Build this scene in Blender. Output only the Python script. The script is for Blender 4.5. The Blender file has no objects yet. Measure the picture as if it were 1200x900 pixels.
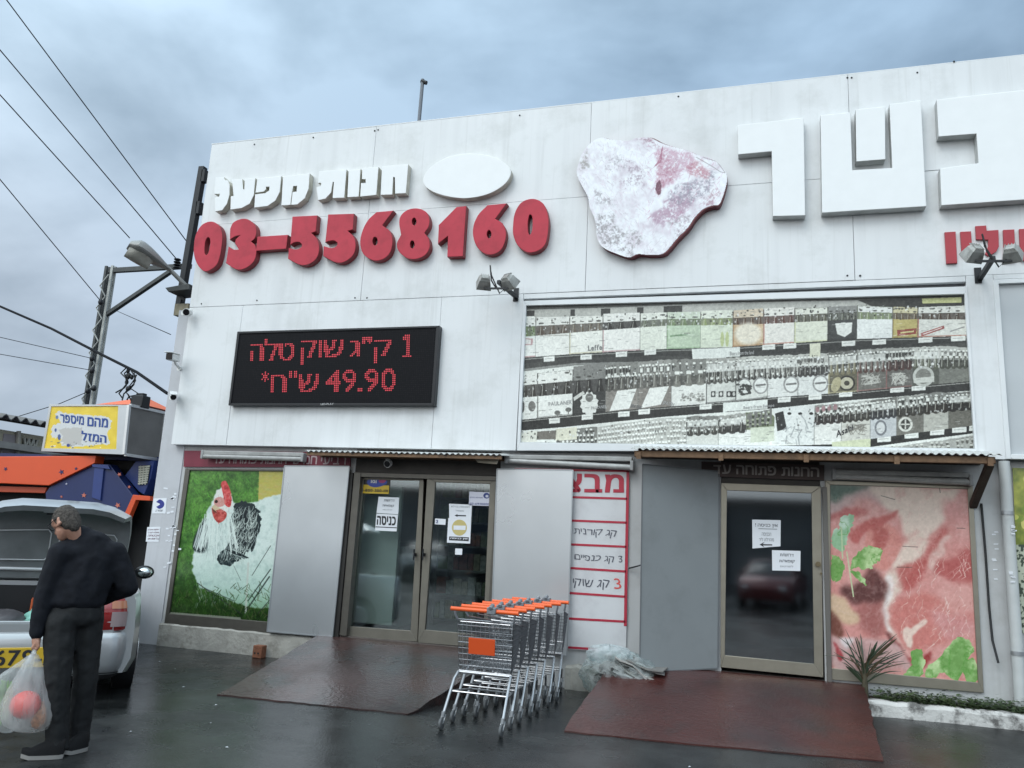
import bpy, bmesh, math, random
import numpy as np
from mathutils import Vector, Matrix

# ------------------------------------------------------------------ camera, world, sun, exposure
SC = bpy.context.scene
COL = SC.collection
F, PITCH, ROLL, YAW = 926.05, 0.195722, 0.05203, -0.295185
CAMZ, CAMD = 1.65, 9.5575
def _rot():
    cy, sy = math.cos(YAW), math.sin(YAW)
    a = np.array([[cy, -sy, 0], [sy, cy, 0], [0, 0, 1.]])
    cp, sp = math.cos(PITCH), math.sin(PITCH)
    b = np.array([[1, 0, 0], [0, cp, sp], [0, -sp, cp]])
    cr, sr = math.cos(ROLL), math.sin(ROLL)
    return np.array([[cr, -sr, 0], [sr, cr, 0], [0, 0, 1]]) @ np.array([[1, 0, 0], [0, 0, -1], [0, 1, 0.]]) @ b @ a
RW = _rot()
CPOS = np.array([0, -CAMD, CAMZ])
cam = bpy.data.cameras.new('camera'); cam.sensor_width = 36; cam.lens = 36 * F / 1200
cam.clip_start = 0.05; cam.clip_end = 3000
camo = bpy.data.objects.new('camera', cam); COL.objects.link(camo)
_m = (np.diag([1, -1, -1]) @ RW).T
camo.matrix_world = Matrix([list(_m[0]) + [CPOS[0]], list(_m[1]) + [CPOS[1]], list(_m[2]) + [CPOS[2]], [0, 0, 0, 1]])
SC.camera = camo
SC.view_settings.view_transform = 'Standard'; SC.view_settings.look = 'None'
SC.view_settings.exposure = -0.05; SC.view_settings.gamma = 1.0

SUN_EL, SUN_AZ = math.radians(48), math.radians(205)     # azimuth clockwise from +y: behind the camera, a little left
world = bpy.data.worlds.new('World'); SC.world = world; world.use_nodes = True
wn = world.node_tree; wn.nodes.clear()
def wnode(t, **kw):
    n = wn.nodes.new(t)
    for k, v in kw.items(): setattr(n, k, v)
    return n
sky = wnode('ShaderNodeTexSky', sky_type='NISHITA'); sky.sun_disc = False
sky.sun_elevation = SUN_EL; sky.sun_rotation = SUN_AZ; sky.air_density = 1.2; sky.dust_density = 2.0
tc = wnode('ShaderNodeTexCoord')
mp = wnode('ShaderNodeMapping'); mp.inputs['Scale'].default_value = (1.0, 1.0, 1.7); mp.inputs['Location'].default_value = (0.3, 0.1, 0.0)
n1 = wnode('ShaderNodeTexNoise'); n1.inputs['Scale'].default_value = 1.9; n1.inputs['Detail'].default_value = 5; n1.inputs['Roughness'].default_value = 0.5; n1.inputs['Distortion'].default_value = 0.3
n2 = wnode('ShaderNodeTexNoise'); n2.inputs['Scale'].default_value = 5.0; n2.inputs['Detail'].default_value = 6; n2.inputs['Roughness'].default_value = 0.55
wn.links.new(tc.outputs['Generated'], mp.inputs[0]); wn.links.new(mp.outputs[0], n1.inputs[0]); wn.links.new(mp.outputs[0], n2.inputs[0])
mx = wnode('ShaderNodeMath', operation='MULTIPLY_ADD'); mx.inputs[1].default_value = 0.30
wn.links.new(n2.outputs[0], mx.inputs[0]); wn.links.new(n1.outputs[0], mx.inputs[2])
ramp = wnode('ShaderNodeValToRGB')
ramp.color_ramp.elements[0].position = 0.50; ramp.color_ramp.elements[0].color = (3.0, 4.0, 5.2, 1)
ramp.color_ramp.elements[1].position = 0.74; ramp.color_ramp.elements[1].color = (6.5, 8.0, 9.8, 1)
wn.links.new(mx.outputs[0], ramp.inputs[0])
# the cloud deck is brighter towards the hidden sun, greyer low down
vm = wnode('ShaderNodeVectorMath', operation='DOT_PRODUCT')
sd = (math.sin(SUN_AZ) * math.cos(SUN_EL), math.cos(SUN_AZ) * math.cos(SUN_EL), math.sin(SUN_EL))
vm.inputs[1].default_value = sd
wn.links.new(tc.outputs['Generated'], vm.inputs[0])
mr = wnode('ShaderNodeMapRange', interpolation_type='SMOOTHSTEP')
mr.inputs['From Min'].default_value = 0.0; mr.inputs['From Max'].default_value = 1.0
mr.inputs['To Min'].default_value = 1.0; mr.inputs['To Max'].default_value = 2.95
wn.links.new(vm.outputs['Value'], mr.inputs[0])
sx = wnode('ShaderNodeSeparateXYZ'); wn.links.new(tc.outputs['Generated'], sx.inputs[0])
mh = wnode('ShaderNodeMapRange', interpolation_type='SMOOTHSTEP')
mh.inputs['From Min'].default_value = 0.1; mh.inputs['From Max'].default_value = 0.62
mh.inputs['To Min'].default_value = 0.0; mh.inputs['To Max'].default_value = 1.0
wn.links.new(sx.outputs['Z'], mh.inputs[0])
tint = wnode('ShaderNodeMix', data_type='RGBA')
tint.inputs[6].default_value = (1.0, 0.95, 0.92, 1); tint.inputs[7].default_value = (0.86, 0.98, 1.05, 1)
wn.links.new(mh.outputs[0], tint.inputs[0])
ml = wnode('ShaderNodeVectorMath', operation='MULTIPLY'); wn.links.new(ramp.outputs[0], ml.inputs[0]); wn.links.new(tint.outputs[2], ml.inputs[1])
wb = wnode('ShaderNodeMix', data_type='RGBA'); wb.inputs[6].default_value = (1, 1, 1, 1); wb.inputs[7].default_value = (1.38, 1.19, 0.99, 1)   # the bright cloud over the sun is whiter
mw = wnode('ShaderNodeMapRange'); mw.inputs['From Min'].default_value = -0.1; mw.inputs['From Max'].default_value = 0.7; wn.links.new(vm.outputs['Value'], mw.inputs[0]); wn.links.new(mw.outputs[0], wb.inputs[0])
ml3 = wnode('ShaderNodeVectorMath', operation='MULTIPLY'); wn.links.new(ml.outputs[0], ml3.inputs[0]); wn.links.new(wb.outputs[2], ml3.inputs[1])
ml2 = wnode('ShaderNodeVectorMath', operation='SCALE'); wn.links.new(ml3.outputs[0], ml2.inputs[0]); wn.links.new(mr.outputs[0], ml2.inputs['Scale'])
mixs = wnode('ShaderNodeMix', data_type='RGBA'); mixs.inputs[0].default_value = 0.90
wn.links.new(sky.outputs[0], mixs.inputs[6]); wn.links.new(ml2.outputs[0], mixs.inputs[7])
bg = wnode('ShaderNodeBackground'); bg.inputs[1].default_value = 0.097
wn.links.new(mixs.outputs[2], bg.inputs[0])
wo = wnode('ShaderNodeOutputWorld'); wn.links.new(bg.outputs[0], wo.inputs[0])
sun = bpy.data.lights.new('sun', 'SUN'); sun.energy = 1.0; sun.angle = math.radians(25); sun.color = (1.0, 0.97, 0.93)
suno = bpy.data.objects.new('sun', sun); COL.objects.link(suno)
suno.rotation_euler = Vector((-sd[0], -sd[1], -sd[2])).to_track_quat('-Z', 'Y').to_euler()

# ------------------------------------------------------------------ surveying: picture point -> point on a real plane
def ray(x, y): return RW.T @ np.array([(x - 600) / F, (y - 450) / F, 1.0])
def P(x, y, Y=0.0):
    d = ray(x, y); t = (Y + CAMD) / d[1]; return Vector(d * t + CPOS)
def G(x, y, z=0.0):
    d = ray(x, y); t = (z - CAMZ) / d[2]; return Vector(d * t + CPOS)
def PW(x, y, base, nrm):                 # on the vertical plane through base with horizontal normal nrm
    d = ray(x, y); n = np.array([nrm[0], nrm[1], 0]); t = ((np.array(base) - CPOS) @ n) / (d @ n)
    return Vector(d * t + CPOS)
def proj(w):
    c = RW @ (np.array(w) - CPOS); return (600 + F * c[0] / c[2], 450 + F * c[1] / c[2])
def Z(ox, oy, s):                        # reader for coordinates measured on an enlarged crop
    return lambda *pts: [(ox + p[0] / s, oy + p[1] / s) + tuple(p[2:]) for p in pts]

# ------------------------------------------------------------------ materials
def lin(c):
    c = np.asarray(c, float); return np.where(c <= 0.04045, c / 12.92, ((c + 0.055) / 1.055) ** 2.4)
def rgb(r, g, b): return tuple(float(v) for v in lin(np.array([r, g, b]) / 255.0))
MATS = {}
def M(name, col, rough=0.5, metal=0.0, var=0.0, scale=6.0, bump=0.0, bscale=40.0, spec=0.5, streak=0.0, dirt=None, dirt_amt=0.0, dirt_scale=3.0, emit=None, coat=0.0, rvar=0.0, trans=0.0):
    if name in MATS: return MATS[name]
    m = bpy.data.materials.new(name); m.use_nodes = True; nt = m.node_tree; N = nt.nodes; L = nt.links
    b = N['Principled BSDF']; b.inputs['Roughness'].default_value = rough; b.inputs['Metallic'].default_value = metal
    b.inputs['Specular IOR Level'].default_value = spec; b.inputs['Coat Weight'].default_value = coat
    b.inputs['Transmission Weight'].default_value = trans
    c0 = (*col, 1); b.inputs['Base Color'].default_value = c0
    tcn = N.new('ShaderNodeTexCoord'); src = tcn.outputs['Object']; cur = None
    def mixin(cur, colour, fac_socket, blend='MIX'):
        mxn = N.new('ShaderNodeMix'); mxn.data_type = 'RGBA'; mxn.blend_type = blend
        if cur is None: mxn.inputs[6].default_value = c0
        else: L.new(cur, mxn.inputs[6])
        mxn.inputs[7].default_value = (*colour, 1); L.new(fac_socket, mxn.inputs[0]); return mxn.outputs[2]
    def noise(sc, detail=4, mapping=None, rough_=0.55):
        n = N.new('ShaderNodeTexNoise'); n.inputs['Scale'].default_value = sc; n.inputs['Detail'].default_value = detail; n.inputs['Roughness'].default_value = rough_
        if mapping:
            mpn = N.new('ShaderNodeMapping'); mpn.inputs['Scale'].default_value = mapping; L.new(src, mpn.inputs[0]); L.new(mpn.outputs[0], n.inputs[0])
        else: L.new(src, n.inputs[0])
        return n.outputs[0]
    def mrange(s, a, b_, c=0.0, d=1.0):
        r = N.new('ShaderNodeMapRange'); r.inputs['From Min'].default_value = a; r.inputs['From Max'].default_value = b_
        r.inputs['To Min'].default_value = c; r.inputs['To Max'].default_value = d; L.new(s, r.inputs[0]); return r.outputs[0]
    if var:
        cur = mixin(cur, tuple(v * (1 - var) for v in col), mrange(noise(scale), 0.35, 0.7))
    if streak:
        f = mrange(noise(1.0, 5, (5.0, 5.0, 0.28)), 0.48, 0.75, 0, streak)
        cur = mixin(cur, tuple(v * 0.62 for v in col), f)
        cur = mixin(cur, (col[0] * .60, col[1] * .59, col[2] * .56), mrange(noise(1.0, 4, (17.0, 17.0, 0.5)), 0.58, 0.74, 0, streak * 1.1))
    if dirt is not None:
        cur = mixin(cur, dirt, mrange(noise(dirt_scale, 7, None, 0.65), 0.5, 0.68, 0, dirt_amt))
    if cur is not None: L.new(cur, b.inputs['Base Color'])
    if rvar: L.new(mrange(noise(scale * 0.7, 4), 0.35, 0.65, max(0.02, rough - rvar), min(1, rough + rvar)), b.inputs['Roughness'])
    if bump:
        bn = N.new('ShaderNodeBump'); bn.inputs['Strength'].default_value = bump; bn.inputs['Distance'].default_value = 0.02
        L.new(noise(bscale, 6), bn.inputs['Height']); L.new(bn.outputs[0], b.inputs['Normal'])
    if emit: b.inputs['Emission Color'].default_value = (*emit[0], 1); b.inputs['Emission Strength'].default_value = emit[1]
    MATS[name] = m; return m
def printmat(name, rough=0.4, spec=0.4):
    if name in MATS: return MATS[name]
    m = bpy.data.materials.new(name); m.use_nodes = True; nt = m.node_tree
    b = nt.nodes['Principled BSDF']; b.inputs['Roughness'].default_value = rough; b.inputs['Specular IOR Level'].default_value = spec
    a = nt.nodes.new('ShaderNodeAttribute'); a.attribute_name = 'Col'; nt.links.new(a.outputs['Color'], b.inputs['Base Color'])
    MATS[name] = m; return m
def glassmat(name, tint=(0.8, 0.86, 0.85), rough=0.02, base=0.06):
    if name in MATS: return MATS[name]
    m = bpy.data.materials.new(name); m.use_nodes = True; nt = m.node_tree; nt.nodes.clear(); N = nt.nodes; L = nt.links
    o = N.new('ShaderNodeOutputMaterial'); t = N.new('ShaderNodeBsdfTransparent'); t.inputs[0].default_value = (*tint, 1)
    g = N.new('ShaderNodeBsdfGlossy'); g.inputs['Roughness'].default_value = rough; g.inputs[0].default_value = (0.9, 0.95, 1, 1)
    fr = N.new('ShaderNodeFresnel'); fr.inputs[0].default_value = 1.5
    ad = N.new('ShaderNodeMath'); ad.operation = 'ADD'; ad.use_clamp = True; ad.inputs[1].default_value = base; L.new(fr.outputs[0], ad.inputs[0])
    mxn = N.new('ShaderNodeMixShader'); L.new(ad.outputs[0], mxn.inputs[0]); L.new(t.outputs[0], mxn.inputs[1]); L.new(g.outputs[0], mxn.inputs[2]); L.new(mxn.outputs[0], o.inputs[0])
    MATS[name] = m; return m

WHITE = M('white_cladding', (0.73, 0.745, 0.755), 0.42, var=0.05, scale=0.9, streak=0.26, dirt=(0.42, 0.43, 0.41), dirt_amt=0.28, dirt_scale=2.2, bump=0.02, bscale=2.0)
WHITE2 = M('white_letter_face', (0.82, 0.835, 0.84), 0.4, var=0.03)
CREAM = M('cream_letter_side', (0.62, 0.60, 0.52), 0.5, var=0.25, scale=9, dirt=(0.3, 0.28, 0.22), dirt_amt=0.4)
RED = M('red_letter', (0.50, 0.043, 0.068), 0.55, var=0.15, scale=3, spec=0.3, dirt=(.30, .03, .045), dirt_amt=.35, dirt_scale=6)
RED2 = M('red_small_letter', (0.40, 0.03, 0.045), 0.45, var=0.1)
BLACKM = M('black_metal', (0.012, 0.013, 0.016), 0.45, 0.2)
DARKV = M('dark_void', (0.008, 0.008, 0.009), 0.7)
ALU = M('aluminium', (0.62, 0.63, 0.64), 0.35, 0.7, var=0.08)
WALU = M('white_aluminium', (0.72, 0.74, 0.75), 0.35, 0.0, var=0.05)
GALV = M('galvanised_steel', (0.42, 0.44, 0.46), 0.42, 0.75, var=0.25, scale=10)
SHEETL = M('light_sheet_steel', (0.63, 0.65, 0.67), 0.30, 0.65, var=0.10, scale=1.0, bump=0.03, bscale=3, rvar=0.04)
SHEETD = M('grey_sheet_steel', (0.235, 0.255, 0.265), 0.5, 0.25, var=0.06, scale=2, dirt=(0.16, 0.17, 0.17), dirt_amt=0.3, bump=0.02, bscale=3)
PILLAR = M('pale_grey_render', (0.50, 0.505, 0.53), 0.55, var=0.08, scale=2, streak=0.15, dirt=(0.3, 0.3, 0.3), dirt_amt=0.2)
WALLG = M('greyish_white_plaster', (0.50, 0.505, 0.51), 0.6, var=0.1, scale=2, streak=0.25, dirt=(0.28, 0.27, 0.25), dirt_amt=0.3)
CONC = M('old_concrete', (0.40, 0.385, 0.35), 0.8, var=0.25, scale=5, dirt=(0.13, 0.12, 0.10), dirt_amt=0.75, dirt_scale=4, bump=0.5, bscale=22)
BRONZE = M('brown_aluminium', (0.13, 0.12, 0.105), 0.42, 0.5, var=0.15, scale=12)
BEIGEF = M('beige_aluminium', (0.30, 0.275, 0.225), 0.38, 0.6, var=0.12, scale=8)
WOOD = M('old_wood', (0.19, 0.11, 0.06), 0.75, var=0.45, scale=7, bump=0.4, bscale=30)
WOODD = M('dark_brown_wood', (0.05, 0.032, 0.022), 0.7, var=0.4, scale=7, bump=0.4, bscale=30)  # second, darker brown wood tone for the awning members
CORR = M('corrugated_sheet', (0.62, 0.63, 0.62), 0.5, 0.1, var=0.2, scale=5, dirt=(0.25, 0.22, 0.18), dirt_amt=0.5)
PAPER = M('paper', (0.74, 0.76, 0.80), 0.6, var=0.05, scale=5)
INK = M('black_ink', (0.02, 0.02, 0.025), 0.6)
MAROON = M('maroon_band', (0.20, 0.022, 0.045), 0.5, var=0.25, scale=4)
BRED = M('board_red', (0.40, 0.02, 0.045), 0.45)
GLASS = glassmat('door_glass', (0.86, 0.92, 0.90), 0.05, 0.10); GLASSD = glassmat('dark_door_glass', (0.42, 0.46, 0.48), 0.05, 0.13)
RUBBER = M('rubber', (0.02, 0.02, 0.022), 0.7)
CHROME = M('zinc_wire', (0.42, 0.43, 0.45), 0.34, 0.85)
CHROMED = M('dull_wire', (0.16, 0.165, 0.175), 0.45, 0.7)
ORANGE = M('orange_plastic', (0.80, 0.115, 0.022), 0.4)
ORANGE2 = M('orange_plate', (0.62, 0.075, 0.012), 0.45)

# ------------------------------------------------------------------ mesh building
class MB:
    def __init__(s): s.v = []; s.f = []
    def add(s, vs, fs):
        o = len(s.v); s.v += [tuple(v) for v in vs]; s.f += [tuple(i + o for i in f) for f in fs]; return s
    def box(s, x0, x1, y0, y1, z0, z1, mat=None):
        c = [(x, y, z) for x in (x0, x1) for y in (y0, y1) for z in (z0, z1)]
        if mat is not None: c = [mat @ Vector(p) for p in c]
        return s.add(c, [(0, 1, 3, 2), (4, 6, 7, 5), (0, 4, 5, 1), (2, 3, 7, 6), (0, 2, 6, 4), (1, 5, 7, 3)])
    def hexa(s, a, b):                    # two matching quads
        return s.add(list(a) + list(b), [(3, 2, 1, 0), (4, 5, 6, 7), (0, 1, 5, 4), (1, 2, 6, 5), (2, 3, 7, 6), (3, 0, 4, 7)])
    def slabq(s, q, t):                   # picture-facing quad thickened towards +y by t
        return s.hexa(q, [Vector(p) + Vector((0, t, 0)) for p in q])
    def bar(s, a, b, w, h=None, up=(0, 0, 1)):
        h = h or w; a = Vector(a); b = Vector(b); d = (b - a).normalized(); u = Vector(up)
        if abs(d.dot(u)) > 0.98: u = Vector((0, 1, 0))
        r = d.cross(u).normalized(); u = r.cross(d).normalized()
        q = lambda p: [p + r * (sx * w / 2) + u * (sy * h / 2) for sx, sy in ((-1, -1), (1, -1), (1, 1), (-1, 1))]
        return s.hexa(q(a), q(b))
    def tube(s, pts, r, n=8, caps=True):
        pts = [Vector(p) for p in pts]; rs = r if isinstance(r, (list, tuple)) else [r] * len(pts)
        rings = []; prev = None
        for i, p in enumerate(pts):
            t = (pts[min(i + 1, len(pts) - 1)] - pts[max(i - 1, 0)]).normalized()
            if prev is None:
                u = Vector((0, 0, 1)) if abs(t.z) < 0.9 else Vector((1, 0, 0))
                x = t.cross(u).normalized()
            else: x = (prev - t * prev.dot(t)).normalized()
            prev = x; y = t.cross(x)
            rings.append([p + (x * math.cos(2 * math.pi * k / n) + y * math.sin(2 * math.pi * k / n)) * rs[i] for k in range(n)])
        return s.rings(rings, True, caps)
    def rings(s, rings, closed=True, caps=True):
        n = len(rings[0]); o = len(s.v)
        for r in rings: s.v += [tuple(p) for p in r]
        for i in range(len(rings) - 1):
            for k in range(n if closed else n - 1):
                a = o + i * n + k; b = o + i * n + (k + 1) % n; s.f.append((a, b, b + n, a + n))
        if caps and closed:
            s.f.append(tuple(o + k for k in reversed(range(n)))); s.f.append(tuple(o + (len(rings) - 1) * n + k for k in range(n)))
        return s
    def ell(s, c, r, seg=16, rg=10, rot=None):
        c = Vector(c); rot = rot or Matrix.Identity(3); rings = []
        for i in range(rg + 1):
            t = math.pi * i / rg; t = min(max(t, 0.02), math.pi - 0.02)
            rings.append([c + rot @ Vector((r[0] * math.sin(t) * math.cos(2 * math.pi * k / seg), r[1] * math.sin(t) * math.sin(2 * math.pi * k / seg), r[2] * math.cos(t))) for k in range(seg)])
        return s.rings(rings[::-1])
    def build(s, name, mat, parent=None, smooth=True, bevel=0.0, angle=40):
        me = bpy.data.meshes.new(name); off = parent_off(parent)
        me.from_pydata([(x - off[0], y - off[1], z - off[2]) for x, y, z in s.v], [], s.f)
        bm = bmesh.new(); bm.from_mesh(me); bmesh.ops.recalc_face_normals(bm, faces=bm.faces); bm.to_mesh(me); bm.free()
        me.materials.append(mat); o = link(name, me, parent)
        if smooth: me.polygons.foreach_set('use_smooth', [True] * len(me.polygons)); me.set_sharp_from_angle(angle=math.radians(angle))
        if bevel:
            md = o.modifiers.new('bevel', 'BEVEL'); md.width = bevel; md.segments = 2; md.limit_method = 'ANGLE'; md.angle_limit = math.radians(40)
        return o
OFF = {}
def parent_off(p):
    if p is None: return (0, 0, 0)
    return OFF.get(p.name, (0, 0, 0))
def link(name, me, parent=None):
    o = bpy.data.objects.new(name, me); COL.objects.link(o)
    if parent is not None: o.parent = parent; OFF[o.name] = parent_off(parent)
    return o
def thing(name, label, cat, loc=(0, 0, 0), group=None):
    o = bpy.data.objects.new(name, None); COL.objects.link(o); o.location = loc; o.empty_display_size = 0.2
    OFF[o.name] = tuple(loc); return tag(o, label, cat, group)
def tag(o, label, cat, group=None):
    o['label'] = label; o['category'] = cat
    if group: o['group'] = group
    return o
def lab(o, label): o['label'] = label; return o
def struct(o): o['kind'] = 'structure'; return o
def copy_tree(o, parent=None):
    c = o.copy(); COL.objects.link(c)
    if parent is not None: c.parent = parent
    for ch in list(o.children): copy_tree(ch, c)
    return c
def curve_mesh(name, loops, depth, bevel=0.0):
    cu = bpy.data.curves.new(name, 'CURVE'); cu.dimensions = '2D'; cu.fill_mode = 'BOTH'; cu.extrude = depth / 2; cu.bevel_depth = bevel; cu.bevel_resolution = 1
    cu.offset = -bevel
    for lp in loops:
        sp = cu.splines.new('POLY'); sp.points.add(len(lp) - 1); sp.use_cyclic_u = True
        for p, q in zip(sp.points, lp): p.co = (q[0], q[1], 0, 1)
    return conv(cu)
def conv(cu):
    o = bpy.data.objects.new('temp', cu); COL.objects.link(o)
    dg = bpy.context.evaluated_depsgraph_get(); me = bpy.data.meshes.new_from_object(o.evaluated_get(dg))
    bpy.data.objects.remove(o); bpy.data.curves.remove(cu); return me
def smooth_loop(pts, n=5):
    out = []; k = len(pts)
    T = []
    for i, p in enumerate(pts):
        a, b = pts[i - 1], pts[(i + 1) % k]; c = len(p) > 2
        T.append(None if c else ((b[0] - a[0]) / 2, (b[1] - a[1]) / 2))
    for i in range(k):
        p, q = pts[i], pts[(i + 1) % k]; d = (q[0] - p[0], q[1] - p[1])
        if T[i] is None and T[(i + 1) % k] is None: out.append(p[:2]); continue
        m0 = T[i] or d; m1 = T[(i + 1) % k] or d; L = math.hypot(*d)
        lim = lambda m: m if math.hypot(*m) <= 1.5 * L or L == 0 else (m[0] * 1.5 * L / math.hypot(*m), m[1] * 1.5 * L / math.hypot(*m))
        m0 = lim(m0); m1 = lim(m1)
        for j in range(n):
            t = j / n; h = (2 * t**3 - 3 * t**2 + 1, t**3 - 2 * t**2 + t, -2 * t**3 + 3 * t**2, t**3 - t**2)
            out.append(tuple(h[0] * p[a] + h[1] * m0[a] + h[2] * q[a] + h[3] * m1[a] for a in (0, 1)))
    return out
def extr(name, loops, yfront, depth, mat, parent, bevel=0.006, side=None):
    """outline given on the plane y = yfront, thickened back to the wall"""
    L = [[(v.x, v.z) for v in (P(p[0], p[1], yfront) for p in lp)] for lp in loops]
    me = curve_mesh(name, L, depth - 2 * bevel, bevel); off = parent_off(parent)
    n = len(me.vertices); co = np.empty(n * 3); me.vertices.foreach_get('co', co); co = co.reshape(-1, 3)
    co = np.stack([co[:, 0] - off[0], yfront + depth / 2 - co[:, 2] - off[1], co[:, 1] - off[2]], 1)
    me.vertices.foreach_set('co', co.ravel()); me.materials.clear(); me.materials.append(mat)
    if side is not None:
        me.materials.append(side); me.update()
        me.polygons.foreach_set('material_index', [0 if abs(p.normal.y) > 0.6 else 1 for p in me.polygons])
    for p in me.polygons: p.use_smooth = False
    bm = bmesh.new(); bm.from_mesh(me); bmesh.ops.remove_doubles(bm, verts=bm.verts, dist=1e-5); bmesh.ops.recalc_face_normals(bm, faces=bm.faces); bm.to_mesh(me); bm.free()
    o = link(name, me, parent); return o
def heb(s):                               # logical order -> left-to-right drawing order, numbers kept
    out = []; num = ''
    for ch in s:
        if ch.isdigit() or (ch in '.-' and num): num += ch
        else:
            if num: out.append(num); num = ''
            out.append(ch)
    if num: out.append(num)
    return ''.join(reversed(out))
GLYPH = {}
def glyph(ch, res):
    if (ch, res) in GLYPH: return GLYPH[ch, res]
    own = {'ד': [[(0, .545), (.47, .545), (.47, .465), (.39, .465), (.39, 0), (.30, 0), (.30, .465), (0, .465)]],
           'ת': [[(.04, .545), (.40, .545), (.47, .52), (.50, .44), (.50, 0), (.41, 0), (.41, .42), (.38, .465), (.20, .465), (.20, .12), (.16, .02), (.06, -.005), (0, .005), (0, .08), (.07, .085), (.11, .13), (.11, .465), (.04, .465)]]}
    if ch in own: me = curve_mesh('g', own[ch], 0)
    else:
        cu = bpy.data.curves.new('g', 'FONT'); cu.body = ch; cu.size = 1; cu.resolution_u = max(3, res); me = conv(cu)
    co = np.array([v.co[:] for v in me.vertices]).reshape(-1, 3); fc = [tuple(p.vertices) for p in me.polygons]; bpy.data.meshes.remove(me); GLYPH[ch, res] = (co, fc); return co, fc
def text_mesh(s, bold=0.0, thick=0.0, res=3):
    """one run of lettering, glyph by glyph, already in drawing order"""
    x = 0; V = []; fs = []; n = 0
    for ch in s:
        if ch == ' ': x += .26; continue
        co, fc = glyph(ch, res); c = co.copy(); c[:, 2] = 0; c[:, 0] += x - co[:, 0].min(); x = c[:, 0].max() + .075 + max(0, bold) * 2; V.append(c); fs += [tuple(i + n for i in f) for f in fc]; n += len(c)
    co = np.concatenate(V); me = bpy.data.meshes.new('text'); me.from_pydata(co.tolist(), [], fs); return me, co
def embolden(me, co, bold):               # heavier strokes: the same outlines laid a hair apart
    if bold <= 0: return me, co, np.zeros(len(co))
    V = []; Fc = [tuple(p.vertices) for p in me.polygons]; fs = []; lay = []
    for k, (dx, dy) in enumerate(((-1, -.6), (1, -.6), (-1, .6), (1, .6), (0, 0))):
        fs += [tuple(i + len(co) * k for i in f) for f in Fc]; V.append(co + np.array([dx * bold, dy * bold, 0])); lay.append(np.full(len(co), k * 1.0))
    co = np.concatenate(V); m2 = bpy.data.meshes.new('text'); m2.from_pydata(co.tolist(), [], fs); bpy.data.meshes.remove(me); return m2, co, np.concatenate(lay)
def text_q(s, TL, TR, BR, BL, Y, mat, parent, bold=0.0, name='lettering', plane=None, res=2, hand=0.0):
    """flat lettering filling a quad (picture points surveyed on the plane y = Y, or through plane())"""
    me, co = text_mesh(s, bold, 0, res); me, co, lay = embolden(me, co, bold); f = plane or (lambda x, y: P(x, y, Y)); off = np.array(parent_off(parent))
    q = [np.array(f(*p)) for p in (TL, TR, BR, BL)]
    if hand: co = co + np.stack([.10 * hand * np.sin(co[:, 1] * 6 + co[:, 0] * 2.1), .09 * hand * np.sin(co[:, 0] * 3.1 + hand) + .05 * hand * np.sin(co[:, 0] * 9), 0 * co[:, 0]], 1)
    mn, mxx = co.min(0), co.max(0); u = ((co[:, 0] - mn[0]) / (mxx[0] - mn[0]))[:, None]; v = ((co[:, 1] - mn[1]) / (mxx[1] - mn[1]))[:, None]
    w = (q[3] * (1 - u) + q[2] * u) * (1 - v) + (q[0] * (1 - u) + q[1] * u) * v - off
    nrm = np.cross(q[1] - q[0], q[3] - q[0]); nrm = -nrm / np.linalg.norm(nrm); nrm = nrm * (1 if nrm @ (CPOS - q[0]) > 0 else -1); w = w + nrm[None] * (lay[:, None] * 0.00025)
    me.vertices.foreach_set('co', w.ravel()); me.materials.clear(); me.materials.append(mat); me.update(); return link(name, me, parent)

# ------------------------------------------------------------------ printed pictures (flat prints: colours stored per vertex of a fine grid)
RNG = np.random.default_rng(5)
def vnoise(h, w, cell, seed=0, octv=4, pers=0.5):
    out = np.zeros((h, w)); amp = 1; tot = 0
    for o in range(octv):
        c = max(1.0, cell / 2**o); r = np.random.default_rng(seed * 31 + o); gh, gw = int(h / c) + 3, int(w / c) + 3
        g = r.random((gh, gw)); y = np.arange(h) / c; x = np.arange(w) / c; yi = y.astype(int); xi = x.astype(int)
        fy = (y - yi)[:, None]; fx = (x - xi)[None]; fy = fy * fy * (3 - 2 * fy); fx = fx * fx * (3 - 2 * fx)
        a = g[np.ix_(yi, xi)]; b = g[np.ix_(yi, xi + 1)]; cc = g[np.ix_(yi + 1, xi)]; d = g[np.ix_(yi + 1, xi + 1)]
        out += amp * ((a * (1 - fx) + b * fx) * (1 - fy) + (cc * (1 - fx) + d * fx) * fy); tot += amp; amp *= pers
    return out / tot
def blur(m, r):
    for _ in range(2):
        for ax in (0, 1):
            p = [(0, 0), (0, 0)]; p[ax] = (r + 1, r); c = np.cumsum(np.pad(m, p, mode='edge'), ax); n = m.shape[ax]
            m = (np.take(c, np.arange(2 * r + 1, 2 * r + 1 + n), ax) - np.take(c, np.arange(n), ax)) / (2 * r + 1)
    return m
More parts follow.
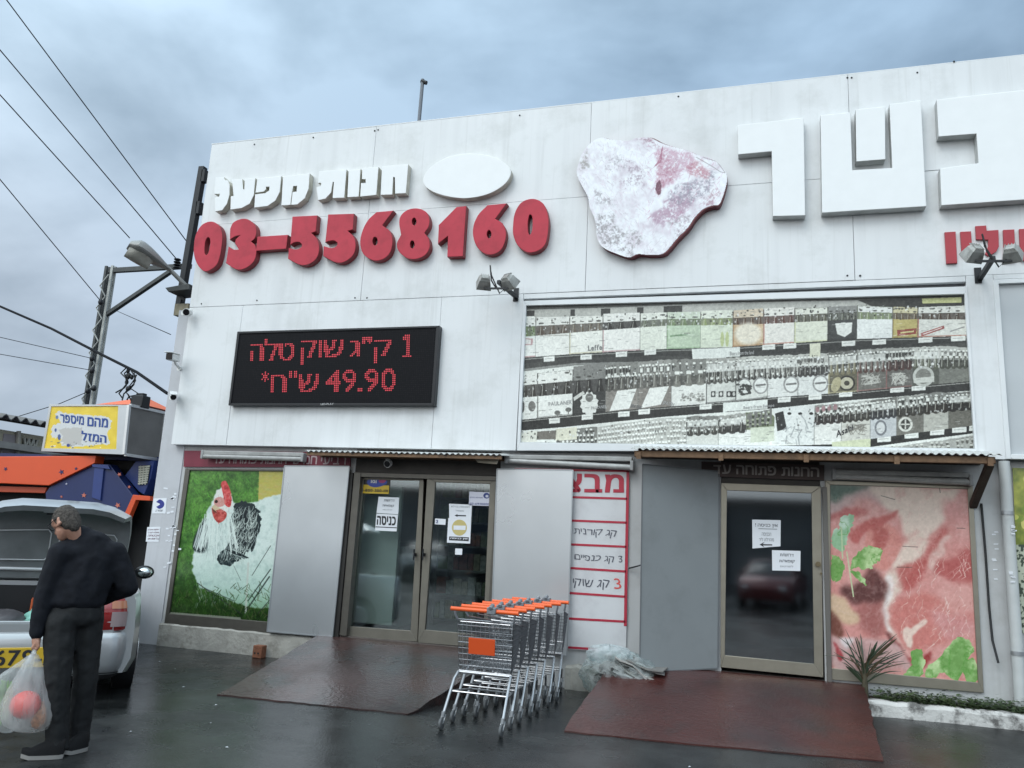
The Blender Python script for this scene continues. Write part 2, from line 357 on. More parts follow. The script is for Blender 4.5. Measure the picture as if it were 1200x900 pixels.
class Cv:
    def __init__(s, x0, y0, x1, y1, k, bgc=(220, 220, 220)):
        s.x0, s.y0, s.k = x0, y0, k; s.w = int((x1 - x0) * k); s.h = int((y1 - y0) * k); s.a = np.empty((s.h, s.w, 3)); s.a[:] = bgc
        s.X = x0 + (np.arange(s.w)[None] + 0.5) / k + np.zeros((s.h, 1)); s.Y = y0 + (np.arange(s.h)[:, None] + 0.5) / k + np.zeros((1, s.w))
    def _bb(s, xa, ya, xb, yb):
        i0 = max(0, int((ya - s.y0) * s.k) - 1); i1 = min(s.h, int((yb - s.y0) * s.k) + 2); j0 = max(0, int((xa - s.x0) * s.k) - 1); j1 = min(s.w, int((xb - s.x0) * s.k) + 2)
        return (slice(i0, max(i0, i1)), slice(j0, max(j0, j1)))
    def put(s, sl, m, col, al=1.0):
        m = (m * al)[..., None]; s.a[sl] = s.a[sl] * (1 - m) + np.asarray(col, float) * m
    def mask(s, pts, sl=None, warp=None):
        pts = [p[:2] for p in pts]
        if sl is None: sl = s._bb(min(p[0] for p in pts), min(p[1] for p in pts), max(p[0] for p in pts), max(p[1] for p in pts))
        X, Yy = s.X[sl], s.Y[sl]
        if warp is not None: X = X + warp[0][sl]; Yy = Yy + warp[1][sl]
        ins = np.zeros(X.shape, bool); n = len(pts)
        for i in range(n):
            (xa, ya), (xb, yb) = pts[i], pts[(i + 1) % n]
            if ya == yb: continue
            c = ((Yy < ya) != (Yy < yb)) & (X < (xb - xa) * (Yy - ya) / (yb - ya) + xa); ins ^= c
        return sl, ins.astype(float)
    def poly(s, pts, col, al=1.0, warp=None, sm=False):
        if sm: pts = smooth_loop(pts)
        full = None if warp is None else (slice(0, s.h), slice(0, s.w))
        sl, m = s.mask(pts, full, warp); s.put(sl, m, col, al)
    def soft(s, pts, col, al=1.0, r=3.0, warp=None):
        _, m = s.mask(smooth_loop(pts), (slice(0, s.h), slice(0, s.w)), warp); s.put((slice(0, s.h), slice(0, s.w)), blur(m, int(r * s.k)), col, al)
    def ell(s, cx, cy, rx, ry, col, al=1.0, ang=0.0, soft=0.0):
        r = max(rx, ry) * (1 + soft); sl = s._bb(cx - r, cy - r, cx + r, cy + r); X = s.X[sl] - cx; Yy = s.Y[sl] - cy
        c, n = math.cos(ang), math.sin(ang); d = np.hypot((X * c + Yy * n) / rx, (-X * n + Yy * c) / ry)
        s.put(sl, np.clip((1 + soft - d) / soft, 0, 1) if soft else (d < 1).astype(float), col, al)
    def line(s, a, b, w, col, al=1.0, w2=None):
        w2 = w if w2 is None else w2; W = max(w, w2); sl = s._bb(min(a[0], b[0]) - W, min(a[1], b[1]) - W, max(a[0], b[0]) + W, max(a[1], b[1]) + W)
        X = s.X[sl] - a[0]; Yy = s.Y[sl] - a[1]; dx, dy = b[0] - a[0], b[1] - a[1]; L2 = dx * dx + dy * dy + 1e-9
        t = np.clip((X * dx + Yy * dy) / L2, 0, 1); d = np.hypot(X - t * dx, Yy - t * dy); hw = (w + (w2 - w) * t) / 2
        s.put(sl, np.clip((hw - d) * s.k + 0.5, 0, 1), col, al)
    def noise(s, cell, seed=0, octv=4, pers=0.5): return vnoise(s.h, s.w, cell * s.k, seed, octv, pers)
    def sample(s, x, y):
        fx = np.clip((x - s.x0) * s.k - 0.5, 0, s.w - 1.001); fy = np.clip((y - s.y0) * s.k - 0.5, 0, s.h - 1.001); xi = fx.astype(int); yi = fy.astype(int)
        tx = (fx - xi)[..., None]; ty = (fy - yi)[..., None]; A = s.a
        return (A[yi, xi] * (1 - tx) + A[yi, xi + 1] * tx) * (1 - ty) + (A[yi + 1, xi] * (1 - tx) + A[yi + 1, xi + 1] * tx) * ty
def grid_mesh(name, V, colr, mat, parent, keep=None):
    ny, nx = V.shape[:2]; off = np.array(parent_off(parent)); co = (V - off).reshape(-1, 3)
    I = np.arange(ny * nx).reshape(ny, nx); q = np.stack([I[1:, :-1], I[1:, 1:], I[:-1, 1:], I[:-1, :-1]], -1).reshape(-1, 4)
    if keep is not None: q = q[keep.reshape(-1)]
    me = bpy.data.meshes.new(name); me.vertices.add(len(co)); me.vertices.foreach_set('co', co.ravel())
    me.loops.add(q.size); me.loops.foreach_set('vertex_index', q.ravel()); me.polygons.add(len(q)); me.polygons.foreach_set('loop_start', np.arange(0, q.size, 4))
    me.update(calc_edges=True)
    at = me.color_attributes.new('Col', 'FLOAT_COLOR', 'POINT'); c4 = np.ones((len(co), 4)); c4[:, :3] = lin(np.clip(colr.reshape(-1, 3) / 255, 0, 1)); at.data.foreach_set('color', c4.ravel())
    if keep is not None:
        bm = bmesh.new(); bm.from_mesh(me); bmesh.ops.delete(bm, geom=[v for v in bm.verts if not v.link_faces], context='VERTS'); bm.to_mesh(me); bm.free()
    me.materials.append(mat); return link(name, me, parent)
def print_panel(name, quad, Y, cv, nx, ny, mat, parent=None, mask=None):
    q = [np.array(P(p[0], p[1], Y)) for p in quad]; qp = [np.array(p[:2], float) for p in quad]
    u = np.linspace(0, 1, nx)[None, :, None]; v = np.linspace(0, 1, ny)[:, None, None]
    bl = lambda Q: (Q[0] * (1 - u) + Q[1] * u) * (1 - v) + (Q[3] * (1 - u) + Q[2] * u) * v
    V = bl(q); px = bl(qp); colr = cv.sample(px[..., 0], px[..., 1]); keep = None
    if mask is not None:
        cx = (px[:-1, :-1, 0] + px[1:, 1:, 0]) / 2; cy = (px[:-1, :-1, 1] + px[1:, 1:, 1]) / 2; keep = np.zeros(cx.shape, bool); n = len(mask)
        for i in range(n):
            (xa, ya), (xb, yb) = mask[i][:2], mask[(i + 1) % n][:2]
            if ya != yb: keep ^= ((cy < ya) != (cy < yb)) & (cx < (xb - xa) * (cy - ya) / (yb - ya) + xa)
    return grid_mesh(name, V, colr, mat, parent, keep)
def frame_q(mb, o, i, y0, y1):
    """four-sided frame between outer and inner quads (picture points as world verts at y0, thickness to y1)"""
    for k in range(4):
        a, b, c, d = o[k], o[(k + 1) % 4], i[(k + 1) % 4], i[k]
        mb.hexa([a, b, c, d], [Vector((p[0], y1, p[2])) for p in (a, b, c, d)])
    return mb
def PQ(pts, Y): return [P(p[0], p[1], Y) for p in pts]
# ================================================================== THE SETTING
def sstep(a, b, x):
    t = np.clip((np.asarray(x, float) - a) / (b - a), 0, 1); return t * t * (3 - 2 * t)
def gz(x, y): return 0.125 * sstep(-1.2, 1.6, x) * sstep(-2.6, -0.5, y)
def asphalt():
    m = bpy.data.materials.new('wet_asphalt'); m.use_nodes = True; nt = m.node_tree; N = nt.nodes; L = nt.links; b = N['Principled BSDF']
    tcn = N.new('ShaderNodeTexCoord')
    def noise(sc, d, r=0.6):
        n = N.new('ShaderNodeTexNoise'); n.inputs['Scale'].default_value = sc; n.inputs['Detail'].default_value = d; n.inputs['Roughness'].default_value = r; L.new(tcn.outputs['Object'], n.inputs[0]); return n.outputs[0]
    def mr(s, a, c, lo, hi):
        r = N.new('ShaderNodeMapRange'); r.inputs['From Min'].default_value = a; r.inputs['From Max'].default_value = c; r.inputs['To Min'].default_value = lo; r.inputs['To Max'].default_value = hi; L.new(s, r.inputs[0]); return r.outputs[0]
    big = noise(0.55, 5); mid = noise(2.6, 6); fine = noise(95, 3); grit = noise(45, 4)
    mxn = N.new('ShaderNodeMix'); mxn.data_type = 'RGBA'; mxn.inputs[6].default_value = (0.009, 0.0100, 0.0105, 1); mxn.inputs[7].default_value = (0.030, 0.032, 0.032, 1)
    L.new(mr(mid, 0.38, 0.68, 0, 1), mxn.inputs[0])
    mx2 = N.new('ShaderNodeMix'); mx2.data_type = 'RGBA'; mx2.blend_type = 'MULTIPLY'; mx2.inputs[0].default_value = 1; L.new(mxn.outputs[2], mx2.inputs[6])
    cr = N.new('ShaderNodeMix'); cr.data_type = 'RGBA'; cr.inputs[6].default_value = (0.30, 0.30, 0.30, 1); cr.inputs[7].default_value = (2.1, 2.1, 2.1, 1); L.new(mr(fine, 0.3, 0.75, 0, 1), cr.inputs[0]); L.new(cr.outputs[2], mx2.inputs[7])
    L.new(mx2.outputs[2], b.inputs['Base Color'])
    ro = N.new('ShaderNodeMath'); ro.operation = 'ADD'; L.new(mr(big, 0.42, 0.62, 0.09, 0.36), ro.inputs[0]); L.new(mr(mid, 0.35, 0.7, -0.06, 0.16), ro.inputs[1])
    L.new(ro.outputs[0], b.inputs['Roughness']); b.inputs['Specular IOR Level'].default_value = 0.25
    hb = N.new('ShaderNodeMath'); hb.operation = 'MULTIPLY_ADD'; L.new(grit, hb.inputs[0]); hb.inputs[1].default_value = 0.8; L.new(mid, hb.inputs[2])
    bn = N.new('ShaderNodeBump'); bn.inputs['Strength'].default_value = 0.30; bn.inputs['Distance'].default_value = 0.012; L.new(hb.outputs[0], bn.inputs['Height']); L.new(bn.outputs[0], b.inputs['Normal'])
    return m
xs = np.unique(np.concatenate([np.array([-900, -300, -100, -40, -20]), np.arange(-14, 8.01, 0.2), np.array([14, 30, 100, 300, 900])]))
ys = np.unique(np.concatenate([np.array([-900, -300, -100, -40, -20]), np.arange(-12, 3.01, 0.2), np.array([8, 20, 60, 200, 900])]))
XX, YY = np.meshgrid(xs, ys); mb = MB()
nx = len(xs); mb.v = list(zip(XX.ravel(), YY.ravel(), gz(XX, YY).ravel()))
mb.f = [(j * nx + i, j * nx + i + 1, (j + 1) * nx + i + 1, (j + 1) * nx + i) for j in range(len(ys) - 1) for i in range(nx - 1)]
struct(mb.build('ground', asphalt()))

RAMPM = M('red_painted_concrete', (0.072, 0.022, 0.019), 0.30, var=0.5, scale=1.1, streak=0.0, dirt=(0.032, 0.022, 0.021), dirt_amt=0.75, dirt_scale=1.9, bump=0.4, bscale=22, rvar=0.20)
RAMPL = M('worn_brown_concrete', (0.054, 0.026, 0.024), 0.26, var=0.55, scale=1.1, dirt=(0.024, 0.022, 0.022), dirt_amt=1.4, dirt_scale=1.3, bump=0.4, bscale=22, rvar=0.20)
def ramp_mesh(fl, fr, bl, br, ztop, mat, seed):
    """sloping concrete apron: front-left, front-right, back-left, back-right ground points"""
    n, k = 26, 22; mb = MB(); rnd = random.Random(seed); rows = []
    for j in range(k + 1):
        v = j / k; row = []
        for i in range(n + 1):
            u = i / n; w = rnd.uniform(-0.012, 0.012)
            x = (fl[0] * (1 - u) + fr[0] * u) * (1 - v) + (bl[0] * (1 - u) + br[0] * u) * v
            y = (fl[1] * (1 - u) + fr[1] * u) * (1 - v) + (bl[1] * (1 - u) + br[1] * u) * v
            if i in (0, n): x += w
            if j == 0: y += w
            g = float(gz(x, y)); z = max(g + 0.012, ztop * min(1, v * 1.04 + 0.02))
            row.append((x, y, z))
        rows.append(row)
    o = 0
    mb.rings([[Vector(p) for p in r] for r in rows], closed=False, caps=False)
    edge = [rows[0][i] for i in range(n + 1)] + [rows[j][n] for j in range(1, k + 1)] + [rows[k][i] for i in range(n - 1, -1, -1)] + [rows[j][0] for j in range(k - 1, 0, -1)]
    mb.rings([[Vector(p) for p in edge], [Vector((p[0], p[1], gz(p[0], p[1]) - 0.05)) for p in edge]], True, False)
    return struct(mb.build('ramp', mat))
ramp_mesh((-5.05, -2.40), (-3.06, -2.25), (-5.30, -0.02), (-2.78, -0.02), 0.335, RAMPL, 1)
ramp_mesh((-1.60, -2.18), (1.05, -1.98), (-1.50, -0.02), (1.16, -0.02), 0.350, RAMPM, 2)
# white painted kerb with a soil bed behind it
KERB = M('flaking_white_kerb_paint', (0.56, 0.55, 0.53), 0.7, var=0.2, scale=4, dirt=(0.11, 0.105, 0.10), dirt_amt=1.6, dirt_scale=4.2, bump=0.5, bscale=30)
mb = MB(); rnd = random.Random(3); rings = []
for i in range(41):
    x = 1.13 + i * 0.14; y0 = -0.46 + rnd.uniform(-.012, .012); g = gz(x, y0); zt = 0.268 + rnd.uniform(-.01, .008)
    rings.append([Vector(p) for p in ((x, y0 - .01, g - .05), (x, y0, zt - .03), (x, y0 + .03, zt), (x, y0 + .12, zt), (x, y0 + .12, g - .05))])
mb.rings(rings); struct(mb.build('kerb', KERB, angle=30))
SOIL = M('dark_soil', (0.045, 0.034, 0.026), 0.9, var=0.4, scale=9, bump=0.6, bscale=25)
struct(MB().box(1.2, 6.7, -0.34, -0.004, 0.05, 0.245).build('soil', SOIL))

# ================================================================== THE SHOP BUILDING
YF = -0.12
bld = thing('shop_building', 'long white panelled shop building with grey end pillar, glass doors and folded steel shutters', 'building', (-3, 0, 0))
xl, xr = -7.93, 9.0
d1l, d1r = P(403, 700).x, P(581, 650).x; d2l, d2r = P(845, 670).x, P(964, 680).x; dz, dt = 0.352, 2.44
for a_, b_ in ((d1r, d2l), (d2r, xr), (-7.78, d1l)): MB().box(a_, b_, 0.001, 0.18, -0.2, 2.75).build('front_wall', WALLG, bld)
for a_, b_, z_ in ((d1l, d1r, 2.445), (d2l, d2r, 2.395)): MB().box(a_ + .002, b_ - .002, 0.004, 0.176, z_, 2.75).build('lintel', M('dark_brown_lintel', (0.045, 0.038, 0.033), 0.6, var=0.3), bld)
MB().box(-8.2, -7.78, -0.012, 0.2, -0.1, 4.80).build('pillar', PILLAR, bld, bevel=0.006)
MB().box(-8.2, -8.02, 0.2, 14, -0.1, 4.80).build('side_wall', PILLAR, bld); MB().box(-7.93, -7.8, 0.17, 14, 4.801, 7.40).build('side_wall', PILLAR, bld)
MB().box(-8.0, xr, 13.8, 14, -0.1, 7.3).build('back_wall', PILLAR, bld); MB().box(xr, xr + .2, 0, 14, -0.1, 7.3).build('side_wall', PILLAR, bld)
MB().box(-7.92, xr, 0.0, 0.16, 2.752, 7.40).build('parapet_wall', M('grey_backing', (0.45, 0.46, 0.47), 0.7), bld); MB().box(-7.92, xr, YF + .03, -.004, 4.83, 7.42).build('panel_backing', MATS['grey_backing'], bld)  # plain grey backing that shows in the panel seams
MB().box(-7.8, xr, 0.16, 13.8, 6.3, 6.45).build('roof', M('roof_felt', (0.25, 0.25, 0.25), 0.8), bld)
for a_, b_ in ((d1l, d1r), (d2l, d2r)): MB().box(a_ + .001, b_ - .001, 0.002, 0.178, 0, dz - .004).build('door_sill', M('worn_sill', (0.12, 0.10, 0.09), 0.6, var=0.3, scale=9), bld)
# interior seen through the glass
ROOMW = M('dim_shop_wall', (0.33, 0.34, 0.33), 0.7, var=0.1)
MB().box(-7.7, 4, 0.2, 7, 0.2, dz - .01).build('interior_floor', M('shop_floor_tiles', (0.16, 0.155, 0.15), 0.35, var=0.2), bld)
for a_ in ((-7.6, 3.9, 6.9, 7), (-7.75, -7.6, .2, 7), (3.9, 4, .2, 7), (-2.3, -2.2, .2, 6.9)): MB().box(*a_, dz - .01, 2.95).build('interior_wall', ROOMW, bld)
MB().box(-5.3, -4.52, 0.42, 0.50, dz + .12, 2.3).build('added_pale_panel', M('added_panel_white', (.72, .74, .72), .6), bld, bevel=.01)  # pale panel added close behind the glass to lighten the left leaf
MB().box(-7.7, 4, 0.2, 7, 2.95, 3.05).build('interior_ceiling', ROOMW, bld)
# cladding
g = 0.0045
sx_ = [xl, -5.12, -1.965, 1.20, 4.36, xr]; sz_ = [4.80, 6.09, 7.43]
rnd = random.Random(8)
def panel(x0, x1, z0, z1, name='cladding_panel', mat=WHITE):
    dy = rnd.uniform(-.003, .003)
    return MB().box(x0 + g / 2, x1 - g / 2, YF + dy, YF + .026 if z0 >= 4.8 else -0.003, z0 + g / 2, z1 - g / 2).build(name, mat, bld, bevel=0.003)
for i in range(5):
    for j in range(2): panel(sx_[i], sx_[i + 1], sz_[j], sz_[j + 1])
xa, xb, xc = P(276, 430, YF).x, P(512, 430, YF).x, P(609, 440, YF).x
panel(xl, xa, 2.755, 4.80); panel(xa, xb, 2.755, 4.80); panel(xb, xc, 2.755, 4.80)
bx1 = P(1139, 440, YF).x; zbt = P(875, 343, YF).z
panel(xc, bx1, zbt + .03, 4.80); MB().box(xc + .01, bx1 - .01, -0.055, -0.003, 2.76, zbt + .02).build('cladding_panel', M('recess_backing', (0.12, 0.12, 0.13), 0.7), bld)
bx2 = P(1172, 440, YF).x
panel(bx1, bx2, 2.755, 4.80); panel(bx2, xr, 4.745, 4.80); MB().box(bx2 + .01, xr, -0.055, -0.003, 2.76, 4.745).build('cladding_panel', MATS['recess_backing'], bld)
mb = MB()                                  # screw heads along the top edge and at the seams
for (px, py) in [(298, 169), (367, 161), (439, 153), (443, 152), (609, 135), (795, 113), (993, 91), (998, 91), (1075, 85), (236, 356), (301, 352), (416, 349), (430, 349), (993, 323), (1008, 323), (1118, 72)]:
    c = P(px, py, YF - .004); mb.ell(c, (.012, .006, .012), 8, 5)
mb.build('screw', BLACKM, bld)
MB().box(xl - .005, xr, YF + .002, 0.17, 7.431, 7.445).build('parapet_cap', WALU, bld)
# low concrete base under the poster window
mb = MB(); rings = []
for i in range(25):
    x = -7.775 + i * (d1l + 7.775 - 0.01) / 24; zt = 0.30 + rnd.uniform(-.006, .006); yy = -0.055 + rnd.uniform(-.005, .005)
    rings.append([Vector(p) for p in ((x, yy, -.05), (x, yy, zt - .02), (x, yy + .02, zt), (x, 0.0, zt), (x, 0.0, -.05))])
mb.rings(rings).build('plinth', CONC, bld, angle=30)
mb = MB(); rings = []
for i in range(13):
    x = -2.05 + i * 0.068; zt = 0.27 + rnd.uniform(-.02, .02); yy = -0.10 + rnd.uniform(-.02, .02)
    rings.append([Vector(p) for p in ((x, yy, -.05), (x, yy, zt - .03), (x, yy + .03, zt), (x, 0.0, zt), (x, 0.0, -.05))])
mb.rings(rings).build('plinth', CONC, bld, angle=30)
# poster windows: frames (the prints themselves are separate things)
wf = MB(); frame_q(wf, PQ([(217, 549), (411, 551), (392, 747), (192, 733)], -.035), PQ([(222, 551), (404, 553), (388, 735), (198, 719)], -.035), -.035, 0.003)
lab(wf.build('window_frame', BRONZE, bld, bevel=.004), 'brown aluminium frame round the hen poster')
MB().box(d1l - .13, d1l - .005, -.05, .002, .31, 2.43).build('jamb', M('black_jamb', (0.03, 0.028, 0.026), 0.5, 0.2, var=.3), bld, bevel=.004)
wf = MB(); frame_q(wf, PQ([(967, 563), (1140, 568), (1153, 812), (969, 796)], -.03), PQ([(973, 568), (1134, 573), (1146.5, 800), (974, 783)], -.03), -.03, 0.0)
lab(wf.build('window_frame', BEIGEF, bld, bevel=.004), 'beige aluminium frame round the meat poster')
# doors
def leaf(name, q, gq, Y, fm, gm, label=None, mull=None):
    mb = MB(); frame_q(mb, PQ(q, Y), PQ(gq, Y), Y, Y + .045); o = mb.build(name, fm, bld, bevel=.004)
    if label: lab(o, label)
    gl = MB().slabq(PQ(gq, Y + .02), .008).build('pane', gm, o)
    return o
MB().box(d1l, d1l + .10, -.03, .12, dz, dt).box(d1r - .05, d1r, -.02, .12, dz, dt).box(d1l + .10, d1r - .05, -.02, .12, 2.38, dt).build('door_frame', BRONZE, bld, bevel=.004)
DL = leaf('door', [(418, 557), (496.5, 558), (489, 752), (402, 746)], [(426, 562), (491.5, 563), (481, 739), (410, 734)], 0.05, M('door_brown_beige', (0.20, 0.185, 0.155), 0.42, 0.45, var=.15), GLASS, 'left glass leaf of the double entrance door')
DR = leaf('door', [(500.5, 558), (581, 560), (574, 760), (489.5, 753)], [(510, 565), (574, 567), (566, 744), (498, 738)], 0.0, MATS['door_brown_beige'], GLASS, 'right glass leaf of the double entrance door with no entry notice')
for d_, (hx, hy, Y_) in ((DL, (487, 650, .045)), (DR, (497.5, 650, -.004))):
    c = P(hx, hy, Y_); MB().tube([c + Vector((0, -.05, -.07)), c + Vector((0, -.055, .07))], .011).box(c.x - .012, c.x + .012, c.y - .045, c.y, c.z - .02, c.z + .02).build('handle', BLACKM, d_)
D2 = leaf('door', [(845, 566), (962, 570), (965, 794), (844.5, 782)], [(852, 574.5), (951, 578), (954, 778), (849.5, 768)], -.02, BEIGEF, GLASSD, 'single exit door of dark glass in a beige metal frame')
c = P(958.5, 661, -.025); MB().tube([c, c + Vector((0, -.03, 0))], .028, 14).tube([c + Vector((.03, 0, -.1)), c + Vector((.03, -.02, -.1))], .012).build('lock', M('brass_lock', (0.2, 0.16, 0.1), .35, .8), D2)
MB().box(P(966, 680).x, P(971.5, 680).x, -.05, 0, .33, 2.42).build('jamb', M('grey_jamb', (0.14, 0.13, 0.12), .5, .3), bld, bevel=.003)
# steel shutters folded open
def shutter(q, Ys, mat, label, hem):
    v = [P(p[0], p[1], Y) for p, Y in zip(q, Ys)]; nrm = (v[1] - v[0]).cross(v[3] - v[0]).normalized()
    if nrm.y > 0: nrm = -nrm
    a = v; b = [p - nrm * .03 for p in v]; mb = MB().hexa(a, b); o = lab(mb.build('shutter', mat, bld, bevel=.004), label)
    e = MB(); ins = .012
    for k in range(4):
        p, q2 = v[k], v[(k + 1) % 4]; e.bar(p + nrm * .003, q2 + nrm * .003, .014, .006, nrm)
    e.build('hem', hem, o)
    return o
HEM = M('shutter_hem', (0.40, 0.42, 0.44), .4, .6)
shutter([(333.5, 546), (409.5, 546.5), (389.5, 746.5), (313, 740)], (-.09, -.075, -.075, -.09), SHEETL, 'light steel shutter panel left of the entrance, partly over the hen poster', HEM)
shutter([(582.5, 549.5), (671.5, 551), (664.5, 769), (575.5, 752)], (-.06, -.10, -.10, -.06), SHEETL, 'light steel shutter panel right of the entrance behind the trolleys', HEM)
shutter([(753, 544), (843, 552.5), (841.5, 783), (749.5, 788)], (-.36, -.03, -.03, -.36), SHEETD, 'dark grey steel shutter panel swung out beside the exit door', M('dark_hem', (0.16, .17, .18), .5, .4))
# inside: freezer and shelves
SHELF = thing('shop_shelf', 'dim shelving unit of packed goods seen through the entrance glass', 'shelf', (-3.6, 2.2, dz))
mb = MB()
for k in range(6): mb.box(-4.6, -2.5, 2.0, 2.5, dz + .08 + k * .36, dz + .105 + k * .36)
for x in (-4.6, -3.55, -2.53): mb.box(x, x + .03, 2.0, 2.5, dz, dz + 2.1)
mb.build('rack', M('shelf_metal', (.25, .25, .25), .5, .4), SHELF)
mb = MB(); cols = [(.45, .40, .30), (.30, .1, .08), (.2, .25, .12), (.5, .5, .48)]
pk = [MB() for _ in cols]
for k in range(6):
    x = -4.56
    while x < -2.62:
        w = rnd.uniform(.07, .16); h = rnd.uniform(.16, .27); pk[rnd.randrange(4)].box(x, x + w - .012, 2.03, 2.2, dz + .106 + k * .36, dz + .106 + k * .36 + h); x += w
for m_, c_ in zip(pk, cols):
    o = m_.build('packaged_goods', M('goods_%d' % int(c_[0] * 100 + c_[2] * 1000), c_, .5, var=.5, scale=20), SHELF); o['kind'] = 'stuff'
FRZ = thing('freezer_cabinet', 'white freezer cabinet just inside the left entrance leaf', 'freezer', (-5.2, 1.4, dz))
MB().box(-5.7, -4.72, 1.1, 1.9, dz + .02, dz + 1.15).build('cabinet', M('freezer_white', (.6, .62, .62), .35), FRZ, bevel=.03)
MB().box(-5.72, -4.70, 1.08, 1.92, dz + 1.152, dz + 1.2).build('cabinet_lid', ALU, FRZ, bevel=.01)

# ================================================================== SIGNS ON THE UPPER WALL
z1 = Z(220, 180, 5.4545); z2 = Z(420, 170, 5.0); z3 = Z(800, 0, 3.0); z4 = Z(1080, 240, 8.183); z5 = Z(660, 140, 5.0)
def hole(cx, cy, rx, ry, n=16): return [(cx + rx * math.cos(2 * math.pi * k / n), cy + ry * math.sin(2 * math.pi * k / n)) for k in range(n)]
dep = 0.11; yd = YF - dep
pn = thing('phone_number_sign', 'row of thick red letters reading 03-5568160 on the white wall', 'sign', tuple(P(435, 290, YF)))
C = 1
digits = [
 [smooth_loop(z1((38, 600), (50, 520), (90, 455), (150, 433), (200, 460), (220, 520), (212, 620), (190, 700), (150, 740), (105, 752), (65, 715), (42, 660))), smooth_loop(z1((107, 600), (112, 560), (127, 535), (141, 545), (142, 580), (132, 630), (118, 648), (108, 635)))],
 [smooth_loop(z1((270, 480, C), (290, 440), (340, 417), (385, 420), (428, 455), (438, 500), (428, 540), (405, 562, C), (432, 590), (437, 640), (420, 690), (370, 732), (310, 740), (243, 700, C), (260, 592, C), (292, 612), (325, 612, C), (302, 575, C), (305, 548, C), (335, 522, C), (300, 530), (268, 552, C)))],
 [z1((445, 530), (640, 518), (628, 608), (435, 622))],
 [smooth_loop(z1((668, 402, C), (828, 394, C), (818, 497, C), (790, 507, C), (825, 545), (840, 600), (825, 665), (775, 706), (715, 710), (640, 672, C), (645, 602, C), (690, 612), (722, 600), (728, 580), (710, 565), (680, 568), (655, 583, C)))],
 [smooth_loop(z1((897, 388, C), (1062, 383, C), (1055, 485, C), (1022, 494, C), (1060, 530), (1073, 590), (1055, 650), (1000, 692), (945, 695), (865, 655, C), (868, 590, C), (920, 603), (950, 590), (955, 570), (935, 556), (905, 558), (878, 568, C)))],
 [smooth_loop(z2((105, 392, C), (205, 383, C), (140, 470, C), (185, 505), (200, 560), (185, 630), (140, 670), (85, 675), (30, 640), (10, 580), (20, 510), (55, 440))), z2(*hole(97, 563, 15, 25))],
 [smooth_loop(z2((238, 455), (250, 410), (290, 378), (345, 370), (395, 390), (415, 430), (412, 475), (387, 515, C), (412, 550), (417, 600), (390, 645), (335, 668), (280, 660), (235, 620), (225, 575), (249, 525, C))), z2(*hole(326, 448, 13, 22)), z2(*hole(315, 582, 13, 23))],
 [z2((575, 362), (632, 356), (612, 652), (520, 655), (524, 533), (465, 580), (470, 468))],
 [smooth_loop(z2((755, 352, C), (870, 340, C), (802, 432, C), (845, 460), (865, 520), (850, 590), (815, 630), (760, 642), (705, 610), (675, 550), (672, 480), (700, 410))), z2(*hole(765, 522, 13, 24))],
 [smooth_loop(z2((905, 480), (915, 400), (955, 335), (1025, 314), (1085, 345), (1112, 420), (1112, 500), (1095, 580), (1050, 620), (990, 628), (935, 590), (908, 530))), smooth_loop(z2((993, 450), (1003, 408), (1018, 420), (1018, 490), (1005, 525), (994, 505)))],
]
REDS = M('red_letter_side_shade', (0.27, 0.03, 0.04), 0.5, var=0.2, scale=5)  # letter red again, darker: shade of the sides put into the colour
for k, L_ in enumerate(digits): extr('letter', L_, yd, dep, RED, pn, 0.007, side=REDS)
hs = thing('factory_outlet_sign', 'row of white block Hebrew letters with cream sides above the red phone number', 'sign', tuple(P(370, 220, YF)))
hl = [
 z1((178, 152), (232, 150), (236, 168), (258, 172), (268, 200), (266, 265), (250, 320), (220, 362), (175, 370), (172, 280), (200, 275), (205, 258), (168, 258)),
 z1((282, 165), (348, 162), (354, 228), (361, 228), (364, 160), (432, 156), (422, 265), (395, 320), (345, 348), (272, 358), (275, 272), (292, 270)),
 z1((445, 158), (598, 143), (588, 245), (560, 300), (510, 335), (425, 345), (430, 260), (495, 252), (520, 235), (522, 212), (500, 212), (500, 228), (485, 243), (432, 250)),
 z1((608, 146), (780, 126), (772, 225), (748, 285), (700, 325), (660, 328), (670, 245), (695, 242), (698, 207), (674, 208), (666, 250), (656, 328), (598, 332)),
 z1((838, 112), (1015, 102), (1000, 282), (925, 285), (934, 182), (927, 182), (915, 250), (880, 288), (832, 298), (822, 215), (850, 207), (852, 188), (832, 188)),
 z1((1028, 105), (1105, 97), (1092, 275), (1020, 279)),
 z2((22, 133), (118, 128), (105, 292), (10, 302), (15, 222), (42, 222), (42, 200), (20, 200)),
 z2((138, 123), (292, 112), (278, 282), (215, 285), (213, 188), (204, 188), (198, 290), (130, 292))]
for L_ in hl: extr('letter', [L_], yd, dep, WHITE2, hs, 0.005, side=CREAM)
ov = thing('oval_sign', 'blank white oval panel right of the white Hebrew letters', 'sign', tuple(P(547, 206, YF)))
oo = smooth_loop(z2((378, 205), (400, 155), (440, 115), (540, 65), (670, 48), (800, 72), (875, 120), (893, 170), (850, 235), (750, 290), (615, 312), (480, 290), (400, 250)))
extr('panel', [oo], yd, dep, WHITE2, ov, 0.006, side=CREAM)
bs = thing('meat_word_sign', 'three huge white block Hebrew letters at the right end of the wall', 'sign', tuple(P(1030, 190, YF)))
dep2 = 0.13; yb = YF - dep2
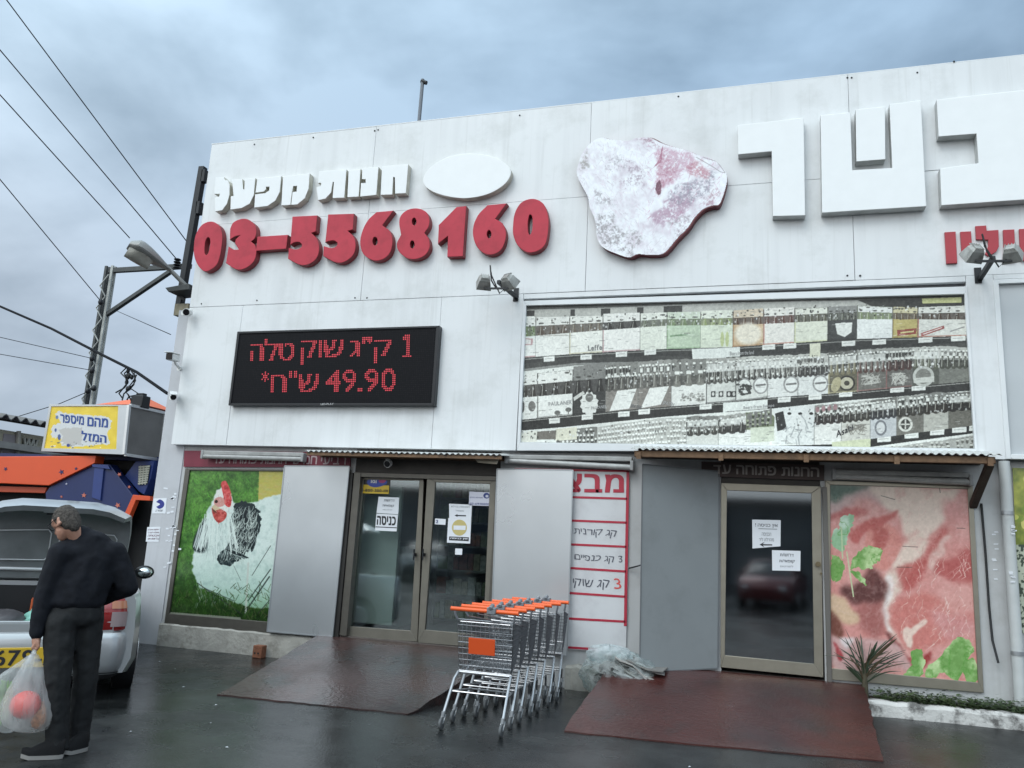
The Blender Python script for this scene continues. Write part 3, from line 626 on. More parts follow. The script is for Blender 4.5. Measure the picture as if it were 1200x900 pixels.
big = [[z3((193, 440), (426, 413), (431, 757), (317, 760), (313, 532), (195, 543))],
       [z3((485, 405), (590, 394), (597, 598), (737, 590), (727, 366), (838, 352), (857, 725), (490, 748)), z3((608, 385), (712, 374), (713, 560), (611, 568))],
       [z3((893, 350), (1320, 303), (1332, 548), (1362, 546), (1368, 690), (910, 722), (905, 592), (1040, 573), (1033, 470), (900, 480))]]
SIDEW = M('white_letter_side_shade', (0.55, 0.56, 0.55), 0.5, var=0.2, scale=6, dirt=(.3, .31, .30), dirt_amt=.4)  # greyer white for the sides: shade put into the colour, plus dirt
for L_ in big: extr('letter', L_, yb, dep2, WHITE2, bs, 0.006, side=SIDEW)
rs = thing('red_word_sign', 'small flat red Hebrew letters partly behind the right pair of floodlights', 'sign', tuple(P(1150, 285, YF)))
for L_ in [z4((222, 262), (327, 256), (343, 558), (240, 562)), z4((372, 258), (475, 253), (490, 482), (387, 490)),
           z4((517, 203), (620, 197), (625, 247), (738, 240), (742, 400), (715, 450), (645, 490), (610, 470), (640, 400), (640, 335), (525, 330)),
           z4((783, 240), (890, 235), (903, 540), (795, 545)), z4((937, 232), (1050, 226), (1062, 530), (952, 536)), z4((1090, 226), (1190, 220), (1200, 520), (1110, 526))]:
    extr('letter', [L_], YF - .03, .03, RED2, rs, 0.003)
# meat cut-out
mo = smooth_loop(z5((80, 320), (95, 255), (110, 210), (165, 140), (230, 107), (300, 120), (400, 125), (440, 110), (520, 107), (590, 140), (650, 160), (740, 185), (810, 215), (880, 235), (940, 290), (962, 340), (955, 400), (920, 500), (880, 510), (830, 530), (780, 580), (740, 640), (680, 700), (630, 760), (590, 790), (520, 795), (450, 790), (400, 808), (330, 790), (240, 750), (205, 690), (195, 600), (160, 520), (148, 460), (110, 390)))
ms = thing('steak_cutout_sign', 'faded cut-out of a marbled steak with a dark maroon edge on the white wall', 'sign', tuple(P(765, 235, YF)))
extr('panel', [mo], YF - .11, .11, M('maroon_edge', (0.12, 0.012, 0.02), .5), ms, 0.004)
cv = Cv(660, 140, 880, 320, 5, (236, 238, 242)); lo_ = cv.noise(14, 88, 4, .6)[..., None]; cv.a = cv.a * (1 - np.clip((lo_ - .42) * 2.2, 0, .75)) + np.array([206, 196, 206]) * np.clip((lo_ - .42) * 2.2, 0, .75)
za = lambda *p: z5(*p)
n1_ = cv.noise(9, 1, 5); n2_ = cv.noise(4, 2, 4, .6); n3_ = cv.noise(26, 3, 3)
rid = 1 - np.abs(cv.noise(7, 9, 4, .6) - .5) * 2
wx = ((cv.noise(8, 21, 4) - .5) * 14, (cv.noise(8, 22, 4) - .5) * 14)
def blot(pts, col, al, thr, seed):
    thr -= .03; col = tuple(c * .94 for c in col)
    sl, m = cv.mask(smooth_loop(za(*pts)), (slice(0, cv.h), slice(0, cv.w)), wx); nn = cv.noise(5, seed, 5, .65) * .45 + cv.noise(1.6, seed + 100, 4, .6) * .55
    cv.put(sl, blur(m, 6) * np.clip((nn - thr) * 6, 0, 1), col, al)
blot([(560, 200), (600, 165), (720, 190), (780, 240), (790, 300), (700, 330), (650, 370), (580, 400), (560, 440), (550, 400), (575, 300)], (210, 172, 190), .8, .38, 31)
blot([(560, 300), (600, 200), (660, 260), (680, 330), (600, 380), (575, 445), (555, 430)], (180, 118, 138), .65, .47, 32)
cv.poly(za((560, 380), (580, 360), (590, 390), (585, 445), (570, 450), (553, 415)), (95, 50, 65), .85)
cv.poly(za((600, 150), (590, 250), (560, 275), (540, 290), (575, 240), (588, 180)), (150, 80, 105), .7)
blot([(540, 560), (620, 480), (720, 440), (760, 500), (700, 580), (640, 610), (560, 620)], (184, 154, 174), .85, .40, 33)
blot([(640, 420), (760, 360), (870, 320), (900, 400), (780, 480), (680, 520)], (150, 145, 160), .75, .47, 34)
blot([(780, 240), (850, 280), (860, 360), (800, 340), (740, 300)], (190, 128, 142), .75, .42, 35)
blot([(205, 580), (300, 570), (320, 640), (420, 650), (480, 700), (430, 780), (340, 780), (250, 740), (210, 680)], (150, 145, 148), .8, .48, 36)
blot([(160, 460), (200, 420), (300, 470), (320, 520), (220, 510)], (160, 155, 160), .7, .48, 37)
blot([(250, 230), (340, 200), (380, 260), (330, 330), (260, 320)], (170, 165, 172), .7, .52, 38)
blot([(380, 240), (470, 290), (490, 380), (340, 400), (390, 330)], (160, 140, 155), .7, .5, 39)
blot([(100, 250), (140, 180), (160, 220), (130, 310), (95, 310)], (150, 145, 140), .8, .46, 40)
blot([(430, 110), (540, 120), (570, 170), (500, 150)], (160, 125, 140), .8, .45, 41)
blot([(640, 600), (740, 580), (740, 640), (690, 680), (640, 640)], (160, 145, 155), .7, .5, 42)
blot([(840, 430), (920, 420), (900, 500), (830, 520)], (170, 130, 145), .7, .5, 43)
rs2 = random.Random(77)
for k in range(1500):                      # fine streaks of the meat's grain
    x, y = rs2.uniform(90, 950), rs2.uniform(115, 800); a_ = math.radians(rs2.gauss(125 if x > 520 else 60, 28)); l = rs2.uniform(8, 44); pink = x > 500 and y < 620
    cv.line(*za((x, y), (x + l * math.cos(a_), y + l * math.sin(a_))), rs2.uniform(.3, 1.0), rs2.choice([(196, 150, 172), (176, 120, 146), (244, 246, 248)] if pink else [(176, 166, 174), (246, 248, 250), (200, 190, 198), (212, 190, 202)]), rs2.uniform(.2, .6), .2)
cv.a += ((cv.noise(3, 51, 3) - .5) * 18)[..., None]
for a_, b_ in (((790, 225), (880, 280)), ((880, 280), (925, 312)), ((830, 226), (905, 250)), ((905, 250), (950, 315)), ((925, 312), (950, 318))): cv.line(*za(a_, b_), .5, (110, 100, 100))
print_panel('print', [(672, 158), (858, 158), (858, 306), (672, 306)], YF - .113, cv, 330, 270, printmat('steak_print', .38), ms, mask=mo)
# ================================================================== LED DISPLAY
yl = YF - .10
led = thing('led_display', 'black LED price display with two rows of red dot lettering', 'display', tuple(P(390, 430, YF)))
oq = [(278, 388.5), (515, 381.5), (508.5, 475.5), (267.5, 475)]; iq = [(280.5, 391), (511, 384), (505, 472.5), (270.5, 472.5)]
mb = MB(); frame_q(mb, PQ(oq, yl), PQ(iq, yl), yl, YF - .002); mb.build('frame', M('display_frame', (0.02, 0.021, 0.024), .3, .4), led, bevel=.004)
def gridmat():
    m = bpy.data.materials.new('led_matrix'); m.use_nodes = True; nt = m.node_tree; N = nt.nodes; L = nt.links; b = N['Principled BSDF']; b.inputs['Roughness'].default_value = .6; b.inputs['Specular IOR Level'].default_value = .12
    t = N.new('ShaderNodeTexCoord'); br = N.new('ShaderNodeTexBrick'); mp_ = N.new('ShaderNodeMapping'); mp_.inputs['Rotation'].default_value = (math.radians(90), 0, 0)
    L.new(t.outputs['Object'], mp_.inputs[0]); L.new(mp_.outputs[0], br.inputs[0]); br.offset = 0; br.inputs['Scale'].default_value = 1
    br.inputs['Brick Width'].default_value = .026; br.inputs['Row Height'].default_value = .026; br.inputs['Mortar Size'].default_value = .006
    br.inputs['Color1'].default_value = (0.007, 0.0075, 0.009, 1); br.inputs['Color2'].default_value = (0.014, 0.013, 0.015, 1); br.inputs['Mortar'].default_value = (0.006, 0.006, 0.008, 1); L.new(br.outputs[0], b.inputs['Base Color']); return m
MB().slabq(PQ(iq, yl + .012), .05).build('screen', gridmat(), led)
def led_dots(rows, pitch, r):
    """dot-matrix lettering: sample each glyph run on a square lattice"""
    mb = MB()
    for s, (TL, TR, BR, BL), bold in rows:
        if s == '1': me = curve_mesh('one', [[(.36, 1), (.70, 1), (.70, .1), (1, .1), (1, 0), (0, 0), (0, .1), (.36, .1), (.36, .76), (.04, .76), (.04, .86)]], 0); co = np.array([v.co[:] for v in me.vertices])
        else: me, co = text_mesh(s, 0)
        mn, mx_ = co.min(0), co.max(0)
        tri = []
        me.calc_loop_triangles()
        for t in me.loop_triangles: tri.append([co[i][:2] for i in t.vertices])
        tri = np.array(tri); bpy.data.meshes.remove(me); q = [np.array(P(p[0], p[1], yl + .008)) for p in (TL, TR, BR, BL)]
        W = np.linalg.norm(q[1] - q[0]); H = np.linalg.norm(q[3] - q[0]); nx_, ny_ = int(round(W / pitch)), int(round(H / pitch))
        for j in range(ny_):
            for i in range(nx_):
                u, v = (i + .5) / nx_, (j + .5) / ny_; p = (mn[0] + u * (mx_[0] - mn[0]), mx_[1] - v * (mx_[1] - mn[1]))
                a, b, c = tri[:, 0], tri[:, 1], tri[:, 2]; hit = False
                cr = lambda A, B: (B[:, 0] - A[:, 0]) * (p[1] - A[:, 1]) - (B[:, 1] - A[:, 1]) * (p[0] - A[:, 0])
                for sx in (-bold, 0, bold):
                    p = (mn[0] + u * (mx_[0] - mn[0]) + sx, mx_[1] - v * (mx_[1] - mn[1])); s1, s2, s3 = cr(a, b), cr(b, c), cr(c, a)
                    hit |= bool((((s1 >= 0) & (s2 >= 0) & (s3 >= 0)) | ((s1 <= 0) & (s2 <= 0) & (s3 <= 0))).any())
                if hit:
                    w = (q[0] * (1 - u) + q[1] * u) * (1 - v) + (q[3] * (1 - u) + q[2] * u) * v; x, y, z = w
                    k = 8; mb.add([(x + r * math.cos(2 * math.pi * t / k), y, z + r * math.sin(2 * math.pi * t / k)) for t in range(k)], [tuple(range(k))])
    return mb
rows = []
zl = Z(260, 370, 4.444)
def run(s, x0, y0, x1, y1, bold=.02): rows.append((s, zl((x0, y0), (x1, y0 - (x1 - x0) * .03), (x1 - 2, y1 - (x1 - x0) * .015), (x0 - 3, y1)), bold))
run(heb('טלה'), 150, 122, 378, 236); run(heb('שוק'), 412, 130, 634, 256); run(heb('ק"ג'), 668, 112, 884, 250); run('1', 942, 98, 990, 216)
run('*', 208, 290, 246, 345, .0); run(heb('ש"ח'), 256, 290, 506, 400); run('49.90', 542, 284, 906, 398, .012)
led_dots(rows, .0255, .0098).build('lettering', M('lit_red_led', (0.3, .02, .03), .5, emit=((1.0, 0.07, 0.10), 0.50)), led, smooth=False)
text_q('LED-PLAY', *zl((515, 456), (582, 454), (582, 464), (515, 466)), yl - .002, M('logo_grey', (.5, .5, .5), .5), led, .01)

# ================================================================== BEER SHELF BILLBOARD
zb1 = Z(600, 340, 4.2857); zb2 = Z(870, 340, 4.2857)
bb = thing('billboard', 'wide billboard print of shelves packed with bottled beer in a white frame', 'billboard', tuple(P(875, 430, YF)))
oq = [(613, 352.5), (1133.5, 335.5), (1146, 530), (605.5, 528)]; iq = [(616.5, 358), (1130.5, 344.5), (1142.5, 526), (609.5, 518.5)]
mb = MB(); frame_q(mb, PQ(oq, YF - .015), PQ(iq, YF - .015), YF - .015, -.06); mb.build('frame', WALU, bb, bevel=.004)
mb = MB(); qi2 = [(617, 358.5), (1130, 345), (1142, 525.5), (610, 518)]
MB().slabq(PQ([(615, 356), (1132, 343), (1144, 527.5), (608, 520)], YF + .035), .02).build('board', WALU, bb)
K = 4; cv = Cv(604, 335, 1150, 532, K, (226, 229, 226)); rnd = random.Random(12); bx = lambda f, *p: f(*p)
def yl_(pts):
    X = [p[0] for p in pts]; Y = [p[1] for p in pts]; return lambda x: float(np.interp(x, X, Y))
top1 = yl_(zb1((55, 345), (350, 325), (850, 300), (1157, 292)) + zb2((190, 280), (640, 250), (1150, 235)))
bot1 = yl_(zb1((55, 402), (350, 372), (850, 362), (1157, 372)) + zb2((300, 346), (600, 330), (900, 312), (1150, 292)))
top2 = yl_(zb1((40, 655), (480, 620), (720, 600), (1157, 570)) + zb2((230, 545), (600, 520), (1170, 462)))
bot2 = yl_(zb1((40, 708), (300, 690), (850, 640), (1157, 618)) + zb2((240, 600), (600, 560), (900, 535), (1170, 510)))
top3 = yl_(zb1((40, 830), (1157, 790)) + zb2((520, 776), (740, 745), (1170, 682)))
hdr = yl_(zb1((60, 100), (600, 85), (1157, 62)) + zb2((640, 50), (1130, 22)))
DK = (52, 52, 50)
xs_ = np.arange(604, 1151, 2.0)
def band(ft, fb, col, al=1): cv.poly([(x, ft(x)) for x in xs_] + [(x, fb(x)) for x in xs_[::-1]], col, al)
band(lambda x: 330, lambda x: hdr(x) - 1, (150, 152, 148)); band(lambda x: hdr(x) - 5, lambda x: hdr(x) + 1, (96, 97, 94))
band(hdr, lambda x: hdr(x) + 12, (186, 187, 182))
for a_, b_ in ((609, 628), (676, 682), (716, 728), (762, 770), (795, 818)): cv.poly([(a_, hdr(a_) + 1), (b_, hdr(b_) + 1), (b_, hdr(b_) + 9), (a_, hdr(a_) + 9)], (70, 70, 68))
cv.poly(zb2((640, 50), (1130, 20), (1135, 110), (900, 105), (700, 80)), (66, 65, 60))
cv.poly(zb2((930, 42), (1102, 36), (1102, 64), (932, 68)), (214, 218, 120))
band(top1, bot1, (62, 63, 61)); band(lambda x: top1(x) + 1.6, lambda x: top1(x) + 2.6, (150, 152, 148)); band(lambda x: bot1(x) - 6, lambda x: bot1(x) + 3, (82, 83, 80), .6)
band(top2, bot2, (56, 56, 54)); band(lambda x: top2(x) + 1.3, lambda x: top2(x) + 2.2, (160, 160, 155)); band(lambda x: top3(x), lambda x: top3(x) + 9, (54, 54, 52))
def bottles(xa, xb, ft, fn, n, neck, cap, bodyc, crown=True):
    """a rank of bottle necks between the tops line and the carton line"""
    for i in range(n):
        x = xa + (xb - xa) * (i + .5) / n; w = (xb - xa) / n * .40; t, bt = ft(x), fn(x); h = bt - t
        cv.poly([(x - w * .38, t + h * .12), (x + w * .38, t + h * .12), (x + w * .45, t + h * .5), (x + w, bt), (x - w, bt), (x - w * .45, t + h * .5)], neck)
        cv.poly([(x - w * .5, t), (x + w * .5, t), (x + w * .5, t + h * .2), (x - w * .5, t + h * .2)], cap)
        cv.line((x - w * .15, t + h * .3), (x - w * .3, bt - 1), .7, bodyc, .8)
def ranks(xa, xb, ft, fb, k, dark=(58, 58, 54), light=(228, 230, 226), tintc=None, dens=4.6):
    """several uneven ranks of caps receding behind a carton"""
    band_pts = [(x, ft(x) + rnd.uniform(-.8, .8)) for x in np.linspace(xa, xb, 14)] + [(x, fb(x)) for x in np.linspace(xb, xa, 14)]; g0 = rnd.uniform(120, 205); cv.poly(band_pts, (g0, g0, g0 - 5))
    white = rnd.random() < .45
    for j in range(k):
        v = (j + .3) / k; n = max(2, int((xb - xa) / (dens * rnd.uniform(.9, 1.25)))); off = rnd.uniform(-.4, .4)
        for i in range(n):
            if rnd.random() < .08: continue
            x = xa + (xb - xa) * (i + .5 + off) / n + rnd.uniform(-.5, .5); x = min(max(x, xa + 1), xb - 1); y = ft(x) + (fb(x) - ft(x)) * v + rnd.uniform(-.6, .6); hh = (fb(x) - ft(x)) / k; c = light if tintc is None or rnd.random() < .45 else tintc
            cv.ell(x, y + hh * .6, rnd.uniform(1, 1.9), hh * rnd.uniform(.2, .5), dark, rnd.uniform(.35, .7) if white else rnd.uniform(.7, 1)); cv.ell(x + rnd.uniform(-.2, .2), y + hh * .2, rnd.uniform(1.2, 1.8), rnd.uniform(.9, 1.5), c)
            if rnd.random() < .4: cv.line((x - 1, y - .4), (x + 1, y - .4), .5, dark, .8)
NECKS = [(64, 58, 50), (108, 88, 66), (56, 62, 46), (84, 82, 74)]
def row(packs, ft, fm, fb, k, carrier=0):
    for i_, (xa, xb, c, edge, neck, n) in enumerate(packs):
        mixc = tuple(.55 * a_ + .45 * b_ for a_, b_ in zip(c, (226, 226, 222)))
        if i_ < carrier:                   # carton with a handle panel standing above the necks
            q = lambda v, x: ft(x) + (fm(x) - ft(x)) * v
            cv.poly([(xa, q(.1, xa)), (xb, q(.1, xb)), (xb, fm(xb)), (xa, fm(xa))], tuple(v_ * .5 + 62 for v_ in neck)); t0 = rnd.uniform(-.05, .12)
            bottles(xa, xb, lambda x: q(.38, x), lambda x: fm(x) + 2, n, neck, tuple(v_ * .8 for v_ in neck), (206, 206, 198))
            cv.poly([(xa + .6, q(t0, xa)), (xb - .6, q(t0, xb)), (xb - .6, q(.52, xb)), (xa + .6, q(.52, xa))], mixc)
            for j in range(n): x = xa + (xb - xa) * (j + .5) / n; cv.ell(x, q(.40 if rnd.random() < .7 else .2, x), (xb - xa) / n * rnd.uniform(.12, .3), rnd.uniform(.5, 1.3), (70, 68, 62), .8); cv.line((x - 2, q(.16, x)), (x + 2, q(.16, x)), .6, (150, 150, 146), .7)
            cv.poly([(xa, fm(xa)), (xb, fm(xb)), (xb, fb(xb)), (xa, fb(xa))], c)
            if edge: cv.line((xa + .6, fm(xa)), (xa + .6, fb(xa)), 1.2, edge); cv.line((xa, fb(xa) - .8), (xb, fb(xb) - .8), 1.3, edge, .8)
            cv.line((xb, q(.1, xb)), (xb, fb(xb)), 1.0, (96, 96, 92), .8); continue
        ranks(xa, xb, lambda x: ft(x) - 1, fm, k, dens=max(3.6, (xb - xa) / (n * 2.2)))
        lo, hi = rnd.uniform(.2, .45), rnd.random()
        if hi < .7: cv.poly([(xa, ft(xa) + (fm(xa) - ft(xa)) * .62), (xb, ft(xb) + (fm(xb) - ft(xb)) * .62), (xb, fm(xb)), (xa, fm(xa))], tuple(c_ * .7 for c_ in neck), .8)
        bottles(xa, xb, lambda x: ft(x) + (fm(x) - ft(x)) * lo, lambda x: fm(x) + 2, n, neck, (224, 226, 222), (206, 206, 198))
        if hi > .55: cv.poly([(xa + 1, ft(xa) + (fm(xa) - ft(xa)) * .2), (xb - 1, ft(xb) + (fm(xb) - ft(xb)) * .2), (xb - 1, ft(xb) + (fm(xb) - ft(xb)) * .55), (xa + 1, ft(xa) + (fm(xa) - ft(xa)) * .55)], (224, 226, 224), .75)
        cv.poly([(xa, fm(xa)), (xb, fm(xb)), (xb, fb(xb)), (xa, fb(xa))], c)
        j = (xb - xa) / n
        for i in range(n): cv.ell(xa + j * (i + .5), fm(xa + j * (i + .5)), j * .34, 1.6, neck, .9)
        if edge: cv.line((xa + .6, fm(xa)), (xa + .6, fb(xa)), 1.2, edge); cv.line((xa, fb(xa) - .8), (xb, fb(xb) - .8), 1.3, edge, .8)
        else: cv.line((xa, fm(xa)), (xa, fb(xa)), .8, (120, 120, 115), .7)
px1 = lambda a: 600 + a / 4.2857
px2 = lambda a: 870 + a / 4.2857
W_ = (228, 230, 228)
r1t = yl_(zb1((60, 130), (600, 120), (850, 110), (1157, 105)) + zb2((200, 90), (640, 70), (900, 85), (1150, 75))); r1m = yl_(zb1((60, 238), (500, 205), (850, 180), (1157, 178)) + zb2((200, 172), (640, 148), (1150, 152)))
row([(px1(55), px1(128), W_, (200, 120, 125), (120, 150, 70), 2), (px1(128), px1(322), (230, 231, 228), None, (112, 90, 72), 3), (px1(322), px1(508), (231, 232, 226), (216, 206, 160), (120, 104, 84), 4), (px1(508), px1(712), (232, 231, 229), (205, 140, 150), (58, 54, 50), 3),
     (px1(712), px1(855), (222, 228, 214), None, (110, 120, 92), 3), (px1(855), px1(1030), (186, 216, 176), (150, 196, 140), (120, 150, 88), 3), (px1(1030), px2(38), (214, 226, 200), None, (150, 172, 84), 4),
     (px2(38), px2(190), (224, 176, 120), (206, 140, 80), (110, 70, 44), 4), (px2(190), px2(342), (228, 222, 216), (222, 116, 92), (120, 62, 50), 4), (px2(342), px2(500), (222, 226, 204), (214, 220, 150), (96, 92, 66), 5),
     (px2(500), px2(638), (72, 74, 74), (60, 60, 60), (80, 84, 66), 5), (px2(638), px2(800), (224, 228, 230), None, (132, 156, 90), 5), (px2(800), px2(912), (216, 190, 84), (180, 150, 60), (120, 90, 50), 4), (px2(912), px2(1145), (222, 222, 216), (210, 110, 80), (96, 70, 52), 6)], r1t, r1m, top1, 2, carrier=14)
cv.ell(px2(114), 340 + 222 / 4.2857, 13, 11, (236, 226, 206), .9, soft=.4)
cv.poly(zb2((535, 170), (615, 165), (612, 215), (580, 240), (545, 225)), (222, 224, 222))
cv.poly(zb2((820, 205), (908, 195), (906, 225), (822, 235)), (196, 60, 44)); cv.poly(zb2((835, 215), (895, 208), (894, 216), (836, 223)), (240, 220, 120))
cv.poly(zb2((925, 222), (1028, 182), (1030, 198), (930, 238)), (206, 66, 60)); cv.poly(zb2((935, 224), (1020, 190), (1021, 194), (938, 229)), (238, 210, 205)); cv.line(*zb2((1058, 212), (1115, 190)), 1.4, (150, 150, 150))
cv.poly(zb1((60, 245), (112, 248), (110, 280), (60, 282)), (214, 150, 158)); cv.poly(zb1((63, 250), (100, 254), (99, 275), (63, 276)), (232, 226, 226))
for f, a_, b_ in ((zb1, 1135, 1148), (zb1, 1160, 1172)): cv.ell(*zb1((a_ + 6, 250))[0], 2.2, 9, (196, 214, 120), .9)
for a_ in (985, 1005): cv.ell(*zb1((a_ + 8, 240))[0], 2.2, 10, (176, 204, 168), .9)
cv.line(*zb1((875, 235), (962, 225)), 2.2, (120, 170, 116))
cv.poly(zb1((150, 345 - 108), (152, 232), (310, 226), (312, 232)), (150, 140, 128), .5)
# price tags on the shelf fronts and small cards
for f, x, y in ((zb1, 175, 340), (zb1, 385, 330), (zb1, 580, 316), (zb1, 735, 306), (zb2, 185, 280), (zb2, 288, 274), (zb2, 567, 262), (zb2, 708, 255), (zb2, 916, 245), (zb2, 1060, 238), (zb1, 208, 648), (zb1, 393, 630), (zb1, 595, 616), (zb1, 705, 604), (zb1, 1028, 580), (zb2, 264, 545), (zb2, 412, 532), (zb2, 556, 518), (zb2, 792, 496), (zb2, 888, 487), (zb2, 735, 740), (zb2, 858, 722), (zb2, 972, 706), (zb2, 1068, 694), (zb2, 1142, 684)):
    cv.poly(f((x, y), (x + 62, y - 4), (x + 62, y + 22), (x, y + 26)), (226, 228, 226)); cv.line(*f((x + 8, y + 11), (x + 50, y + 8)), .7, (170, 172, 170))
# second row
r2t = yl_(zb1((50, 420), (300, 395), (520, 380), (850, 360), (1157, 350)) + zb2((100, 345), (480, 328), (700, 305), (1000, 292), (1160, 300))); r2m = yl_(zb1((50, 545), (480, 515), (850, 490), (1157, 468)) + zb2((100, 455), (480, 432), (900, 400), (1160, 395)))
row([(px1(45), px1(140), W_, None, (70, 62, 54), 2), (px1(140), px1(342), (232, 233, 231), (150, 150, 145), (60, 54, 48), 3), (px1(342), px1(526), (70, 70, 68), (50, 50, 50), (54, 50, 46), 3), (px1(526), px1(702), (150, 140, 132), None, (110, 106, 98), 5), (px1(702), px1(880), (142, 132, 124), None, (120, 116, 108), 5),
     (px1(880), px1(1060), (222, 223, 220), None, (124, 122, 112), 3), (px1(1060), px2(52), (212, 214, 210), (90, 90, 90), (88, 86, 80), 5), (px2(52), px2(212), (214, 216, 212), (120, 120, 118), (66, 64, 60), 6), (px2(212), px2(360), (220, 222, 222), None, (70, 68, 64), 6), (px2(360), px2(505), (218, 221, 222), None, (72, 70, 68), 6),
     (px2(505), px2(640), (112, 104, 76), (190, 176, 120), (140, 128, 84), 5), (px2(640), px2(772), (120, 116, 108), (176, 110, 104), (112, 66, 58), 5), (px2(772), px2(890), (112, 108, 102), (168, 100, 96), (100, 58, 52), 4), (px2(890), px2(1010), (92, 94, 84), None, (96, 100, 76), 4), (px2(1010), px2(1160), (126, 128, 118), None, (80, 82, 66), 6)], r2t, r2m, top2, 3, carrier=3)
def tilt(f, pts, c): cv.poly(f(*pts), c)
tilt(zb1, ((590, 512), (695, 500), (655, 600), (548, 612)), (230, 231, 229)); tilt(zb1, ((765, 498), (868, 488), (825, 580), (718, 598)), (230, 231, 229))
star = []
cx_, cy_ = zb1((435, 575))[0]
for k in range(24): rr = 12.5 if k % 2 else 10.5; star.append((cx_ + rr * math.cos(k * math.pi / 12), cy_ + rr * math.sin(k * math.pi / 12) * 1.15))
cv.poly(star, (226, 227, 224)); cv.ell(cx_, cy_ - 7, 5, 5, (96, 94, 90), .8); cv.poly(zb1((345, 545), (400, 512), (410, 525), (350, 562)), (206, 206, 202))
for x, y in ((255, 620), (318, 605)): cv.ell(*zb1((x, y))[0], 4, 2.6, (110, 110, 106)); cv.line(*zb1((x, y), (x, y + 20)), 1.3, (120, 120, 116))
cv.ell(*zb1((108, 588))[0], 5, 6, (124, 122, 118)); cv.ell(*zb1((52, 590))[0], 3, 7, (110, 108, 104))
for k in range(60): cv.ell(px1(rnd.uniform(930, 1050)), 340 + rnd.uniform(525, 562) / 4.2857, rnd.uniform(.6, 2), rnd.uniform(.5, 1.5), (110, 108, 100), .5)
for x in (1085, 1125, 1165, 1190): cv.poly(zb1((x, 515), (x + 24, 513), (x + 24, 542), (x, 544)), (60, 60, 60)); cv.ell(*zb1((x + 12, 528))[0], 1.6, 2.2, (215, 215, 212))
for k, x in enumerate((98, 178, 328, 468)): 
    c = zb2((x, 490 - k * 5))[0]; cv.ell(*c, 9 if k != 0 else 8, 10, (150, 150, 150)); cv.ell(*c, 7, 8.3, (224, 226, 226)); cv.line((c[0] - 5, c[1]), (c[0] + 5, c[1] - 1), 2.2, (118, 118, 118))
for k in range(26): cv.ell(px2(rnd.uniform(60, 130)), 340 + rnd.uniform(480, 530) / 4.2857, rnd.uniform(1, 3), rnd.uniform(.8, 2.2), (64, 64, 62), .8)
c = zb2((592, 474))[0]; cv.ell(*c, 9, 9, (54, 50, 42)); cv.ell(*c, 7, 7, (196, 186, 150)); cv.ell(*c, 3, 3, (70, 64, 50)); cv.ell(*zb2((542, 480))[0], 5, 9, (190, 176, 120), ang=.3)
for x in (705, 830): 
    for k in range(34): cv.line(*zb2((x + rnd.uniform(-48, 48), 455 + rnd.uniform(-35, 30)), (x + rnd.uniform(-40, 40), 455 + rnd.uniform(-30, 30))), rnd.uniform(.5, 1.5), (206, 204, 196), .7)
c = zb2((940, 440))[0]; cv.ell(*c, 11, 12, (190, 192, 186)); cv.ell(*c, 8, 9, (134, 134, 126)); cv.poly(zb2((895, 450), (988, 440), (988, 468), (897, 474)), (206, 207, 200))
# third row
r3t = yl_(zb1((40, 712), (480, 690), (850, 645), (1157, 640)) + zb2((100, 625), (260, 600), (560, 580), (1000, 525), (1165, 520))); r3m = yl_(zb1((40, 790), (480, 760), (1157, 720)) + zb2((100, 715), (260, 690), (560, 668), (820, 640), (1165, 600)))
ranks(px1(250), px1(480), r3t, lambda x: r3m(x) + 6, 4); ranks(px1(480), px1(960), r3t, lambda x: r3m(x) + 9, 5, (150, 150, 144), (230, 232, 230), dens=3.4)
cv.poly(zb1((40, 715), (140, 708), (140, 760), (40, 768)), (224, 223, 210)); cv.poly(zb1((250, 700), (368, 690), (368, 750), (246, 758)), (222, 218, 190))
cv.poly(zb1((140, 712), (250, 706), (246, 750), (136, 752)), (104, 92, 80), .8)
row([(px1(960), px1(1125), (206, 208, 204), None, (74, 72, 66), 4), (px1(1125), px2(110), (222, 224, 222), None, (66, 64, 60), 3)], r3t, r3m, lambda x: 540, 2)
cv.poly(zb2((105, 620), (215, 612), (248, 640), (246, 700), (110, 705)), (126, 142, 98)); ranks(px2(110), px2(235), lambda x: r3t(x), lambda x: r3t(x) + 17, 3, (66, 78, 50), (170, 182, 140))
cv.poly(zb2((130, 695), (245, 688), (248, 760), (130, 768)), (206, 216, 190))
cv.poly(zb2((243, 600), (440, 580), (455, 775), (260, 775)), (222, 226, 228)); cv.poly(zb2((250, 625), (290, 612), (308, 700), (262, 712)), (60, 60, 60))
for x in (320, 372, 425): cv.ell(*zb2((x, 625))[0], 2.3, 1.6, (44, 44, 44))
for k in range(22): x = rnd.uniform(300, 440); y = rnd.uniform(660, 760); cv.line(*zb2((x, y), (x + rnd.uniform(-25, 25), y + rnd.uniform(-45, 45))), rnd.uniform(.6, 1.6), (160, 166, 172), .8)
row([(px2(440), px2(568), (226, 226, 224), None, (70, 58, 56), 4), (px2(568), px2(702), (206, 204, 194), None, (70, 64, 54), 5), (px2(702), px2(822), (190, 194, 204), None, (60, 62, 70), 5), (px2(822), px2(942), (126, 122, 112), None, (66, 60, 50), 4), (px2(942), px2(1052), (186, 184, 174), None, (60, 50, 40), 3), (px2(1052), px2(1165), (120, 116, 104), None, (46, 42, 36), 3)], r3t, r3m, top3, 3)
for i in range(4): cv.ell(px2(455 + i * 28), 340 + (605 - i * 4) / 4.2857, 2.2, 3.6, (186, 120, 130), .9)
for i in range(26): cv.line(*zb2((590 + rnd.uniform(0, 100), 690 + rnd.uniform(-15, 40)), (590 + rnd.uniform(0, 100), 690 + rnd.uniform(-15, 40))), rnd.uniform(.6, 1.4), (130, 124, 112), .7)
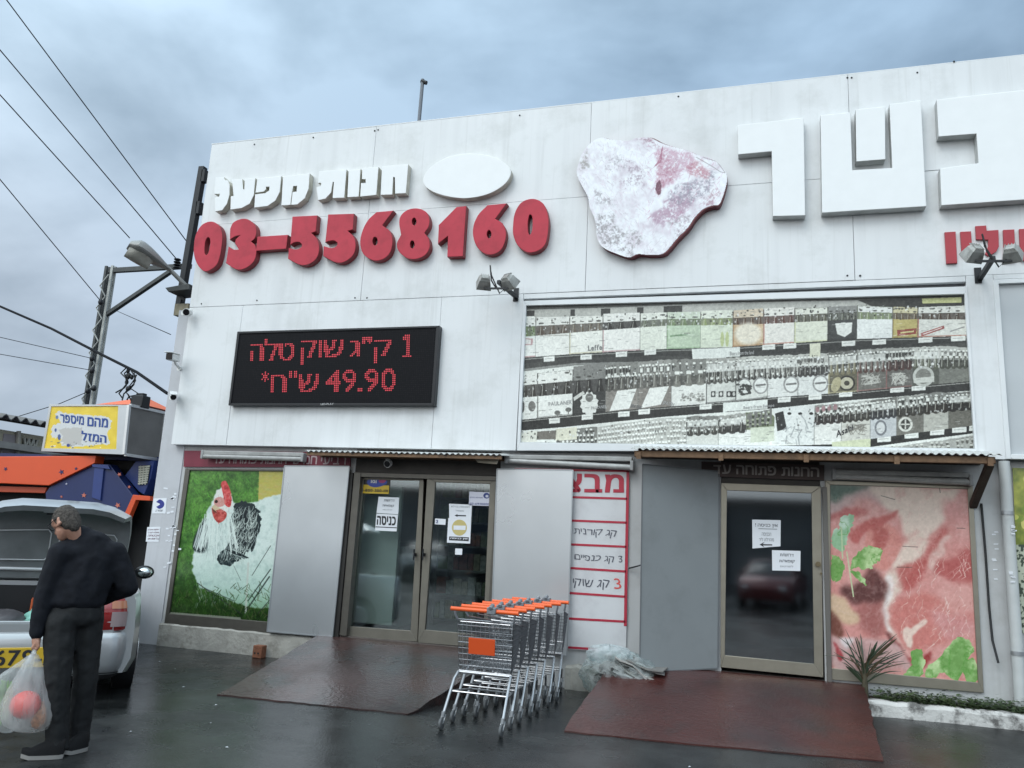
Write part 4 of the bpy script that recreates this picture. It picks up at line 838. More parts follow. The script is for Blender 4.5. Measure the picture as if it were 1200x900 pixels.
c = zb2((750, 695))[0]; cv.ell(*c, 6.5, 9, (120, 124, 136)); cv.ell(*c, 4.5, 6.5, (206, 208, 214))
c = zb2((862, 678))[0]; cv.ell(*c, 7.5, 8.5, (214, 212, 204)); cv.ell(*c, 5, 6, (70, 68, 62)); cv.line((c[0] - 4, c[1]), (c[0] + 4, c[1]), 1.5, (220, 218, 210)); cv.line((c[0], c[1] - 5), (c[0], c[1] + 5), 1.5, (220, 218, 210))
ranks(px2(700), px2(1168), lambda x: top3(x) + 12, lambda x: 531, 3, (70, 66, 58), (206, 206, 198), dens=4.2)
cv.poly(zb2((525, 765), (704, 748), (704, 790), (525, 800)), (212, 220, 168))
for f, q in ((zb1, ((985, 300), (1162, 296), (1162, 345), (990, 352))), (zb2, ((-70, 298), (74, 290), (74, 338), (-70, 346))), (zb1, ((1148, 578), (1160, 577), (1160, 622), (1148, 624))), (zb2, ((-10, 572), (213, 556), (213, 600), (-8, 616)))): cv.poly(f(*q), (224, 230, 228))
cv.poly(zb2((416, 275), (466, 270), (466, 338), (416, 342)), (222, 222, 190))
for k in range(500):                       # fine print, edges and glints that break the flat cartons
    x = rnd.uniform(612, 1140); r = rnd.random(); fm_, fb_ = ((r1m, top1), (r2m, top2), (r3m, top3))[rnd.randrange(3)]; y = fm_(x) + 2 + rnd.random() * max(1, fb_(x) - fm_(x) - 4)
    g_ = rnd.choice([(120, 120, 116), (160, 160, 156), (236, 238, 236), (90, 88, 84)]); cv.line((x, y), (x + rnd.uniform(1, 8), y - rnd.uniform(-.2, .5)), rnd.uniform(.35, .9), g_, rnd.uniform(.25, .65))
cv.a += ((cv.noise(1.3, 73, 2, .7) - .5) * 20)[..., None]; cv.a += ((cv.noise(2.2, 71, 3, .7) - .5) * 38)[..., None] * np.array([1, 1, .96]); cv.a += ((cv.noise(40, 72, 3) - .5) * 22)[..., None]
lum = cv.a.mean(2, keepdims=True); cv.a = lum + (cv.a - lum) * .50; cv.a = (cv.a - 128) * 1.16 + 128; cv.a = cv.a * np.array([.93, .93, .905])
for k in range(900):
    x = rnd.uniform(612, 1140); fm_, ft_ = ((r1m, r1t), (r2m, r2t), (r3m, r3t))[rnd.randrange(3)]; y = ft_(x) + rnd.random() * (fm_(x) - ft_(x)); cv.ell(x, y, rnd.uniform(.5, 1.3), rnd.uniform(.4, 1.6), rnd.choice([(40, 40, 38), (60, 58, 52), (236, 238, 236), (214, 216, 212)]), rnd.uniform(.4, .9))
fade = np.clip((cv.X - 604) / 546, 0, 1)[..., None]; cv.a = cv.a * (.985 - .05 * fade) + 5
print_panel('print', qi2, YF + .03, cv, 1060, 360, printmat('billboard_print', .32), bb)
BINK = M('faded_grey_ink', (.16, .16, .16), .5); BINK2 = M('pale_grey_ink', (.36, .36, .35), .5)
for s, f, q, m_ in (('Leffe', zb1, ((382, 278), (452, 272), (452, 300), (382, 304)), BINK), ('PAULANER', zb1, ((182, 562), (300, 552), (300, 572), (184, 582)), BINK2), ('PAULANER', zb1, ((398, 584), (474, 576), (474, 592), (398, 600)), BINK2), ('SPATEN', zb1, ((600, 572), (655, 582), (645, 600), (592, 588)), BINK), ('SPATEN', zb1, ((762, 556), (818, 566), (808, 584), (754, 574)), BINK2),
                    ('Asahi', zb2, ((470, 708), (556, 672), (556, 702), (472, 742)), INK), ('Beers from the land', zb2, ((-62, 308), (58, 303), (58, 322), (-62, 328)), BINK2), ('Beers from Europe', zb2, ((5, 582), (160, 570), (160, 590), (5, 602)), BINK2)):
    text_q(s, *f(*q), YF + .027, m_, bb, .02)
b2 = thing('billboard', 'blank pale grey billboard in a white frame at the right edge above the drainpipe', 'billboard', tuple(P(1190, 440, YF)))
xb0, xb9 = P(1171.5, 440, YF).x, 5.2
MB().box(xb0, xb0 + .05, YF - .015, -.06, 2.76, 4.74).box(xb9 - .05, xb9, YF - .015, -.06, 2.76, 4.74).box(xb0 + .05, xb9 - .05, YF - .015, -.06, 4.69, 4.74).box(xb0 + .05, xb9 - .05, YF - .015, -.06, 2.76, 2.81).build('frame', WALU, b2, bevel=.004)
MB().box(xb0 + .05, xb9 - .05, YF + .03, -.06, 2.81, 4.69).build('print', M('blank_grey_print', (.50, .53, .55), .35, var=.1, scale=1.2), b2)

# ================================================================== POSTERS
zc = Z(190, 520, 3.461)
cv = Cv(186, 545, 415, 750, 4, (70, 120, 40))
nz = cv.noise(7, 5, 5, .6); nz2 = cv.noise(2, 6, 3, .6); gcol = np.array([34, 74, 28]) * (1 - nz[..., None]) + np.array([120, 172, 78]) * nz[..., None]
dk = np.clip((cv.Y - 640) / 90, 0, 1)[..., None] * .55; cv.a = gcol * (.72 + .56 * nz2[..., None]) * (1 - dk)
rnd = random.Random(4)
for k in range(1500):
    x, y = rnd.uniform(188, 345), rnd.uniform(548, 735); d_ = max(0, (y - 645) / 90); g_ = rnd.uniform(.55, 1.3) * (1 - .5 * min(1, d_)); l = rnd.uniform(3, 9); a_ = rnd.uniform(-2.4, -.7)
    cv.line((x, y), (x + l * math.cos(a_), y + l * math.sin(a_)), .8, (82 * g_, 148 * g_, 46 * g_), .6, .3)
cv.poly(zc((405, 95), (760, 95), (760, 215), (490, 212), (400, 235)), (196, 182, 96)); cv.a += 0
for k in range(160): x, y = rnd.uniform(306, 336), rnd.uniform(552, 586); cv.ell(x, y, rnd.uniform(1, 4), rnd.uniform(.6, 2), (rnd.uniform(180, 205), rnd.uniform(168, 190), rnd.uniform(80, 120)), .35)
bw = ((cv.noise(4, 81, 3) - .5) * 5, (cv.noise(4, 82, 3) - .5) * 5)
body = smooth_loop(zc((140, 400), (128, 470), (135, 540), (165, 585), (240, 615), (330, 655), (430, 672), (520, 665), (700, 640), (700, 205), (490, 208), (395, 236), (300, 240), (292, 205), (262, 183), (225, 195), (208, 240), (165, 330)))
cv.soft(zc((140, 400), (128, 470), (135, 540), (165, 585), (240, 615), (330, 655), (430, 672), (520, 665), (700, 640), (700, 205), (490, 208), (395, 236), (300, 240), (292, 205), (262, 183), (225, 195), (208, 240), (165, 330)), (222, 232, 230), 1, .7, bw)
sl, m = cv.mask(body, (slice(0, cv.h), slice(0, cv.w)), bw); sh = np.clip((cv.Y - 650) / 60, 0, 1); nf = cv.noise(5, 84, 4)
cv.put(sl, m * sh * .55, (150, 196, 176)); cv.put(sl, m * np.clip(nf - .5, 0, 1) * 1.2, (150, 176, 172))
cv.put(sl, m * np.clip((cv.Y - 690) / 30, 0, 1) * .5, (96, 140, 90))
# black and white laced hackle
def feather(f, a, b, w, c=(28, 38, 42), e=(196, 208, 206)):
    (xa, ya), (xb, yb) = f(a, b); L = math.hypot(xb - xa, yb - ya); nx_, ny_ = -(yb - ya) / L, (xb - xa) / L
    for ww, cc in ((w + .4, e), (w, c)):
        pts = [(xa, ya), (xa + (xb - xa) * .45 + nx_ * ww, ya + (yb - ya) * .45 + ny_ * ww), (xb, yb), (xa + (xb - xa) * .45 - nx_ * ww, ya + (yb - ya) * .45 - ny_ * ww)]; cv.poly(smooth_loop(pts, 4), cc)
for k in range(20):
    t = k / 19; feather(zc, (185 - 30 * t + rnd.uniform(-6, 6), 300 + 60 * t), (140 + 40 * t + rnd.uniform(-14, 14), 440 - 20 * t + rnd.uniform(-20, 10)), 1.7)
cv.poly(smooth_loop(zc((300, 245), (380, 248), (410, 300), (400, 370), (350, 450), (300, 492), (245, 495), (235, 460), (290, 400), (310, 320))), (34, 46, 50), 1, bw)
for k in range(95):
    t = rnd.random(); u = rnd.random(); x0, y0 = 310 + 80 * u, 255 + 150 * t; x1, y1 = x0 - 12 + rnd.uniform(-26, 16), y0 + 55 + rnd.uniform(-5, 25)
    if y1 > 495 - (x1 - 240) * .25: continue
    feather(zc, (x0, y0), (x1, y1), 3.4)
for k in range(85):                        # laced edges
    t, u = rnd.random(), rnd.random(); x, y = 300 + 95 * u - 50 * t * t, 262 + 215 * t
    if x < 240 + 60 * (1 - t): continue
    w_ = rnd.uniform(7, 12); h_ = rnd.uniform(14, 26); sl_ = -.35
    pts = [(x + w_ * math.cos(a_) + sl_ * h_ * max(0, math.sin(a_)), y + h_ * math.sin(a_)) for a_ in np.linspace(-.2, math.pi + .2, 9)]
    for a_, b_ in zip(pts[:-1], pts[1:]): cv.line(*zc(a_, b_), .55, (206, 214, 210), .8)
for k in range(14): feather(zc, (300 - k * 3, 380 + k * 4), (245 + k * 9 + rnd.uniform(-5, 5), 490 - k * 1.5), 2.0)
cv.soft(zc((165, 330), (190, 345), (185, 440), (135, 440), (128, 400)), (30, 40, 44), .95, .8)
for k in range(26):
    x = rnd.uniform(140, 195); cv.line(*zc((x + 12, 325 + rnd.uniform(0, 40)), (x - 14 + rnd.uniform(-6, 6), 425 + rnd.uniform(-10, 14))), rnd.uniform(.5, 1.2), (216, 224, 224), .85)
for k in range(420):                       # down and hackle as fine strokes that follow the neck
    t = rnd.random(); x = 205 + 95 * rnd.random() ** .8 - 60 * t * rnd.random(); y = 262 + 190 * t; dx = (x - 232) * .30 + rnd.uniform(-5, 5); l = rnd.uniform(14, 40)
    if x > 300 - 70 * t and rnd.random() < .55: continue
    cv.line(*zc((x, y), (x + dx * l / 60, y + l)), rnd.uniform(.35, .9), rnd.choice([(232, 238, 236), (214, 224, 222), (186, 200, 198), (150, 166, 166)]), rnd.uniform(.4, .85), .2)
for k in range(520):
    x, y = rnd.uniform(140, 480), rnd.uniform(420, 650); l = rnd.uniform(8, 26); a_ = rnd.uniform(1.0, 2.0); cv.line(*zc((x, y), (x + l * math.cos(a_), y + l * math.sin(a_))), rnd.uniform(.4, 1.1), rnd.choice([(232, 238, 236), (206, 220, 216), (190, 208, 204)]), .35, .2)
for k in range(30):
    x = rnd.uniform(160, 300); cv.line(*zc((x, 290 + rnd.uniform(0, 40)), (x + (x - 230) * .35 + rnd.uniform(-10, 10), 400 + rnd.uniform(0, 60))), rnd.uniform(.6, 1.5), (226, 234, 232), .8)
cv.poly(smooth_loop(zc((212, 238), (225, 198), (258, 184), (290, 208), (295, 255), (262, 285), (225, 280), (208, 265))), (232, 228, 226), 1, bw)
cv.poly(smooth_loop(zc((246, 165), (262, 152), (276, 170), (288, 205), (290, 240), (282, 262), (262, 250), (256, 215))), (214, 70, 74)); cv.ell(*zc((240, 240))[0], 7, 6, (206, 130, 124), .8)
cv.poly(smooth_loop(zc((208, 262), (240, 268), (270, 285), (262, 312), (236, 326), (214, 302))), (186, 72, 66)); cr_n = cv.noise(2.5, 85, 3, .6)
for q_ in (((246, 165), (262, 152), (276, 170), (288, 205), (290, 240), (282, 262), (262, 250), (256, 215)), ((208, 262), (240, 268), (270, 285), (262, 312), (236, 326), (214, 302))):
    s_, m_ = cv.mask(smooth_loop(zc(*q_)), (slice(0, cv.h), slice(0, cv.w)), bw); cv.put(s_, m_ * np.clip((cr_n - .5) * 5, 0, 1), (232, 120, 116), .7); cv.put(s_, m_ * np.clip((.46 - cr_n) * 6, 0, 1), (140, 40, 44), .6)
for k in range(50): x = rnd.uniform(206, 286); y = rnd.uniform(200, 285); cv.line(*zc((x, y), (x + rnd.uniform(-4, 4), y + rnd.uniform(4, 12))), .5, rnd.choice([(236, 236, 232), (206, 150, 146), (190, 196, 194)]), .6, .2)
cv.ell(*zc((226, 238))[0], 2, 2, (52, 30, 26)); cv.poly(zc((206, 262), (218, 250), (246, 268), (222, 276)), (214, 190, 160)); cv.poly(zc((206, 264), (222, 276), (232, 288), (212, 280)), (110, 60, 50))
for a_, b_, w_ in (((450, 420), (375, 540), .8), ((450, 515), (360, 640), 1.4), ((445, 545), (345, 690), 1.8), ((360, 490), (350, 690), 2.2), ((300, 500), (330, 560), .5), ((150, 570), (330, 690), 1.2), ((180, 590), (300, 640), .8), ((400, 690), (480, 600), 1.0)): cv.line(*zc(a_, b_), w_, (46, 52, 50) if w_ < 2 else (206, 206, 200), .75)
for k in range(260): x, y = rnd.uniform(188, 340), rnd.uniform(690, 735); cv.line((x, y), (x + rnd.uniform(-7, 7), y - rnd.uniform(2, 9)), .7, rnd.choice([(30, 52, 22), (52, 84, 36), (88, 92, 60)]), .7)
cv.poly(zc((30, 683), (330, 706), (330, 714), (28, 692)), (160, 158, 150), .8)
cv.a = cv.a * np.array([.92, .935, .915]) + ((cv.noise(1.2, 95, 2) - .5) * 16)[..., None]
ps = thing('poster', 'window print of a white and black speckled hen standing in green grass', 'poster', tuple(P(270, 640, 0)))
print_panel('print', [(221, 550), (406, 552), (390, 737), (197, 720)], -.012, cv, 460, 420, printmat('poster_print', .22, .5), ps)
zm = Z(950, 510, 2.7303)
cv = Cv(966, 562, 1152, 806, 4, (214, 152, 140)); rnd = random.Random(6)
A = cv.noise(60, 11, 4); B = cv.noise(18, 12, 5, .6); R2 = 1 - np.abs(cv.noise(12, 14, 4) - .5) * 2
fw = ((cv.noise(26, 15, 5, .55) - .5) * 22, (cv.noise(26, 16, 5, .55) - .5) * 22); full = (slice(0, cv.h), slice(0, cv.w))
cv.a = np.array([196, 116, 106]) * (1 - A[..., None]) + np.array([226, 178, 166]) * A[..., None]
def wp(pts, c, al=1.0, r=1.6): cv.soft(zm(*pts), c, al, r, fw)
wp([(60, 160), (300, 165), (280, 225), (180, 215), (100, 245), (60, 265)], (198, 172, 164), .9, 4); wp([(56, 158), (205, 160), (160, 182), (110, 195), (60, 222)], (70, 98, 82), .95, 3)
wp([(200, 168), (330, 172), (470, 175), (440, 230), (400, 300), (365, 390), (310, 470), (262, 540), (262, 610), (290, 670), (320, 712), (262, 668), (236, 600), (230, 520), (250, 440), (290, 380), (300, 320), (290, 262), (240, 222)], (228, 208, 188), .95, 2.5)
wp([(236, 480), (262, 470), (250, 560), (262, 640), (245, 630), (232, 560)], (240, 230, 220), .9, 1.5)
wp([(200, 292), (262, 300), (296, 350), (270, 412), (232, 440), (200, 400)], (212, 140, 126), .9); wp([(214, 300), (246, 308), (238, 372), (216, 368)], (172, 84, 76), .75, 2)
wp([(120, 318), (180, 296), (262, 246), (290, 250), (215, 306), (150, 340)], (184, 92, 84), .85); wp([(66, 250), (120, 238), (186, 250), (176, 268), (80, 276)], (178, 86, 80), .7, 2)
wp([(282, 436), (336, 418), (392, 372), (418, 300), (438, 316), (410, 400), (360, 470), (300, 506)], (180, 88, 80), .85, 2.5); wp([(410, 440), (452, 400), (512, 380), (516, 470), (460, 492)], (174, 84, 78), .85, 2.5)
wp([(420, 215), (505, 230), (508, 300), (470, 290), (430, 260)], (212, 150, 140), .7, 4)
wp([(262, 560), (330, 516), (420, 526), (510, 556), (510, 650), (430, 680), (340, 690), (284, 640)], (202, 120, 108), .85, 3); wp([(420, 500), (515, 480), (520, 560), (450, 570)], (216, 160, 148), .8, 4); wp([(400, 590), (512, 580), (520, 650), (440, 670)], (212, 156, 150), .7, 4)
wp([(322, 622), (368, 600), (378, 612), (346, 640), (330, 676), (312, 668)], (236, 212, 192), .95, 1.2)
for k in range(46):                         # fat seams running down through the lean
    x, y = rnd.uniform(300, 510), rnd.uniform(330, 640); p = [(x, y)]
    for j in range(6): x += rnd.uniform(-14, 8); y += rnd.uniform(4, 16); p.append((x, y))
    for i_ in range(6): cv.line(*zm(p[i_], p[i_ + 1]), rnd.uniform(.4, 1.6), rnd.choice([(230, 196, 182), (222, 172, 158), (236, 212, 196)]), rnd.uniform(.35, .75), .4)
wp([(395, 400), (440, 330), (455, 345), (430, 400), (412, 450)], (226, 196, 180), .8, 2)
for k in range(220):                        # fibres
    x, y = rnd.uniform(62, 515), rnd.uniform(200, 690); a_ = math.radians(rnd.gauss(115, 16)); l = rnd.uniform(6, 26); cv.line(*zm((x, y), (x + l * math.cos(a_), y + l * math.sin(a_))), rnd.uniform(.3, .9), rnd.choice([(168, 84, 76), (226, 184, 170), (206, 140, 128)]), rnd.uniform(.15, .4), .2)
wp([(262, 650), (300, 690), (350, 716), (404, 706), (400, 736), (350, 744), (290, 700)], (142, 44, 40), .9, 1.5)
wp([(92, 482), (150, 468), (188, 446), (205, 424), (232, 480), (230, 542), (186, 546), (120, 522)], (74, 42, 38), .82, 3); wp([(150, 552), (232, 548), (234, 640), (200, 652), (160, 606)], (158, 96, 88), .85, 3.5); wp([(236, 640), (262, 660), (300, 708), (270, 700)], (84, 36, 34), .8, 1.5)
wp([(60, 500), (120, 526), (158, 572), (150, 600), (110, 590), (60, 572)], (212, 182, 146), .95, 2); wp([(60, 572), (110, 594), (100, 650), (60, 640)], (110, 66, 52), .9, 2); wp([(60, 652), (160, 650), (230, 664), (310, 700), (316, 744), (110, 760), (60, 742)], (206, 168, 160), .95, 2); wp([(70, 662), (96, 690), (92, 716), (72, 700)], (160, 56, 58), .9, 1.2); wp([(100, 640), (140, 646), (132, 668), (104, 664)], (226, 214, 208), .9, 1.5)
cv.put(full, np.clip((B - .56) * 5, 0, 1) * np.clip((cv.X - 1000) / 50, 0, 1), (186, 104, 96), .28); cv.put(full, blur(np.clip((R2 - .92) * 12, 0, 1), 2), (232, 204, 190), .22)
def leafy(pts, seed, c0=(116, 160, 84), c1=(190, 214, 152)):
    r = random.Random(seed); lp = []; ptz = zm(*pts); sl_ = smooth_loop(ptz, 6)
    for i, p in enumerate(sl_): lp.append((p[0] + r.uniform(-1.6, 1.6), p[1] + r.uniform(-1.6, 1.6)))
    s_, m_ = cv.mask(lp); cv.put(s_, m_, c0); cv.put(s_, m_ * np.clip((B[s_] - .42) * 4, 0, 1), c1); cv.put(s_, m_ * np.clip((R2[s_] - .9) * 9, 0, 1), (90, 150, 60), .7)
leafy([(100, 265), (140, 262), (135, 300), (118, 340), (105, 375), (85, 370), (66, 350), (72, 310), (92, 300)], 1, (150, 190, 146), (200, 222, 196)); leafy([(66, 395), (95, 400), (112, 430), (95, 465), (68, 468)], 2)
leafy([(132, 430), (150, 385), (190, 362), (230, 368), (228, 400), (205, 420), (196, 436), (160, 432)], 3); leafy([(130, 440), (165, 450), (182, 488), (150, 466)], 4); cv.line(*zm((118, 380), (140, 522)), 1.6, (196, 206, 160)); cv.line(*zm((100, 300), (104, 400)), 1.6, (190, 206, 160))
leafy([(330, 690), (362, 695), (370, 740), (350, 775), (305, 770), (330, 735)], 5); leafy([(376, 745), (420, 710), (460, 660), (500, 655), (522, 690), (500, 730), (470, 790), (430, 760), (395, 782), (372, 770)], 6); leafy([(488, 740), (528, 720), (532, 792), (505, 792)], 7)
for a_, b_ in (((300, 362), (347, 364)), ((282, 429), (330, 430)), ((470, 302), (495, 303)), ((230, 195), (275, 208)), ((415, 168), (418, 185))): cv.line(*zm(a_, b_), .8, (96, 84, 74), .8)
cv.a += ((cv.noise(3, 91, 3, .6) - .5) * 26)[..., None]
cv.a = cv.a * np.array([.97, .97, .985]) + np.array([4, 4, 6])
ps = thing('poster', 'window print of marbled raw meat with green lettuce leaves', 'poster', tuple(P(1060, 690, 0)))
print_panel('print', [(972, 567.5), (1135, 572.5), (1148, 801), (973, 784)], -.012, cv, 400, 480, MATS['poster_print'], ps)
cv = Cv(1180, 545, 1260, 740, 2.5, (150, 160, 70)); nn = cv.noise(9, 17, 5); cv.a = np.array([196, 190, 90]) * nn[..., None] + np.array([70, 92, 40]) * (1 - nn[..., None])
sel = (cv.Y > 640).astype(float); dots = (cv.noise(3, 18, 2) > .55).astype(float); cv.put((slice(0, cv.h), slice(0, cv.w)), sel, (196, 200, 190), .85); cv.put((slice(0, cv.h), slice(0, cv.w)), sel * dots, (50, 60, 50), .85)
for k in range(30): cv.ell(rnd.uniform(1182, 1258), rnd.uniform(560, 640), rnd.uniform(3, 8), rnd.uniform(3, 8), rnd.choice([(206, 206, 110), (120, 140, 60), (226, 214, 130)]), .8)
ps = thing('poster', 'green and yellow window print at the right edge behind the drainpipe', 'poster', tuple(P(1195, 650, 0)))
xp = P(1187, 650, -.02).x; MB().box(xp - .05, xp + 1.3, -.02, 0, .4, .52).box(xp - .05, xp - .005, -.02, 0, .52, 2.45).build('frame', WALU, ps)
print_panel('print', [(1186.5, 548), (1260, 551), (1290, 745), (1195, 742)], -.014, cv, 160, 260, MATS['poster_print'], ps)
# ================================================================== WALL FITTINGS
def box_obb(mb, c, ax, size):             # oriented box: centre, 3x3 axes, full sizes
    m = Matrix((ax[0], ax[1], ax[2])).transposed(); h = [s / 2 for s in size]
    return mb.box(-h[0], h[0], -h[1], h[1], -h[2], h[2], Matrix.Translation(Vector(c)) @ m.to_4x4())
LAMPB = M('weathered_lamp_housing', (.42, .42, .40), .45, .3, var=.35, scale=14, dirt=(.16, .15, .13), dirt_amt=.8, dirt_scale=9)
def floodlights(label, base, tip, heads, loc):
    t = thing('floodlight', label, 'floodlight', loc, 'twin floodlights on wall arms')
    MB().box(base.x - .05, base.x + .02, base.y - .012, base.y, base.z - .05, base.z + .13).build('wall_plate', BLACKM, t)
    MB().bar(base, tip, .045, .045).build('arm', BLACKM, t)
    ha, hb = heads; MB().bar(ha, hb, .03, .02).build('crossbar', BLACKM, t)
    for s, h in ((-1, ha), (1, hb)):
        yaw = -0.45 * s; fwd = Vector((math.sin(yaw) * -1, math.cos(yaw), -.75)).normalized()  # lens looks back down at the wall
        r = fwd.cross(Vector((0, 0, 1))).normalized(); u = r.cross(fwd).normalized(); c = h + Vector((0, 0, .09)); mb = MB()
        q = lambda d, w, hh: [c + fwd * d + r * (sx * w) + u * (sy * hh) for sx, sy in ((-1, -1), (1, -1), (1, 1), (-1, 1))]
        mb.rings([q(-.085, .04, .035), q(-.045, .068, .06), q(.055, .09, .078), q(.08, .095, .082)])
        o = mb.build('lamp_head', LAMPB, t, smooth=False, bevel=.004)
        fb = MB()
        for k in range(4): fb.hexa([c + fwd * -.086 + r * (-.05 + k * .03) + u * -.05, c + fwd * -.086 + r * (-.045 + k * .03) + u * -.05, c + fwd * -.086 + r * (-.045 + k * .03) + u * .06, c + fwd * -.086 + r * (-.05 + k * .03) + u * .045], [c + fwd * -.06 + r * (-.05 + k * .03) + u * -.05, c + fwd * -.06 + r * (-.045 + k * .03) + u * -.05, c + fwd * -.06 + r * (-.045 + k * .03) + u * .09, c + fwd * -.06 + r * (-.05 + k * .03) + u * .07])
        fb.build('cooling_fin', LAMPB, o)
        MB().slabq(q(.084, .08, .068), .004).build('lens', M('lamp_lens', (.25, .27, .28), .1, 0, spec=.8), o)
        MB().tube([h, h + Vector((s * .02, .02, .05)), c], .014).build('bracket', BLACKM, o)
    mid = (ha + hb) / 2
    MB().tube([mid, mid + Vector((-.06, -.03, .10)), mid + Vector((-.09, -.02, .30)), mid + Vector((-.07, 0, .17)), mid + Vector((.05, 0, -.07)), mid + Vector((.13, 0, .02)), hb + Vector((-.05, 0, .05))], .009, 6).build('cable', RUBBER, t)
    return t
b_ = P(606, 349, YF); tip = P(584, 330, YF - .45); floodlights('grey twin floodlights on a black arm above the top left corner of the beer print', b_, tip, (P(567, 338, YF - .45), P(596, 338, YF - .45)), tuple(b_))
b_ = P(1148, 327, YF); tip = P(1164, 302, YF - .45); floodlights('weathered twin floodlights on a black arm in front of the small red letters', b_, tip, (P(1142, 306, YF - .45), P(1186, 306, YF - .45)), tuple(b_))
# security cameras
CAMW = M('camera_white', (.68, .69, .68), .4)
def cctv(label, base, head, aim, L, r, square=False, hood=True):
    t = thing('security_camera', label, 'security camera', tuple(base), 'security cameras on the wall')
    aim = Vector(aim).normalized(); up = Vector((0, 0, 1)); rt = aim.cross(up).normalized(); u = rt.cross(aim)
    MB().tube([base, base + Vector((0, -.025, 0))], .04, 12).build('wall_base', CAMW, t)
    MB().tube([base, (base + head) / 2 + Vector((0, -.02, -.015)), head - aim * L * .1], .018, 8).build('bracket', CAMW, t)
    mb = MB()
    if square: box_obb(mb, head, (rt, aim, u), (r * 1.9, L, r * 1.8)); o = mb.build('body', CAMW, t, bevel=.012)
    else: o = mb.tube([head - aim * L / 2, head - aim * L * .42, head + aim * L / 2], [r * .8, r, r], 16).build('body', CAMW, t)
    f = MB()
    if square: box_obb(f, head + aim * (L / 2 + .003), (rt, aim, u), (r * 1.6, .01, r * 1.5))
    else: f.tube([head + aim * (L / 2 - .01), head + aim * (L / 2 + .004)], r * .86, 16)
    f.build('lens', M('camera_lens', (.008, .008, .01), .15), o)
    if hood:
        h = MB(); box_obb(h, head + u * (r * 1.05) + aim * .03, (rt, aim, u), (r * 2.2, L * 1.15, .012)); h.build('sunshield', CAMW, o, bevel=.004)
    return t
cctv('small white camera high at the left edge, just below the panel seam', P(216, 367, YF), P(220, 366, YF - .13), (.35, -1, -.25), .12, .055, hood=False)
cctv('larger white box camera on a bracket at the left edge, middle of the three', P(211, 432, YF), P(203, 419, YF - .22), (.25, -1, -.1), .24, .055, True)
cctv('small white bullet camera at the left edge, lowest of the three', P(202, 466, YF), P(203, 464, YF - .13), (.75, -.8, -.35), .22, .045)
cctv('dark round camera tucked under the awning above the entrance', P(455, 541, -.02), P(455, 543, -.12), (-.1, -1, -.4), .06, .05, hood=False)
# fluorescent strip lights under the white panels
def strip(label, a, b, r=.035):
    t = thing('strip_light', label, 'strip light', tuple((a + b) / 2), 'tube lights under the panels')
    MB().box(a.x, b.x, a.y - .04, a.y + .04, a.z - .012, a.z + .045).build('body', M('lamp_grey_body', (.36, .36, .35), .45, var=.3, scale=9), t, bevel=.01)
    MB().tube([a + Vector((.01, -.01, -.03)), b + Vector((-.01, -.01, -.03))], r, 12).build('diffuser', M('dusty_diffuser', (.40, .40, .39), .3, var=.25, scale=14), t)
    for p in (a, b): MB().box(p.x - .02, p.x + .02, p.y - .05, p.y + .05, p.z - .07, p.z + .05).build('end_cap', M('lamp_end', (.3, .3, .3), .5), t, bevel=.008)
strip('grey tube light above the hen poster', P(239, 532, -.13), P(356, 535.5, -.13))
strip('grey tube light above the price board', P(594, 537, -.09), P(741, 545, -.09))
strip('grey tube light above the meat poster', P(977, 555, -.09), P(1137, 562, -.09))
# maroon band with opening days
bd = thing('opening_hours_sign', 'maroon band with pale Hebrew lettering above the hen poster', 'sign', tuple(P(310, 540, 0)))
MB().slabq(PQ([(216, 528), (410, 530), (410, 547.5), (215, 547)], -.03), .028).build('panel', MAROON, bd)
text_q(heb('רביעי חמישי החנות פתוחה עד'), (250, 533), (406, 534.5), (405, 544.5), (249, 543), -.033, M('pale_pink_ink', (.48, .36, .37), .5), bd, .012)
bd = thing('opening_hours_sign', 'dark board with shade-dulled Hebrew lettering under the wooden awning above the exit door', 'sign', tuple(P(900, 555, 0)))
MB().slabq(PQ([(822, 541), (966, 545), (966, 563), (822, 558)], -.035), .03).build('panel', M('dark_board', (.07, .045, .04), .6, var=.3), bd)
text_q(heb('החנות פתוחה עד'), (836, 544), (960, 548), (960, 559), (836, 555), -.039, M('shade_grey_ink', (.30, .27, .25), .6), bd, .02)  # lettering greyed down: awning shade put into its colour
# awnings
def corrugated(x0, x1, y0, z0, y1, z1, t, pitch=.076, amp=.011):
    n = int((x1 - x0) / pitch * 6); top = MB(); rr = []
    for i in range(n + 1):
        x = x0 + (x1 - x0) * i / n; d = amp * math.sin(2 * math.pi * (x - x0) / pitch)
        rr.append([Vector((x, y0, z0 + d)), Vector((x, y1, z1 + d)), Vector((x, y1, z1 + d - t)), Vector((x, y0, z0 + d - t))])
    return top.rings(rr)
aw = thing('awning', 'narrow corrugated awning over the double entrance door', 'awning', (-4.2, -.2, 2.7))
a0, a1 = P(357, 529, -.42), P(589, 532, -.42)
corrugated(a0.x, a1.x, -.005, 2.715, -.42, a0.z + .012, .006).build('sheet', CORR, aw, angle=70)
MB().box(a0.x + .02, a1.x - .02, -.40, -.365, a0.z - .045, a0.z - .008).build('batten', WOOD, aw); MB().box(a0.x + .02, a1.x - .02, -.06, -.02, 2.63, 2.69).build('batten', WOOD, aw)
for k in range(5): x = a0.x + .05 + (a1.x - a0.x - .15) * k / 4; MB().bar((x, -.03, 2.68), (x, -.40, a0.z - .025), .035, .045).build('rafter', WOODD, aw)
MB().slabq(PQ([(553, 534), (585, 536), (582, 544), (560, 542)], -.3), .012).build('torn_board', M('pale_board', (.42, .38, .30), .7, var=.3), aw)
aw = thing('awning', 'wide wooden awning with corrugated sheet over the exit door and meat poster', 'awning', (.6, -.3, 2.75))
f0, f1 = P(740, 530, -.62), P(1174, 537.5, -.62)
